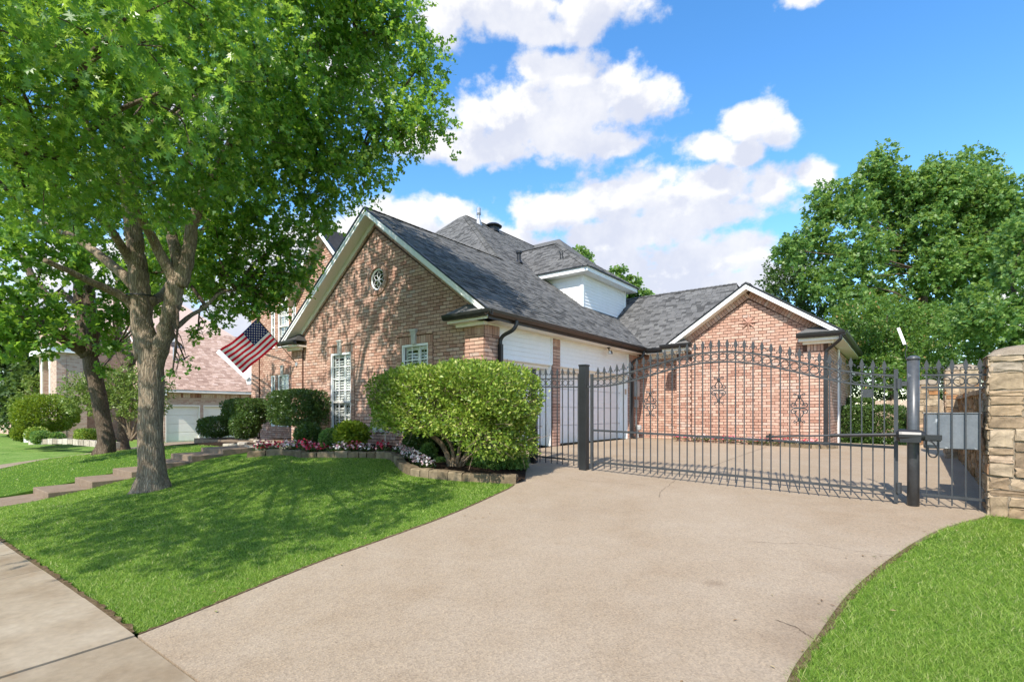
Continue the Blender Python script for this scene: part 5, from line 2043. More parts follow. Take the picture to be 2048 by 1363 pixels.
# block edging of the front bed
ed = thing('bed_edging', 'curving row of worn stone blocks edging the front flower bed', 'edging', (0, 0, 0))
pth = smooth_path(EDGE, 12)
seg = np.r_[0, np.cumsum(np.hypot(*np.diff(pth, axis=0).T))]
s = 0.0
while s < seg[-1] - .1:
    L = rnd.uniform(.28, .46) if s < 3 else rnd.uniform(.17, .30)
    a = np.array([np.interp(s, seg, pth[:, k]) for k in (0, 1)])
    b = np.array([np.interp(min(s + L, seg[-1]), seg, pth[:, k]) for k in (0, 1)])
    pa, pb = G(*a), G(*b)
    h = rnd.uniform(.115, .15)
    m_ = MB()
    d_ = (pb - pa).normalized()
    s_ = Vector((-d_.y, d_.x, 0)).normalized()
    vs_ = []
    for zz, k in ((-.06, 1.0), (h * .8, 1.0), (h, .84)):
        for (t, w) in ((.01, -.085), (.5, -.092), (.99, -.085), (.99, .085), (.5, .09), (.01, .085)):
            t2 = .5 + (t - .5) * (k if k == 1 else .95)
            p_ = pa + (pb - pa) * t2 + s_ * (w * k + .07) + Vector((0, 0, zz))
            vs_.append(p_ + Vector((rnd.uniform(-.008, .008), rnd.uniform(-.008, .008), rnd.uniform(-.008, .008) if zz > 0 else 0)))
    fs = []
    for l_ in (0, 6):
        fs += [(l_ + i, l_ + (i + 1) % 6, l_ + 6 + (i + 1) % 6, l_ + 6 + i) for i in range(6)]
    fs.append(tuple(range(12, 18)))
    m_.add(vs_, fs)
    part('block', m_, M['edging'], ed)
    s += L + .006
# dry-laid flat stones beside the walk
fsn = thing('stone_border', 'loose flat stones piled beside the top of the stepped walk', 'stone border', (0, 0, 0))
for i in range(34):
    px = rnd.uniform(448, 585)
    py = 906 - 22 * rnd.random() - (px - 448) * .05
    lx, lv = onground(px, py)
    if lv > -.3:
        continue
    g_ = G(lx, lv)
    n_ = 7
    w, h = rnd.uniform(.10, .24), rnd.uniform(.05, .10)
    a0 = rnd.uniform(0, 6)
    lo, hi = [], []
    for k in range(n_):
        t = a0 + 2 * math.pi * k / n_
        r_ = w * rnd.uniform(.75, 1.1)
        lo.append((g_.x + math.cos(t) * r_, g_.y + math.sin(t) * r_ * .7, g_.z - .03))
        hi.append((g_.x + math.cos(t) * r_ * .92, g_.y + math.sin(t) * r_ * .65, g_.z + h + rnd.uniform(0, .025)))
    m_ = MB().add(lo + hi, [(k, (k + 1) % n_, n_ + (k + 1) % n_, n_ + k) for k in range(n_)] + [tuple(range(n_, 2 * n_))])
    part('stone', m_, M['flag_stone'], fsn)
# kerb of the small bed under the wing gable
kb = thing('bed_kerb', 'low stone kerb of the narrow bed under the rear gable', 'kerb', (0, 0, 0))
kp = [onground(*p) for p in ((1374, 877), (1420, 881), (1480, 886), (1560, 892), (1640, 897), (1672, 896))]
kpt = smooth_path(kp, 8)
for i in range(0, len(kpt) - 1, 2):
    a, b = G(*kpt[i]), G(*kpt[min(i + 2, len(kpt) - 1)])
    m_ = MB().beam(a + (b - a) * .02 + Vector((0, 0, .03)), b - (b - a) * .02 + Vector((0, 0, .03)), .12, .13)
    part('block', m_, M['edging'], kb)
mb = MB()
n_ = len(kpt)
for i in range(n_):
    for t in (0.0, 1.0):
        q = (kpt[i][0], kpt[i][1] + (VG - .03 - kpt[i][1]) * t)
        g_ = G(*q)
        mb.v.append((g_.x, g_.y, g_.z + .05))
for i in range(n_ - 1):
    mb.f.append([2 * i, 2 * i + 2, 2 * i + 3, 2 * i + 1])
    mb.mi.append(0)
struct('planting_bed', mb, M['soil'])

# ---------------------------------------------------------------- flag on the left pilaster
fb = hv(-7.57, -.06, 2.38)
ft = hv(-7.57, -1.33, 2.38 + 1.27)
pole = thing('flag_pole', 'thin brown flag pole slanting out from the brick pilaster', 'flag pole', fb)
pole.rotation_euler = (0, 0, 0)
part('shaft', MB().tube([(0, 0, 0), ft - fb], .013, 8), M['twig'], pole)
br_ = MB().lathe([(.05, -.06), (.05, .05)], (0, 0, 0), 10)
part('bracket', br_, M['steel'], pole)
part('finial', MB().lathe([(.012, 0), (.022, .02), (.012, .045)], ft - fb, 8), M['steel'], pole)
pd = (ft - fb).normalized()
h0 = ft - pd * .06                       # canton corner at the tip
hoist = -pd * .90
fly = Vector((-1.10, .05, -.90))
flag = MB()
NR, NC = 26, 40
grid = []
for i in range(NR + 1):
    for j in range(NC + 1):
        a, b = i / NR, j / NC
        p_ = h0 + hoist * a + fly * b
        sag = -.05 * math.sin(math.pi * b) * (1 - .6 * a) + .0
        wave = .055 * b ** .7 * math.sin(7.5 * b + 2.2 * a + .6) + .03 * b * math.sin(15 * b - 3 * a)
        p_ = p_ + Vector((.35, -.9, .1)) * wave + Vector((0, 0, sag * 1.0))
        flag.v.append(tuple(p_))
fs, mi = [], []
for i in range(NR):
    for j in range(NC):
        a = i * (NC + 1) + j
        stripe = i // 2
        if stripe < 7 and j < NC * .4:
            m_i = 2
        else:
            m_i = 0 if stripe % 2 == 0 else 1
        flag.f.append([a, a + 1, a + NC + 2, a + NC + 1])
        flag.mi.append(m_i)
fpos = lambda a, b: (lambda p_, w_, s_: p_ + Vector((.35, -.9, .1)) * w_ + Vector((0, 0, s_)))(h0 + hoist * a + fly * b, .055 * b ** .7 * math.sin(7.5 * b + 2.2 * a + .6) + .03 * b * math.sin(15 * b - 3 * a), -.05 * math.sin(math.pi * b) * (1 - .6 * a))
fn = (fly.cross(hoist)).normalized()
if fn.y > 0:
    fn = -fn
for r_ in range(9):
    for c_ in range(6 if r_ % 2 == 0 else 5):
        b = .4 * (1 + 2 * c_ + (r_ % 2)) / 12
        a = (7 / 13) * (r_ + 1) / 10
        e1, e2_ = fly.normalized(), hoist.normalized()
        for side_ in (1, -1):
            cc = fpos(a, b) + fn * (.006 * side_)
            pts = []
            for k in range(10):
                t = math.pi * k / 5 - math.pi / 2
                rr = .026 if k % 2 == 0 else .0105
                pts.append(cc + e1 * (math.cos(t) * rr) + e2_ * (math.sin(t) * rr))
            flag.add(pts, [tuple(range(10))], 1)
fl_o = link('flag', flag.mesh('flag', [M['red'], M['flagwhite'], M['blue']], False))
tag(fl_o, 'red white and blue striped flag with stars hanging from the pole', 'flag')
# ---------------------------------------------------------------- foliage
def tmpl(right, fold=.10):
    """leaf outline from its right-hand edge, base to tip"""
    r_ = [(x, y, fold * x) for x, y in right]
    l_ = [(-x, y, fold * x) for x, y in right[::-1]]
    return np.array([(0, 0, 0)] + r_ + [(0, 1, -.06)] + l_, float)


T_OAK = tmpl([(.025, .18), (.30, .20), (.05, .31), (.46, .50), (.06, .54), (.34, .86), (.05, .78)])
T_LOBE = tmpl([(.34, .22), (.06, .40), (.40, .70)])
T_OVAL = tmpl([(.25, .42)], .25)
T_OBOV = tmpl([(.14, .30), (.27, .68)], .2)


def unit(a):
    return a / np.maximum(np.linalg.norm(a, axis=-1, keepdims=True), 1e-9)


def leaf_verts(pos, d_, nrm, size, T):
    d_ = unit(d_)
    s = unit(np.cross(d_, nrm))
    n_ = np.cross(s, d_)
    V = pos[:, None, :] + size[:, None, None] * (s[:, None, :] * T[None, :, 0:1] + d_[:, None, :] * T[None, :, 1:2] + n_[:, None, :] * T[None, :, 2:3])
    return V


def spray_leaves(clumps, per, m=7, size=(.11, .16), droop=.35, shell=.5, updir=.7, spread=.8, squash=(1, 1, 1)):
    """clusters of leaves (twig ends) through ellipsoidal clumps: clumps = (x, y, z, r)"""
    P, D, N, S = [], [], [], []
    for (x, y, z, r_) in clumps:
        k = max(3, int(per * r_ * r_))
        u_ = unit(rng.normal(size=(k, 3)))
        t = shell + (1 - shell) * rng.random(k) ** .7
        t = np.where(rng.random(k) < .18, rng.random(k) * shell, t) * (1 + .22 * np.sin(u_[:, 0] * 5 + x * 3) * np.cos(u_[:, 2] * 4 + y * 2))
        c_ = np.array([x, y, z]) + u_ * (t * r_)[:, None] * np.array(squash)
        o_ = unit(u_ + rng.normal(size=(k, 3)) * .45 + np.array([0, 0, -droop]))
        for j in range(m):
            P.append(c_ + o_ * (rng.uniform(-.10, .05, (k, 1))) + rng.normal(size=(k, 3)) * .035)
            dd = unit(o_ * .55 + rng.normal(size=(k, 3)) * spread + np.array([0, 0, -droop * .6]))
            D.append(dd)
            N.append(unit(np.array([0, 0, updir]) + rng.normal(size=(k, 3)) * .55 + u_ * .25))
            S.append(rng.uniform(size[0], size[1], k))
    return np.vstack(P), np.vstack(D), np.vstack(N), np.concatenate(S)


def crown(parent, P, D, N, S, T, mat, singles=0, name='crown', lname='leaf'):
    """one joined crown; the nearest leaves in view as objects of their own"""
    if singles:
        dist = np.linalg.norm(P - np.array([0, 0, 1.5]), axis=1)
        inside = (np.abs(P[:, 0]) < .97 * P[:, 1]) & (P[:, 2] - 1.5 < .78 * P[:, 1]) & (P[:, 1] > .5)
        score = np.where(inside, S / dist, 0)
        idx = np.argsort(-score)[:singles]
        me = bpy.data.meshes.new(lname)
        me.from_pydata([tuple(p) for p in T], [], [tuple(range(len(T)))])
        me.materials.append(M[mat])
        inv = parent.matrix_basis.inverted()
        for i in idx:
            d_ = Vector(D[i]).normalized()
            s = d_.cross(Vector(N[i])).normalized()
            n_ = s.cross(d_)
            m = Matrix.Identity(4)
            for r_ in range(3):
                m[r_][0], m[r_][1], m[r_][2], m[r_][3] = s[r_] * S[i], d_[r_] * S[i], n_[r_] * S[i], P[i][r_]
            o_ = link(lname, me, parent)
            o_.matrix_local = inv @ m
        keep = np.ones(len(P), bool)
        keep[idx] = False
        P, D, N, S = P[keep], D[keep], N[keep], S[keep]
    V = leaf_verts(P, D, N, S, T)
    loc = np.array(parent.location)
    Vl = V.reshape(-1, 3) - loc
    return link(name, tri_mesh(name, Vl, len(T), M[mat]), parent, kind='stuff')


def limb(parent, pts, r0, r1, mat='bark', n=10, name='limb', k=6, wob=.05):
    loc = parent.location
    p = smooth_path([tuple(Vector(q) - loc) for q in pts], k)
    p[1:-1] += rng.normal(size=(len(p) - 2, 3)) * (min(r0, r1) * .10)
    rr = np.linspace(r0, r1, len(p))
    m_ = MB().tube(p, list(rr), n, wob=wob)
    return part(name, m_, M[mat], parent, True)


def trunk(parent, pts, radii, mat, roots=6, flare=.9, n=22, name='trunk'):
    """a tapered trunk with a root flare and lengthwise ridges"""
    loc = parent.location
    p = smooth_path([tuple(Vector(q) - loc) for q in pts], 8)
    t = np.linspace(0, 1, len(p))
    rr = np.interp(t, np.linspace(0, 1, len(radii)), radii)
    m_ = MB()
    ph = rnd.uniform(0, 6)
    for i, (q, r_) in enumerate(zip(p, rr)):
        h = q[2] - p[0][2]
        fl = flare * math.exp(-h / .16) + .16 * math.exp(-h / .6)
        for j in range(n):
            a = 2 * math.pi * j / n
            rt = max(0, math.cos(roots * a / 1.0 + ph)) ** 1.5 + .25 * math.cos(2 * a + ph * 2)
            rg = .035 * math.sin(a * 9 + h * 2.0) + .025 * math.sin(a * 5 - h * 3 + ph)
            k = r_ * (1 + fl * (.35 + .65 * max(0, rt)) + rg)
            m_.v.append((q[0] + math.cos(a) * k, q[1] + math.sin(a) * k, q[2] - (0.10 * fl if h < .15 else 0)))
    for i in range(len(p) - 1):
        for j in range(n):
            a, b = i * n + j, i * n + (j + 1) % n
            m_.f.append([a, b, b + n, a + n])
            m_.mi.append(0)
    m_.f.append([(len(p) - 1) * n + j for j in range(n)])
    m_.mi.append(0)
    return part(name, m_, M[mat], parent, True)


def twigs(parent, clumps, nodes, mat, r0=.03, per=4):
    """secondary branches from the limbs out to each clump, all in one part"""
    m_ = MB()
    loc = Vector(parent.location)
    nd = [Vector(q) for q in nodes]
    for (x, y, z, r_) in clumps:
        c_ = Vector((x, y, z))
        near = min(nd, key=lambda q: (q - c_).length + max(0, q.z - c_.z) * .8)
        mid = near.lerp(c_, .55) + Vector((rnd.uniform(-.2, .2), rnd.uniform(-.2, .2), rnd.uniform(.0, .3)))
        L = (c_ - near).length
        k = min(1.6, .5 + L * .3)
        m_.tube(smooth_path([tuple(near - loc), tuple(mid - loc), tuple(c_ - loc)], 5), list(np.linspace(r0 * k, r0 * .35, 11)), 6)
        for i in range(per):
            u_ = Vector((rnd.gauss(0, 1), rnd.gauss(0, 1), rnd.gauss(.1, .8))).normalized()
            st = mid.lerp(c_, rnd.uniform(.3, 1.0))
            en = c_ + u_ * r_ * .85
            m2 = st.lerp(en, .5) + Vector((rnd.uniform(-.1, .1), rnd.uniform(-.1, .1), rnd.uniform(0, .12)))
            m_.tube(smooth_path([tuple(st - loc), tuple(m2 - loc), tuple(en - loc)], 3), list(np.linspace(r0 * .38, r0 * .10, 7)), 5, cap=False)
    return part('branches', m_, M[mat], parent, True, kind='stuff')


def C4(*l):
    """clumps given by direction, distance and radius"""
    out = []
    for (px, py, Y, r_) in l:
        p_ = at(px, py, Y)
        out.append((p_.x, p_.y, p_.z, r_))
    return out


# ---- the big oak on the front lawn
tb = G(-3.38, -5.22)
oak = thing('oak_tree', 'large oak with forked grey brown trunk on the front lawn', 'tree', tb)
A = lambda px, py, Y=9.2: at(px, py, Y)
trunk(oak, [tb - Z3 * .05, tb + Z3 * .25 + Vector((.0, 0, 0)), A(301, 880), A(303, 800), A(302, 740), A(297, 690), A(289, 640)], [.215, .198, .19, .186, .19, .205, .10], 'bark', roots=5, flare=.85, n=26)
limb(oak, [A(294, 715), A(286, 660), A(282, 600), A(276, 540), A(270, 480), A(262, 420), A(255, 330), A(262, 220), A(280, 90)], .185, .10, n=14, k=5)
limb(oak, [A(303, 780), A(311, 730), A(326, 680, 9.15), A(340, 630, 9.1), A(349, 590, 9.1), A(354, 555, 9.1)], .135, .14, n=14, k=5)
limb(oak, [A(352, 570, 9.1), A(336, 535, 9.0), A(316, 500, 8.9), A(302, 470, 8.7), A(282, 435, 8.4), A(262, 380, 8.0), A(235, 300, 7.4)], .105, .045, k=5)
limb(oak, [A(358, 570, 9.1), A(356, 530, 9.1), A(348, 490, 9.2), A(342, 450, 9.3), A(360, 360, 9.4), A(390, 260, 9.5)], .115, .06, k=5)
limb(oak, [A(360, 572, 9.1), A(372, 530, 9.1), A(381, 480, 9.1), A(387, 440, 9.1), A(420, 360, 9.0), A(480, 260, 9.1), A(560, 160, 9.3), A(640, 90, 9.5)], .125, .05, k=5)
limb(oak, [A(274, 622), A(252, 598, 9.1), A(215, 578, 8.9), A(180, 562, 8.6), A(150, 548, 8.3), A(90, 520, 7.8)], .085, .04, k=4)
limb(oak, [A(270, 575), A(245, 548, 9.2), A(205, 515, 9.4), A(175, 492, 9.6), A(140, 470, 9.9), A(70, 440, 10.2)], .10, .045, k=4)
limb(oak, [A(268, 535), A(248, 500, 9.0), A(225, 465, 8.7), A(195, 432, 8.3), A(160, 412, 7.9), A(100, 360, 7.2)], .085, .04, k=4)
limb(oak, [A(352, 655), A(380, 632, 9.5), A(412, 612, 9.8), A(440, 586, 10.0), A(472, 580, 10.2), A(520, 575, 10.4)], .045, .016, k=4)
limb(oak, [A(300, 605), A(330, 585, 9.8), A(350, 545, 10.3), A(375, 500, 10.8), A(430, 440, 11), A(520, 420, 11)], .09, .04, k=4)
limb(oak, [A(255, 330), A(330, 250, 9.6), A(450, 150, 10), A(600, 100, 10), A(720, 70, 9.8), A(800, 60, 9.6)], .10, .03, k=4)
limb(oak, [A(262, 420), A(200, 300, 8.6), A(150, 200, 8), A(90, 60, 7.2)], .09, .035, k=4)
limb(oak, [A(255, 330), A(350, 180, 8.5), A(420, 40, 8), A(480, -120, 7.6)], .09, .035, k=4)
limb(oak, [A(480, 260, 9.1), A(560, 330, 9.8), A(640, 340, 9.9), A(720, 310, 9.7), A(790, 250, 9.5)], .05, .015, k=4)
collar = MB().ring(A(283, 592) - tb + Z3 * 0, (1, 0, 0), (0, 1, .05), .225, .012, 20, 5)
part('cable_collar', collar, M['black'], oak)
vis = C4((780, 60, 9.6, 1.05), (840, 130, 9.5, .66), (845, 240, 9.4, .66), (800, 265, 9.5, .7), (735, 235, 9.4, .85), (715, -40, 9.6, 1.25), (665, 70, 9.8, 1.05), (655, 330, 9.7, .85), (725, 335, 9.5, .62),
         (600, 215, 9.6, 1.0), (600, 400, 10.0, .85), (645, 425, 10.2, .55), (560, 490, 10.4, .75), (600, 520, 10.5, .5), (545, 570, 10.5, .55), (460, 530, 10.4, .75), (500, 430, 10.2, .95), (430, 590, 10.4, .45), (400, 520, 10.4, .6),
         (420, 420, 9.8, .85), (560, 300, 9.4, 1.0), (500, 600, 10.4, .4), (395, 668, 9.6, .20), (425, 640, 9.9, .28), (345, 745, 8.9, .08), (370, 720, 9.2, .13),
         (330, 320, 7.0, .75), (220, 330, 6.6, .75), (120, 340, 6.0, .65), (300, 200, 6.4, .85), (170, 210, 5.6, .75), (60, 280, 5.4, .55), (410, 160, 7.0, .95), (485, 280, 8.2, .95), (250, 70, 6.0, .85), (90, 90, 5.0, .7),
         (430, 20, 6.6, .9), (525, 120, 8.0, 1.05), (560, 230, 8.8, .9), (40, 170, 4.8, .5), (320, 410, 7.4, .42), (215, 400, 7.0, .38), (405, 345, 7.8, .6), (150, 430, 7.2, .45), (60, 400, 6.6, .5), (385, 400, 8.2, .38),
         (340, 60, 7.5, 1.0), (480, 350, 9.6, .7), (440, 470, 10, .6), (350, 490, 10.6, .8), (300, 545, 10.6, .6), (590, 560, 10.5, .45), (520, 550, 10.5, .6), (480, 610, 10.3, .42), (560, 610, 10.6, .3), (640, 250, 9.9, .8), (700, 150, 9.9, .8), (560, 20, 8.5, 1.1), (180, -60, 5.6, 1.0), (330, -90, 6.6, 1.1), (520, -120, 8.0, 1.2), (660, -110, 9, 1.2))
top = [(-4.3, 7.4, 9.6, 1.2), (-5.2, 9.4, 10.1, 1.3), (-6.6, 8.2, 10.9, 1.4), (-7.6, 10.2, 10.4, 1.3), (-8.6, 8.2, 9.4, 1.4), (-6.2, 6.2, 9.2, 1.2), (-4.4, 10.6, 9.6, 1.2), (-3.2, 9.6, 8.9, 1.05),
       (-5.6, 12.0, 9.0, 1.2), (-8.2, 6.2, 8.6, 1.3), (-3.5, 8.0, 8.8, .9), (-3.0, 11.3, 8.6, .9), (-2.5, 9.9, 9.3, .7),
       # low outer limbs towards the street, over the lawn's near edge
       (-3.1, 4.7, 4.5, .62), (-3.7, 3.5, 4.7, .80), (-4.6, 2.5, 4.7, .85), (-5.7, 2.6, 4.9, .9), (-6.9, 3.0, 5.0, .95), (-5.0, 4.2, 5.2, .95), (-6.3, 4.6, 5.4, 1.1), (-7.6, 5.2, 5.2, 1.15), (-4.5, 5.6, 5.5, .85),
       (-8.8, 4.2, 5.4, 1.1), (-9.4, 6.2, 6.0, 1.2), (-7.4, 6.8, 6.8, 1.2), (-5.9, 6.0, 7.0, 1.1), (-8.2, 2.6, 5.6, 1.0), (-10, 8, 6.6, 1.1), (-3.6, 2.6, 4.5, .6), (-4.6, 1.6, 4.7, .8), (-5.7, 1.7, 4.9, .85), (-2.95, 3.9, 4.5, .5), (-6.8, 2.1, 5.0, .9)]
nodes = [A(255, 330), A(262, 220), A(280, 90), A(262, 380, 8.0), A(235, 300, 7.4), A(360, 360, 9.4), A(390, 260, 9.5), A(480, 260, 9.1), A(560, 160, 9.3), A(640, 90, 9.5), A(150, 548, 8.3), A(90, 520, 7.8), A(70, 440, 10.2),
         A(100, 360, 7.2), A(472, 580, 10.2), A(412, 612, 9.8), A(520, 420, 11), A(430, 440, 11), A(720, 70, 9.8), A(600, 100, 10), A(90, 60, 7.2), A(150, 200, 8), A(420, 40, 8), A(480, -120, 7.6), A(640, 340, 9.9), A(720, 310, 9.7), A(352, 600, 9.1)]
twigs(oak, vis + top, nodes, 'darkbark', .034, 4)
P_, D_, N_, S_ = spray_leaves(vis, 235, 8, (.066, .122))
P2, D2, N2, S2 = spray_leaves(top[:13], 58, 7, (.11, .16))
Pl = spray_leaves(top[13:], 190, 7, (.10, .15))
P2, D2, N2, S2 = np.vstack([P2, Pl[0]]), np.vstack([D2, Pl[1]]), np.vstack([N2, Pl[2]]), np.concatenate([S2, Pl[3]])
near2 = P2[:, 1] < 6.5
P_, D_, N_, S_ = np.vstack([P_, P2[near2]]), np.vstack([D_, D2[near2]]), np.vstack([N_, N2[near2]]), np.concatenate([S_, S2[near2] * .85])
P2, D2, N2, S2 = P2[~near2], D2[~near2], N2[~near2], S2[~near2]
far_ = P_[:, 1] > 7.4
crown(oak, P_[~far_], D_[~far_], N_[~far_], S_[~far_], T_OAK, 'oakleaf', 300)
crown(oak, P_[far_], D_[far_], N_[far_], S_[far_], T_LOBE, 'oakleaf')
crown(oak, P2, D2, N2, S2, T_LOBE, 'oakleaf')
# print('oak leaves', len(P_), len(P2))

# ---- two trees left of the walk
tx = onground(205, 906)
b2 = G(*tx)
print('tree2', b2)
Y2 = b2.y
t2 = thing('street_tree', 'dark leaning tree left of the stepped walk', 'tree', b2)
A2 = lambda px, py, dy=0: at(px, py, Y2 + dy)
k2 = Y2 / 1023.0
trunk(t2, [b2 - Z3 * .05, A2(213, 880), A2(206, 840), A2(197, 790), A2(186, 740), A2(178, 700)], [14.5 * k2, 14 * k2, 13 * k2, 13 * k2, 14.5 * k2, 11 * k2], 'darkbark', roots=5, flare=.9)
limb(t2, [A2(178, 715), A2(172, 670), A2(165, 620), A2(158, 560), A2(150, 480), A2(140, 400)], 14 * k2, 8 * k2, 'darkbark')
limb(t2, [A2(182, 710), A2(184, 660), A2(180, 610), A2(172, 540), A2(168, 470)], 14 * k2, 7 * k2, 'darkbark')
limb(t2, [A2(172, 705), A2(150, 690, -.3), A2(118, 672, -.7), A2(90, 650, -1.0), A2(50, 632, -1.4), A2(0, 620, -1.8), A2(-60, 622, -2)], 13 * k2, 5 * k2, 'darkbark')
limb(t2, [A2(168, 680), A2(140, 650, .3), A2(110, 610, .6), A2(75, 570, .8), A2(40, 510, 1), A2(0, 470, 1)], 12 * k2, 5 * k2, 'darkbark')
limb(t2, [A2(165, 620), A2(130, 590, .4), A2(95, 590, .8), A2(40, 580, 1.2)], 8 * k2, 4 * k2, 'darkbark')
tx = onground(246, 899)
b3 = G(*tx)
Y3_ = b3.y
k3 = Y3_ / 1023.0
t3 = thing('street_tree', 'slender dark tree just right of the leaning one', 'tree', b3)
A3 = lambda px, py, dy=0: at(px, py, Y3_ + dy)
trunk(t3, [b3 - Z3 * .05, A3(246, 870), A3(246, 830), A3(250, 790), A3(256, 750), A3(256, 722)], [9.5 * k3, 9 * k3, 8.5 * k3, 8.5 * k3, 9.5 * k3, 8 * k3], 'darkbark', roots=4, flare=.8, n=16)
limb(t3, [A3(252, 730), A3(240, 705), A3(236, 670), A3(232, 620), A3(240, 540)], 8 * k3, 5 * k3, 'darkbark')
limb(t3, [A3(258, 728), A3(272, 700), A3(280, 660), A3(300, 600), A3(330, 520)], 9 * k3, 5 * k3, 'darkbark')
cl2 = C4((20, 500, 13, 1.0), (95, 470, 13.2, 1.0), (165, 520, 13.5, .85), (40, 600, 12.6, .8), (110, 610, 13, .6), (15, 668, 12, .62), (65, 672, 12.2, .5), (60, 400, 13.5, 1.3), (160, 400, 13.8, 1.2), (-40, 560, 12, 1.0), (-30, 680, 11.6, .7), (10, 350, 14, 1.3), (120, 300, 14, 1.2), (130, 665, 12.8, .4), (95, 690, 12.3, .28))
cl3 = C4((225, 520, 14.5, .85), (250, 600, 14.4, .65), (195, 650, 14.2, .55), (228, 690, 14.2, .42), (205, 735, 14, .25), (300, 560, 14.6, .8), (300, 450, 15, 1.0), (340, 500, 15, .9), (230, 620, 14.4, .6), (275, 640, 14.6, .4), (390, 560, 15, .7), (450, 480, 15, .8), (420, 560, 15, .6), (330, 600, 15, .5))
twigs(t2, cl2, [A2(150, 480), A2(140, 400), A2(168, 470), A2(50, 632, -1.4), A2(90, 650, -1), A2(40, 510, 1), A2(110, 610, .6), A2(0, 620, -1.8)], 'darkbark', .035, 3)
twigs(t3, cl3, [A3(232, 620), A3(240, 540), A3(300, 600), A3(330, 520), A3(236, 690)], 'darkbark', .03, 3)
crown(t2, *spray_leaves(cl2, 105, 7, (.13, .19)), T_LOBE, 'oakleaf_far')
crown(t3, *spray_leaves(cl3, 120, 7, (.12, .18)), T_LOBE, 'oakleaf_far')

# ---- trees behind the house and wall
def far_tree(label, cl, base_px, mat, per, size, Tm=T_OVAL, name='tree', group=None, m=6, rt=.22):
    Yb = base_px[1]
    p0 = at(base_px[0], 825, Yb)
    p0.z = float(gz(*LOC(p0.x, p0.y)))
    t_ = thing(name, label, 'tree', p0, 0, group)
    cs = C4(*cl)
    ctr = Vector(np.mean(np.array(cs)[:, :3], axis=0))
    limb(t_, [p0 - Z3 * .1, p0.lerp(ctr, .35) + Vector((.2, 0, 0)), p0.lerp(ctr, .8), Vector((ctr.x, ctr.y, max(c_[2] for c_ in cs)))], rt, rt * .2, 'darkbark', 10, 'trunk', 6)
    twigs(t_, cs, [p0.lerp(ctr, k) + Vector((rnd.uniform(-.4, .4), rnd.uniform(-.4, .4), 0)) for k in (.45, .55, .65, .75, .85, .95, 1.05, 1.15)], 'darkbark', rt * .11, 2)
    crown(t_, *spray_leaves(cs, per, m, size, shell=.45), Tm, mat)
    return t_


def ring_of(lst, Y, r_):
    return [(px, py, Y + rnd.uniform(-1.2, 1.2), r_ * rnd.uniform(.62, 1.12)) for px, py in lst]


far_tree('tall spreading green tree behind the stone wall', ring_of([(1940, 345), (1965, 362), (1992, 405), (2010, 430), (1866, 368), (1830, 372), (1760, 336), (1716, 388), (1655, 408), (1630, 470), (1580, 500), (1968, 395), (2002, 445), (2035, 500), (1880, 400), (1840, 400), (1900, 470), (1950, 480), (1870, 540), (1830, 470), (1900, 520), (1915, 380), (1865, 375), (1836, 385), (1790, 392), (1762, 352), (1720, 420), (1780, 430), (1860, 440), (1930, 430), (1965, 420), (1985, 490), (2015, 475), (2030, 450), (2052, 495), (2040, 520), (2070, 480), (1660, 430), (1660, 500), (1725, 500), (1800, 510), (1880, 510), (1950, 530), (2010, 540), (1690, 570), (1760, 580), (1840, 590), (1920, 590), (1630, 560), (1720, 640), (1780, 655), (1840, 650), (1900, 640), (1960, 650), (1700, 700), (1760, 715), (1820, 715), (1880, 710)], 25, 1.25),
         (1820, 25), 'treeleaf', 190, (.15, .24), T_LOBE, 'shade_tree', rt=.3)
far_tree('dark evergreen oak behind the ridge of the rear gable', ring_of([(1575, 540), (1600, 500), (1550, 575), (1610, 580), (1650, 620), (1570, 620), (1630, 670), (1560, 660), (1600, 640), (1690, 660)], 28, 1.25), (1610, 28), 'darkleaf', 200, (.14, .22), T_OVAL, 'live_oak', rt=.3)
far_tree('crape myrtle with reddish tips spilling over the back fence', ring_of([(1690, 645), (1745, 625), (1805, 640), (1860, 640), (1725, 690), (1790, 695), (1850, 700), (1690, 720), (1760, 745), (1825, 750), (1895, 670), (1650, 690)], 19, .85), (1770, 19), 'myrtleleaf', 330, (.10, .15), T_OVAL, 'crape_myrtle', rt=.12)
far_tree('pale green tree at the right edge behind the large stone pillar', ring_of([(2010, 560), (2045, 620), (1990, 640), (1960, 700), (2020, 690), (1935, 640), (2060, 540), (2080, 660), (1960, 600), (2090, 600), (2060, 700), (2035, 510), (2075, 490), (2020, 530), (2050, 470)], 16.5, .75), (2050, 16.5), 'treeleaf', 330, (.11, .17), T_LOBE, 'shade_tree', rt=.16)
far_tree('dark shrub mass in the shade below the crape myrtle', ring_of([(1690, 775), (1740, 785), (1790, 785), (1840, 780), (1900, 745), (1950, 735), (1985, 745), (1660, 780), (1880, 790), (1930, 780), (1715, 735), (1770, 740), (1825, 745), (1870, 750)], 21.5, .8), (1800, 21.5), 'darkleaf', 260, (.13, .19), T_OVAL, 'evergreen_shrub', rt=.08)
far_tree('green tree top showing above the roof beside the white dormer', ring_of([(1240, 575), (1265, 570), (1285, 600), (1230, 600), (1255, 610), (1235, 555)], 36, 1.0), (1255, 36), 'treeleaf', 160, (.22, .32), T_LOBE, 'shade_tree')
far_tree('small green tree top peeping over the dormer roof', ring_of([(1160, 512), (1172, 520), (1150, 525)], 38, .75), (1160, 38), 'treeleaf', 160, (.22, .32), T_LOBE, 'shade_tree')
far_tree('dark tree mass at the far left beyond the neighbour', ring_of([(20, 740), (65, 730), (-10, 800), (50, 790), (30, 690), (75, 770), (-30, 720), (90, 700), (10, 650), (60, 640), (-40, 640), (95, 820), (60, 840)], 38, 1.9), (30, 38), 'darkleaf', 90, (.3, .42), T_OVAL, 'shade_tree')
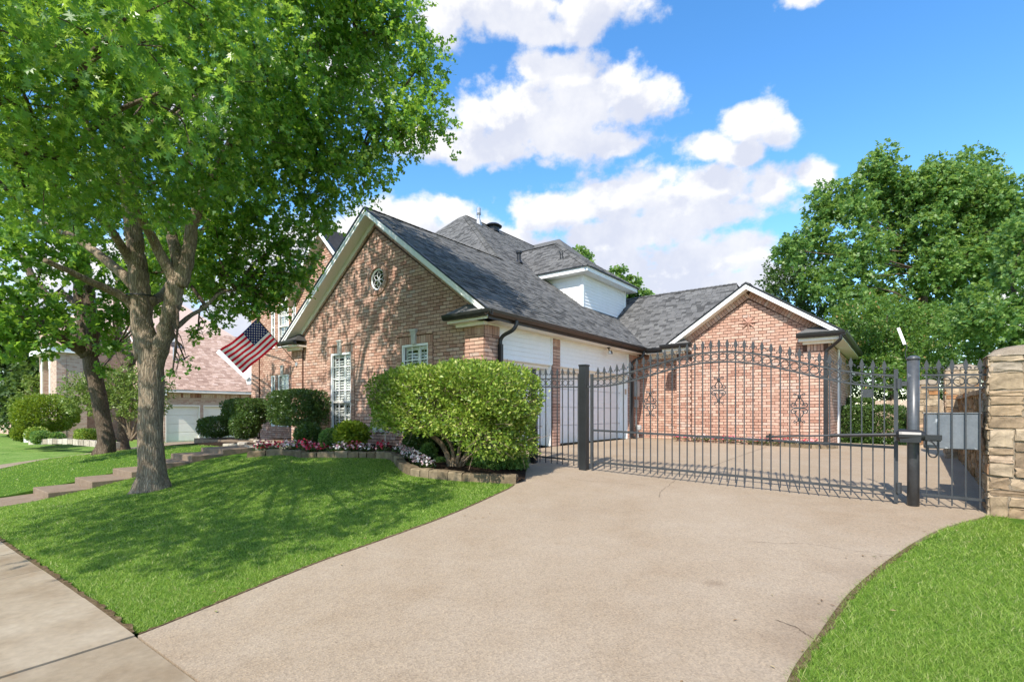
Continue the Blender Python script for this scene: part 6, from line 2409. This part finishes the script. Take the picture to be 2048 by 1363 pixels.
far_tree('light green tree between the far left trees and the neighbour house', ring_of([(60, 790), (75, 765), (50, 810), (72, 800)], 31, .8), (62, 31), 'sageleaf', 150, (.22, .3), T_OVAL, 'shade_tree')


# ---- clipped shrubs
def shrub(name, label, c_, rad, mat, n, size, e=3.0, ang=TH, T=T_OBOV, singles=0, cat='shrub', layers=.30, group=None, stems=None, flat=0, upb=.25, z0=None):
    """a clipped shrub: leaves in a deep shell over a superellipsoid"""
    c_ = Vector(c_)
    lx_, lv_ = LOC(c_.x, c_.y)
    gzv = float(gz(lx_, lv_))
    t_ = thing(name, label, cat, (c_.x, c_.y, gzv), 0, group)
    u_ = unit(rng.normal(size=(n, 3)))
    k = (np.abs(u_) ** e).sum(1) ** (-1 / e)
    depth = 1 - layers * rng.random(n) ** 1.6
    bump = 1 + .030 * np.sin(u_[:, 0] * 9 + u_[:, 2] * 7 + c_.x) + .026 * np.sin(u_[:, 1] * 11 + u_[:, 2] * 5) + .02 * np.sin(u_[:, 0] * 23 + u_[:, 1] * 17) * np.sin(u_[:, 2] * 19 + c_.y)
    bump = bump + np.where(rng.random(n) < .05, rng.uniform(0, .07, n), 0)
    q = u_ * (k * depth * bump)[:, None]
    gradn = unit(np.sign(q) * np.abs(q) ** (e - 1) / np.array(rad))
    q = q * np.array(rad)
    ca, sa = math.cos(ang), math.sin(ang)
    Rm = np.array([[ca, -sa, 0], [sa, ca, 0], [0, 0, 1]])
    P = q @ Rm.T + np.array(c_)
    gn = gradn @ Rm.T
    ok = P[:, 2] > gzv - .02 if z0 is None else z0(P, q)
    P, gn = P[ok], gn[ok]
    m = len(P)
    D = unit(gn * .8 + rng.normal(size=(m, 3)) * .65 + np.array([0, 0, upb]))
    N = unit(gn * .6 + rng.normal(size=(m, 3)) * .7 + np.array([0, 0, .4]))
    S = rng.uniform(size[0], size[1], m)
    if stems:
        for pts, r0, r1 in stems:
            limb(t_, pts, r0, r1, 'stem', 8, 'stem', 5)
    crown(t_, P, D, N, S, T, mat, singles, 'foliage')
    return t_, P, gn


bb = G(*onground(902, 938))
bc = at(902, 820, bb.y - .1)
bc.z = 1.48
B = lambda px, py, Y: at(px, py, Y)
stems = [([bb - Z3 * .05, B(893, 905, bb.y), B(876, 880, bb.y - .1), B(850, 862, bb.y - .3), B(830, 840, bb.y - .4)], .055, .03),
         ([bb + Vector((.03, 0, 0)), B(906, 905, bb.y), B(898, 882, bb.y - .1), B(880, 862, bb.y - .2), B(870, 830, bb.y - .2)], .042, .025),
         ([bb + Vector((.08, .02, 0)), B(918, 905, bb.y), B(922, 880, bb.y), B(930, 840, bb.y)], .045, .03),
         ([bb + Vector((.12, .04, 0)), B(932, 908, bb.y), B(948, 885, bb.y), B(970, 850, bb.y)], .042, .025),
         ([bb + Vector((.16, .06, 0)), B(944, 905, bb.y), B(962, 890, bb.y), B(1000, 860, bb.y)], .04, .025)]
bush, bp, bn = shrub('clipped_shrub', 'big flat topped clipped shrub on bare stems at the garage corner', bc, (1.58, .92, .88), 'bushleaf', 84000, (.042, .078), 5.0, singles=300, stems=stems, layers=.42,
                      z0=lambda P, q: (P[:, 2] > np.interp(q[:, 0], [-1.7, -1.2, .80, 1.2, 1.7], [1.22, 1.20, 1.15, .80, .68]) + rng.normal(size=len(P)) * .05) & (rng.random(len(P)) < .40 + .9 * (np.sin(P[:, 0] * 7.3 + P[:, 2] * 5) * np.sin(P[:, 1] * 6.1 - P[:, 2] * 8.7) + np.sin(P[:, 0] * 3.1 + P[:, 1] * 4 + P[:, 2] * 3.3) + .9)))
tw = MB()
for i in range(900):
    j = rng.integers(len(bp))
    p = Vector(bp[j]) - Vector(bush.location)
    o_ = Vector(bn[j])
    lowleft = (bp[j][0] < bc.x - .6) or rng.random() < .5
    if not lowleft and bp[j][2] > 1.4:
        continue
    a = p - o_ * .22 + Vector(rng.normal(size=3) * .05)
    b = p + o_ * .02 + Vector(rng.normal(size=3) * .12)
    tw.tube([a, a.lerp(b, .5) + Vector(rng.normal(size=3) * .02), b], [.007, .005, .003], 4, cap=False)
part('twigs', tw, M['twig'], bush, kind='stuff')


def on(px, py, Y, z=None):
    p = at(px, py, Y)
    if z is not None:
        p.z = z
    return p


shrub('clipped_hedge', 'dark boxy clipped hedge on thin stems left of the tall window', on(594, 815, 14.3), (.96, .46, .46), 'hedgeleaf', 15000, (.05, .08), 7.0,
      stems=[([G(*onground(610, 893)), on(600, 860, 14.2), on(585, 830, 14.3)], .03, .015), ([G(*onground(614, 893)), on(620, 860, 14.2), on(628, 835, 14.3)], .03, .015), ([G(*onground(612, 893)), on(610, 860, 14.3), on(605, 830, 14.4)], .03, .015)])
shrub('clipped_hedge', 'dark clipped hedge at the far corner of the brick house', on(490, 822, 17.2), (.98, .42, .38), 'hedgeleaf', 9000, (.06, .09), 6.0,
      stems=[([G(-11.4, .6), on(480, 850, 17.2), on(475, 830, 17.2)], .03, .015), ([G(-11.2, .6), on(500, 850, 17.2), on(505, 830, 17.2)], .03, .015)])
shrub('shrub', 'low rounded dark shrub left of the flower bed', on(432, 853, 17.6), (.62, .5, .33), 'hedgeleaf', 6000, (.05, .08), 2.6)
shrub('shrub', 'leafy dark shrub below the far hedge', on(490, 850, 16.6), (.5, .4, .42), 'hedgeleaf', 5000, (.06, .09), 2.2)
shrub('shrub', 'brownish green shrub beneath the boxy hedge', on(617, 873, 13.1), (.38, .30, .33), 'hedgeleaf', 4500, (.05, .08), 2.2)
shrub('shrub', 'small round green shrub left of the lime shrub', on(660, 878, 12.7), (.24, .22, .24), 'treeleaf', 2500, (.05, .07), 2.2)
shrub('shrub', 'bright lime green shrub under the tall window', on(703, 869, 12.2), (.42, .34, .29), 'limeleaf', 3600, (.07, .11), 2.2, layers=.6)
shrub('shrub', 'small green cone shrub in front of the bare stems', on(857, 914, 10.7), (.17, .17, .28), 'treeleaf', 2600, (.04, .06), 2.2)
shrub('shrub', 'tiny leafy shrub beside the block edging', on(880, 930, 10.2), (.17, .15, .14), 'treeleaf', 1300, (.04, .06), 2.2)
shrub('shrub', 'spreading low shrub right of the bare stems by the drive', on(990, 925, 9.9), (.66, .42, .27), 'treeleaf', 9500, (.045, .07), 2.4)
shrub('shrub', 'shaded leafy shrub behind the big shrub stems', on(850, 882, 11.5), (.50, .35, .36), 'hedgeleaf', 4500, (.07, .11), 2.2)
shrub('shrub', 'dark filler shrub behind the stems beside the garage corner', on(930, 890, 11.0), (.55, .3, .33), 'hedgeleaf', 4500, (.06, .1), 2.2)
shrub('clipped_hedge', 'dark boxy hedge at the back of the court beside the wing', on(1738, 850, 16.2), (1.06, .55, .58), 'hedgeleaf', 15000, (.06, .09), 6.0)
shrub('clipped_hedge', 'small hedge top showing behind the boxy court hedge', on(1719, 822, 18.0), (.50, .4, .44), 'hedgeleaf', 5000, (.06, .09), 5.0)
# neighbour's planting
shrub('clipped_shrub', 'large yellow green domed shrub in front of the neighbour house', on(92, 826, 25), (1.45, 1.2, .88), 'limeleaf', 13000, (.09, .13), 2.4,
      stems=[([on(100, 885, 25), on(105, 860, 25), on(90, 830, 25)], .05, .03), ([on(106, 885, 25), on(118, 860, 25), on(125, 830, 25)], .05, .03)])
shrub('clipped_shrub', 'rounded yellow green shrub left of the neighbour dome shrub', on(46, 866, 24), (.45, .4, .34), 'limeleaf', 3000, (.07, .1), 2.6)
shrub('clipped_shrub', 'rounded shrub right of the white marker by the neighbour bed', on(74, 869, 23.6), (.40, .4, .32), 'bushleaf', 3000, (.07, .1), 2.6)
shrub('clipped_shrub', 'small boxy shrub in front of the neighbour dome shrub', on(82, 874, 22.8), (.35, .3, .24), 'treeleaf', 2600, (.07, .1), 3.5)
shrub('clipped_hedge', 'low boxy hedge beside the leaning tree trunk', on(174, 873, 22), (.52, .35, .30), 'bushleaf', 3600, (.07, .1), 5.0)
shrub('shrub', 'dark leafy shrub under the neighbour dome shrub', on(112, 876, 23), (.35, .3, .22), 'treeleaf', 2000, (.08, .12), 2.2)
cm_cl = [(160, 775, 21.5, .75), (200, 770, 21.5, .8), (150, 800, 21, .6), (235, 775, 21.5, .85), (280, 780, 21.5, .85), (310, 800, 21.5, .7), (220, 805, 21, .7), (270, 810, 21, .7), (190, 810, 21, .55), (315, 770, 21.5, .6), (250, 750, 21.8, .6)]
cmb = at(262, 880, 21.3)
cm = thing('crape_myrtle', 'feathery green multi stemmed shrub behind the two dark trunks', 'shrub', cmb)
for px, py in ((225, 830), (245, 815), (285, 820), (305, 835), (265, 800)):
    limb(cm, [cmb, at((262 + px) / 2 + rnd.uniform(-6, 6), (875 + py) / 2, 21.3), at(px, py, 21.2)], .06, .03, 'stem', 7, 'stem', 4)
crown(cm, *spray_leaves(C4(*cm_cl), 300, 6, (.09, .14), droop=.1), T_OVAL, 'sageleaf')

# ---- flowers
def flower_variant(seed, pal):
    r2 = np.random.default_rng(seed)
    nb = 46
    u_ = unit(r2.normal(size=(nb, 3)))
    u_[:, 2] = np.abs(u_[:, 2]) * .9 + .15
    P = u_ * np.array([.15, .15, .15]) * r2.uniform(.6, 1.05, (nb, 1)) + np.array([0, 0, .06])
    D = unit(r2.normal(size=(nb * 1, 3)))
    T = np.array([(math.cos(a) * r_, math.sin(a) * r_, 0) for a, r_ in zip(np.linspace(0, 2 * math.pi, 8, endpoint=False), [.5, .34] * 4)])
    V = leaf_verts(P, D, unit(u_ + r2.normal(size=(nb, 3)) * .4), r2.uniform(.032, .058, nb), T)
    blo = tri_mesh('blossom', V.reshape(-1, 3), 8, M[pal])
    nl = 70
    u_ = unit(r2.normal(size=(nl, 3)))
    u_[:, 2] = np.abs(u_[:, 2]) * .7
    P = u_ * np.array([.17, .17, .14]) * r2.uniform(.2, .9, (nl, 1)) + np.array([0, 0, .03])
    V = leaf_verts(P, unit(u_ + r2.normal(size=(nl, 3)) * .5), unit(r2.normal(size=(nl, 3)) * .4 + np.array([0, 0, 1])), r2.uniform(.05, .08, nl), T_OVAL)
    lea = tri_mesh('leaves', V.reshape(-1, 3), 4, M['hedgeleaf'])
    return blo, lea


FV = {p: [flower_variant(i + 10 * k, p) for i in range(4)] for k, p in enumerate(('petal', 'paleflower'))}


def flower(lx, lv, pal, label, group, sc=1.0):
    g_ = G(lx, lv)
    f_ = thing('begonia', label, 'flower', g_ + Z3 * .05, rnd.uniform(0, 6), group)
    f_.scale = (sc, sc, sc)
    blo, lea = rnd.choice(FV[pal])
    link('blossom', blo, f_)
    link('leaves', lea, f_)


ORD = ['first', 'second', 'third', 'fourth', 'fifth', 'sixth', 'seventh', 'eighth', 'ninth', 'tenth', 'eleventh', 'twelfth', 'thirteenth', 'fourteenth', 'fifteenth', 'sixteenth', 'seventeenth', 'eighteenth', 'nineteenth', 'twentieth', 'twenty-first', 'twenty-second', 'twenty-third', 'twenty-fourth', 'twenty-fifth', 'twenty-sixth', 'twenty-seventh', 'twenty-eighth', 'twenty-ninth', 'thirtieth']
fp_ = smooth_path(EDGE, 20)
fs_ = np.r_[0, np.cumsum(np.hypot(*np.diff(fp_, axis=0).T))]
s_ = .25
i = 0
ip = 0
while s_ < fs_[-1]:
    q = np.array([np.interp(s_, fs_, fp_[:, k]) for k in (0, 1)])
    q2 = np.array([np.interp(min(s_ + .1, fs_[-1]), fs_, fp_[:, k]) for k in (0, 1)])
    t_ = (q2 - q) / max(1e-6, np.hypot(*(q2 - q)))
    nrm = np.array([-t_[1], t_[0]])
    if nrm[1] < 0:
        nrm = -nrm
    q = q + nrm * rnd.uniform(.24, .40)
    wx, wy = W(*q)
    pxx = 1024 + 1023 * wx / wy
    if pxx > 858:
        break
    if 740 < pxx < 752 or 768 < pxx < 776:
        s_ += .2
        continue
    if pxx > 795:
        flower(q[0], q[1], 'paleflower', 'pale begonia clump, %s from the left, at the right end of the front bed' % ORD[ip], 'pale begonias at the right end of the bed', rnd.uniform(.9, 1.2))
        ip += 1
    else:
        flower(q[0], q[1], 'petal' if rnd.random() < .88 else 'paleflower', 'begonia clump, %s from the left, in the front row behind the block edging' % ORD[i], 'begonias along the front bed', rnd.uniform(1.15, 1.5))
        i += 1
    s_ += rnd.uniform(.24, .33)
for i, px in enumerate(np.arange(508, 592, 11)):
    lx, lv = onground(px, 877 - rnd.uniform(0, 5))
    flower(lx, lv, 'petal', 'red begonia clump, %s from the left, in the back row near the house corner' % ORD[i], 'red begonias of the back row', rnd.uniform(1.1, 1.5))
for i, px in enumerate((455, 468, 480)):
    lx, lv = onground(px, 874)
    flower(lx, lv, 'paleflower', 'white flower clump, %s from the left, beside the low dark shrub' % ORD[i], 'white flowers near the far hedge', 1.3)
for i, px in enumerate(np.arange(1378, 1640, 17)):
    g_ = onground(px, 878 + (px - 1378) * .055)
    flower(g_[0], min(g_[1], VG - .2), 'petal' if rnd.random() < .75 else 'paleflower', 'small begonia clump, %s from the left, under the rear brick gable' % ORD[i], 'begonias under the rear gable', rnd.uniform(.7, 1.0))

# ---- wooden fence at the back of the court
wf = thing('wooden_fence', 'weathered wooden plank fence behind the court hedge', 'fence', (*W(6.6, 12.6), float(gz(6.6, 12.6))), TH)
for i in range(22):
    h = 1.30 + rnd.uniform(-.015, .015)
    x = i * .145
    m_ = MB().prism([(x + .003, -.05), (x + .140, -.05), (x + .140, h - .03), (x + .11, h), (x + .033, h), (x + .003, h - .03)], (0, 0, 0), X3, Z3, -Y3, 0, .02)
    part('plank', m_, M['wood'], wf)
part('rail', MB().box((0, .0, .3), (3.2, .05, .39)).box((0, 0, 1.0), (3.2, .05, 1.09)), M['wood'], wf)
# ---------------------------------------------------------------- neighbour's house on the left (about thirty metres off)
def brickmat():
    m, t, out = newmat('far_pale_brick')
    tc_ = t.node('ShaderNodeTexCoord').outputs['Object']
    s = t.node('ShaderNodeSeparateXYZ', {0: tc_})
    v = t.node('ShaderNodeCombineXYZ', {0: t.math('ADD', s.outputs[0], s.outputs[1]), 1: s.outputs[2], 2: 0.0}).outputs[0]
    b = t.node('ShaderNodeTexBrick', {'Vector': v, 'Scale': 1.0, 'Mortar Size': .010, 'Brick Width': .215, 'Row Height': .085, 'Bias': -.2,
                                      'Color1': (.54, .40, .315, 1), 'Color2': (.34, .17, .13, 1), 'Mortar': (.46, .39, .32, 1)})
    n = t.noise(v, 5.0, 3.0)
    col = t.mix(t.maprange(n.outputs[0], .45, .6, 0, .35), b.outputs[0], (.52, .41, .34))
    p = t.node('ShaderNodeBsdfPrincipled', {'Base Color': col, 'Roughness': .9, 'Specular IOR Level': .1})
    t.l.new(p.outputs[0], out.inputs[0])
    return m


M['farbrick'] = brickmat()
NZ = -.12
NX = -25.5


def vside(px, x):
    r_ = (px - 1024) / 1023.0
    return (r_ * (CY + ST * x) - CX - CT * x) / (-ST - r_ * CT)


def xfront(px, v):
    r_ = (px - 1024) / 1023.0
    return (r_ * (CY + CT * v) - CX + ST * v) / (CT - r_ * ST)


def zat(py, x, v):
    Y = W(x, v)[1]
    return 1.5 - (py - 825) / 1023.0 * Y - NZ


nh = thing('brick_house', 'neighbour pale brick house with rose shingle roof and white garage doors', 'house', (CX, CY, NZ), TH)
NM = Matrix.Translation((CX, CY, NZ)) @ Matrix.Rotation(TH, 4, 'Z')
d1 = (vside(331, NX), vside(400, NX))
d2 = (vside(407, NX), vside(470, NX))
v0, v1 = 2.3, 9.5
hd = zat(811, NX, d1[0])
ev = zat(783, NX, d1[0])
w_ = MB()
for (a, b, z0, z1) in ((v0, d1[0], 0, ev), (d1[1], d2[0], 0, ev), (d2[1], v1, 0, ev), (d1[0], d1[1], hd, ev), (d2[0], d2[1], hd, ev)):
    w_.box((NX - .2, a, z0 - .2 if z0 == 0 else z0), (NX, b, z1))
w_.box((-31.3, v0, -.2), (NX - .201, v0 + .2, ev))
part('garage_wall', w_, M['farbrick'], nh)
for (a, b) in (d1, d2):
    gd = part('garage_door', MB().box((NX - .22, a + .04, -.15), (NX - .15, b - .04, hd - .03)), M['cream'], nh)
    for k in range(4):
        h = (hd - .04) / 4
        bevel(part('door_panel', MB().box((NX - .149, a + .05, k * h + .01), (NX - .13, b - .05, (k + 1) * h - .01)), M['cream'], gd), .01)
    part('door_casing', MB().box((NX - .15, a, -.1), (NX + .01, a + .04, hd)).box((NX - .15, b - .04, -.1), (NX + .01, b, hd)).box((NX - .15, a, hd - .03), (NX + .012, b, hd + .06)), M['cream'], nh)
m_ = MB()
k = int((v1 - v0) / .12)
for i in range(k):
    m_.box((NX - .01, v0 + i * .12 + .01, ev - .30), (NX + .02, v0 + i * .12 + .11, ev - .08))
part('brick', m_, M['nbrick'], nh, kind='stuff')
part('fascia', MB().box((NX - .1, v0 - .4, ev), (NX + .42, v1 + .3, ev + .05)).box((NX + .42, v0 - .4, ev - .03), (NX + .46, v1 + .3, ev + .14)), M['cream'], nh)
NS = Coursed(nh, 'shingle', 'shingles', M['pshingle'], 'tab', 0, lambda a, b: False)
NS.pw = NM
nb = MB()
pt_ = .76
es_ = Vector((-1, 0, pt_)).normalized()
ns_ = Vector((pt_, 0, 1)).normalized()
RL = 5.4
ls = math.hypot(1, pt_) * RL
shingle_plane(NS, [(v0 - .45, 0), (v1 + .5, 0), (v1 + .5, ls), (v0 - .45, ls)], (NX + .47, 0, ev + .12), Y3, es_, ns_, expo=.145, base=nb, wmin=.16, wmax=.34)
rz = ev + .12 + pt_ * RL
rx_ = NX + .47 - RL
nb.prism([(v0 - .45, -ls), (v1 + .5, -ls), (v1 + .5, 0), (v0 - .45, 0)], (rx_, 0, rz), Y3, Vector((1, 0, pt_)).normalized(), Vector((-pt_, 0, 1)).normalized(), -.03, .02)
g_ = MB().prism([(rx_ - RL, ev), (NX, ev), (rx_, rz - .1)], (0, v0, 0), X3, Z3, -Y3, -.15, 0.001)
part('gable_wall', g_, M['farbrick'], nh)
rk = MB()
for xe in (NX + .5, rx_ - RL - .03):
    s_ = 1 if xe > rx_ else -1
    zl = lambda x: rz - pt_ * abs(x - rx_)
    rk.prism([(rx_, rz - .03), (xe, zl(xe) - .03), (xe, zl(xe) - .30), (rx_, rz - .30)], (0, v0, 0), X3, Z3, -Y3, .35, .40)
    rk.prism([(rx_, rz - .28), (xe, zl(xe) - .28), (xe, zl(xe) - .31), (rx_, rz - .31)], (0, v0, 0), X3, Z3, -Y3, .01, .349)
part('rake_board', rk, M['white'], nh)
# main block, two storeys
MX, MV = -31.3, -.34
top_ = 6.6
x_l = xfront(79, MV)
wz0, wz1 = zat(760, xfront(127, MV), MV), zat(690, xfront(127, MV), MV)
lz0, lz1 = zat(872, xfront(131, MV), MV), zat(826, xfront(131, MV), MV)
wx0, wx1 = xfront(120, MV), xfront(136, MV)
w_ = MB()
for (a, b, z0, z1) in ((x_l, wx0, -.3, top_), (wx1, MX, -.3, top_), (wx0, wx1, -.3, lz0), (wx0, wx1, lz1, wz0), (wx0, wx1, wz1, top_)):
    w_.box((a, MV, z0), (b, MV + .2, z1))
w_.box((MX - .2, MV + .201, -.3), (MX, 9, top_))
part('wall', w_, M['farbrick'], nh)
for z0, z1 in ((wz0, wz1), (lz0, lz1)):
    f_ = MB()
    for (a, b, c_, d_) in ((wx0, wx0 + .06, z0, z1), (wx1 - .06, wx1, z0, z1), (wx0 + .06, wx1 - .06, z0, z0 + .07), (wx0 + .06, wx1 - .06, z1 - .07, z1), (wx0 + .06, wx1 - .06, z0 + (z1 - z0) * .55, z0 + (z1 - z0) * .55 + .06), ((wx0 + wx1) / 2 - .03, (wx0 + wx1) / 2 + .03, z0 + .07, z1 - .07)):
        f_.prism([(a, c_), (b, c_), (b, d_), (a, d_)], (0, MV, 0), X3, Z3, -Y3, -.08, -.02)
    wn = part('window', f_, M['white'], nh)
    part('pane', MB().box((wx0 + .02, MV + .10, z0 + .02), (wx1 - .02, MV + .12, z1 - .02)), M['black'], wn)
    part('sill', MB().box((wx0 - .08, MV - .06, z0 - .1), (wx1 + .08, MV + .02, z0 - .001)), M['cream'], wn)
# entry bay with a tall arch
PV = MV - 1.3
px0, px1 = xfront(80, PV), xfront(113, PV)
az0 = zat(840, px0, PV)
ax0, ax1 = xfront(86, PV), xfront(100, PV)
ctrx = (ax0 + ax1) / 2
ar = (ax1 - ax0) / 2
zsp = zat(740, ctrx, PV)
ztop = zat(722, ctrx, PV) + .35
poly = [(px0, -.3), (ax0, -.3), (ax0, zsp)] + [(ctrx - ar * math.cos(t), zsp + ar * math.sin(t)) for t in np.linspace(.1, math.pi - .1, 12)] + [(ax1, zsp), (ax1, -.3), (px1, -.3), (px1, ztop), (px0, ztop)]
part('entry_bay', MB().prism(poly, (0, PV, 0), X3, Z3, -Y3, -.4, 0).box((px0 + .02, PV + .41, -.3), (px1 - .02, MV - .001, ztop)), M['farbrick'], nh)
tr = MB()
for i in range(14):
    t0, t1 = math.pi * (i + .03) / 14, math.pi * (i + .97) / 14
    tr.prism([(ctrx + r_ * math.cos(t), zsp + r_ * math.sin(t)) for r_, t in ((ar, t0), (ar, t1), (ar + .25, t1), (ar + .25, t0))], (0, PV, 0), X3, Z3, -Y3, 0, .06)
for x in (ax0 - .25, ax1):
    tr.prism([(x, -.2), (x + .25, -.2), (x + .25, zsp), (x, zsp)], (0, PV, 0), X3, Z3, -Y3, 0, .05)
part('arch_trim', tr, M['cream'], nh)
part('cornice', MB().box((px0 - .4, PV - .4, ztop), (px1 + .2, MV - .002, ztop + .35)), M['white'], nh)
zc = ztop + .35
r_ = MB().add([(px0 - .45, PV - .45, zc), (px1 + .25, PV - .45, zc), (px1 + .25, MV, zc), (px0 - .45, MV, zc), ((px0 + px1) / 2, PV - .2, zc + 1.3), ((px0 + px1) / 2, MV, zc + 1.3)],
              [(0, 1, 4), (1, 2, 5, 4), (3, 0, 4, 5), (2, 3, 5), (3, 2, 1, 0)])
part('entry_roof', r_, M['pshingle'], nh)
r_ = MB().add([(x_l - .5, MV - .5, top_), (MX + .5, MV - .5, top_), (MX + .5, 9.4, top_), (x_l - .5, 9.4, top_), ((x_l + MX) / 2, 3, top_ + 3.6), ((x_l + MX) / 2, 6, top_ + 3.6)],
              [(0, 1, 4), (1, 2, 5, 4), (2, 3, 5), (3, 0, 4, 5), (3, 2, 1, 0)])
part('roof', r_, M['pshingle'], nh)
# higher roof behind the garage and the white gable end near our house
r_ = MB()
q = [LOC(*at(px, 0, 33).xy) for px in (345, 372)]
part('upper_soffit', MB().box((rx_ - 1.2, v0 + 1.2, rz - 1.0), (rx_ + 1.9, v0 + 1.6, rz - .62)), M['white'], nh)
NS.flush()
part('roof_deck', nb, M['roofbase'], nh)
pv = (NX - 2.0, vside(398, NX) - .6)
house_p = MB().tube([(pv[0], pv[1], ev + 1.7), (pv[0], pv[1], ev + 2.75)], .07, 8)
o_ = link('roof_vent', house_p.mesh('roof_vent', M['steel']))
o_.matrix_basis = NM
tag(o_, 'thin grey vent pipe on the rose shingle roof', 'vent pipe')
# white gable end standing right of the neighbour garage roof
e0, e1, e2b = at(436, 702, 26.5), at(496, 757, 26.5), at(500, 757, 27.0)
ge = thing('white_gable', 'white gable end of a rear building seen beside the flag', 'gable', (e1.x, e1.y, NZ))
m_ = MB()
b0 = Vector((e1.x, e1.y, NZ))
top0 = e0 - b0
lo0 = e1 - b0
m_.beam(top0, lo0, .10, .2)
part('rake_board', m_, M['white'], ge)
m_ = MB().add([(lo0.x - .05, 0, lo0.z - .3), (2.4, 1.2, lo0.z - .3), (2.4, 1.2, lo0.z + 1.7), (lo0.x - .3, 0, lo0.z + .55)], [(0, 1, 2, 3)])
m_.add([(lo0.x - .05, .15, lo0.z - .3), (2.4, 1.35, lo0.z - .3), (2.4, 1.35, lo0.z + 1.7), (lo0.x - .3, .15, lo0.z + .55)], [(3, 2, 1, 0)])
m_.add([(lo0.x - .05, 0, lo0.z - .3), (lo0.x - .05, .15, lo0.z - .3), (2.4, 1.35, lo0.z - .3), (2.4, 1.2, lo0.z - .3)], [(0, 1, 2, 3)])
part('wall', m_, M['white'], ge)
# low stone kerb round the neighbour's bed
nk = thing('bed_edging', 'pale low stone edging round the neighbour front bed', 'edging', (0, 0, 0))
pp = [at(62, 884, 23.0), at(100, 882, 22.5), at(140, 882, 22), at(185, 886, 21), at(235, 890, 20)]
for a, b in zip(pp[:-1], pp[1:]):
    for i in range(4):
        p_, q_ = a.lerp(b, i / 4 + .01), a.lerp(b, (i + 1) / 4 - .01)
        part('block', MB().beam(p_, q_, .2, .2 + rnd.uniform(0, .05)), M['flag_stone'], nk)
ym = at(54, 873, 23.4)
o_ = link('yard_marker', MB().box((ym.x - .10, ym.y - .05, ym.z - .25), (ym.x + .10, ym.y + .05, ym.z + .17)).mesh('yard_marker', M['white']))
tag(o_, 'small white block between the neighbour shrubs', 'marker')
# brown house farther left
fh = thing('brick_house', 'dark brown brick house at the far left edge under trees', 'house', (*at(10, 870, 44).xy, -.4), TH)
w_ = MB().box((-7, 0, -.5), (2.6, 8, 2.7))
part('wall', w_, M['brick'], fh)
part('roof', MB().add([(-7.5, -.5, 2.7), (3.1, -.5, 2.7), (3.1, 8.5, 2.7), (-7.5, 8.5, 2.7), (-3, 4, 5.4), (-1, 4, 5.4)], [(0, 1, 5, 4), (1, 2, 5), (2, 3, 4, 5), (3, 0, 4), (3, 2, 1, 0)]), M['shingle'], fh)
wn = part('window', MB().box((-.6, -.05, .9), (.5, .02, 2.2)), M['white'], fh)
part('pane', MB().box((-.5, -.07, 1.0), (.4, -.051, 2.1)), M['black'], wn)
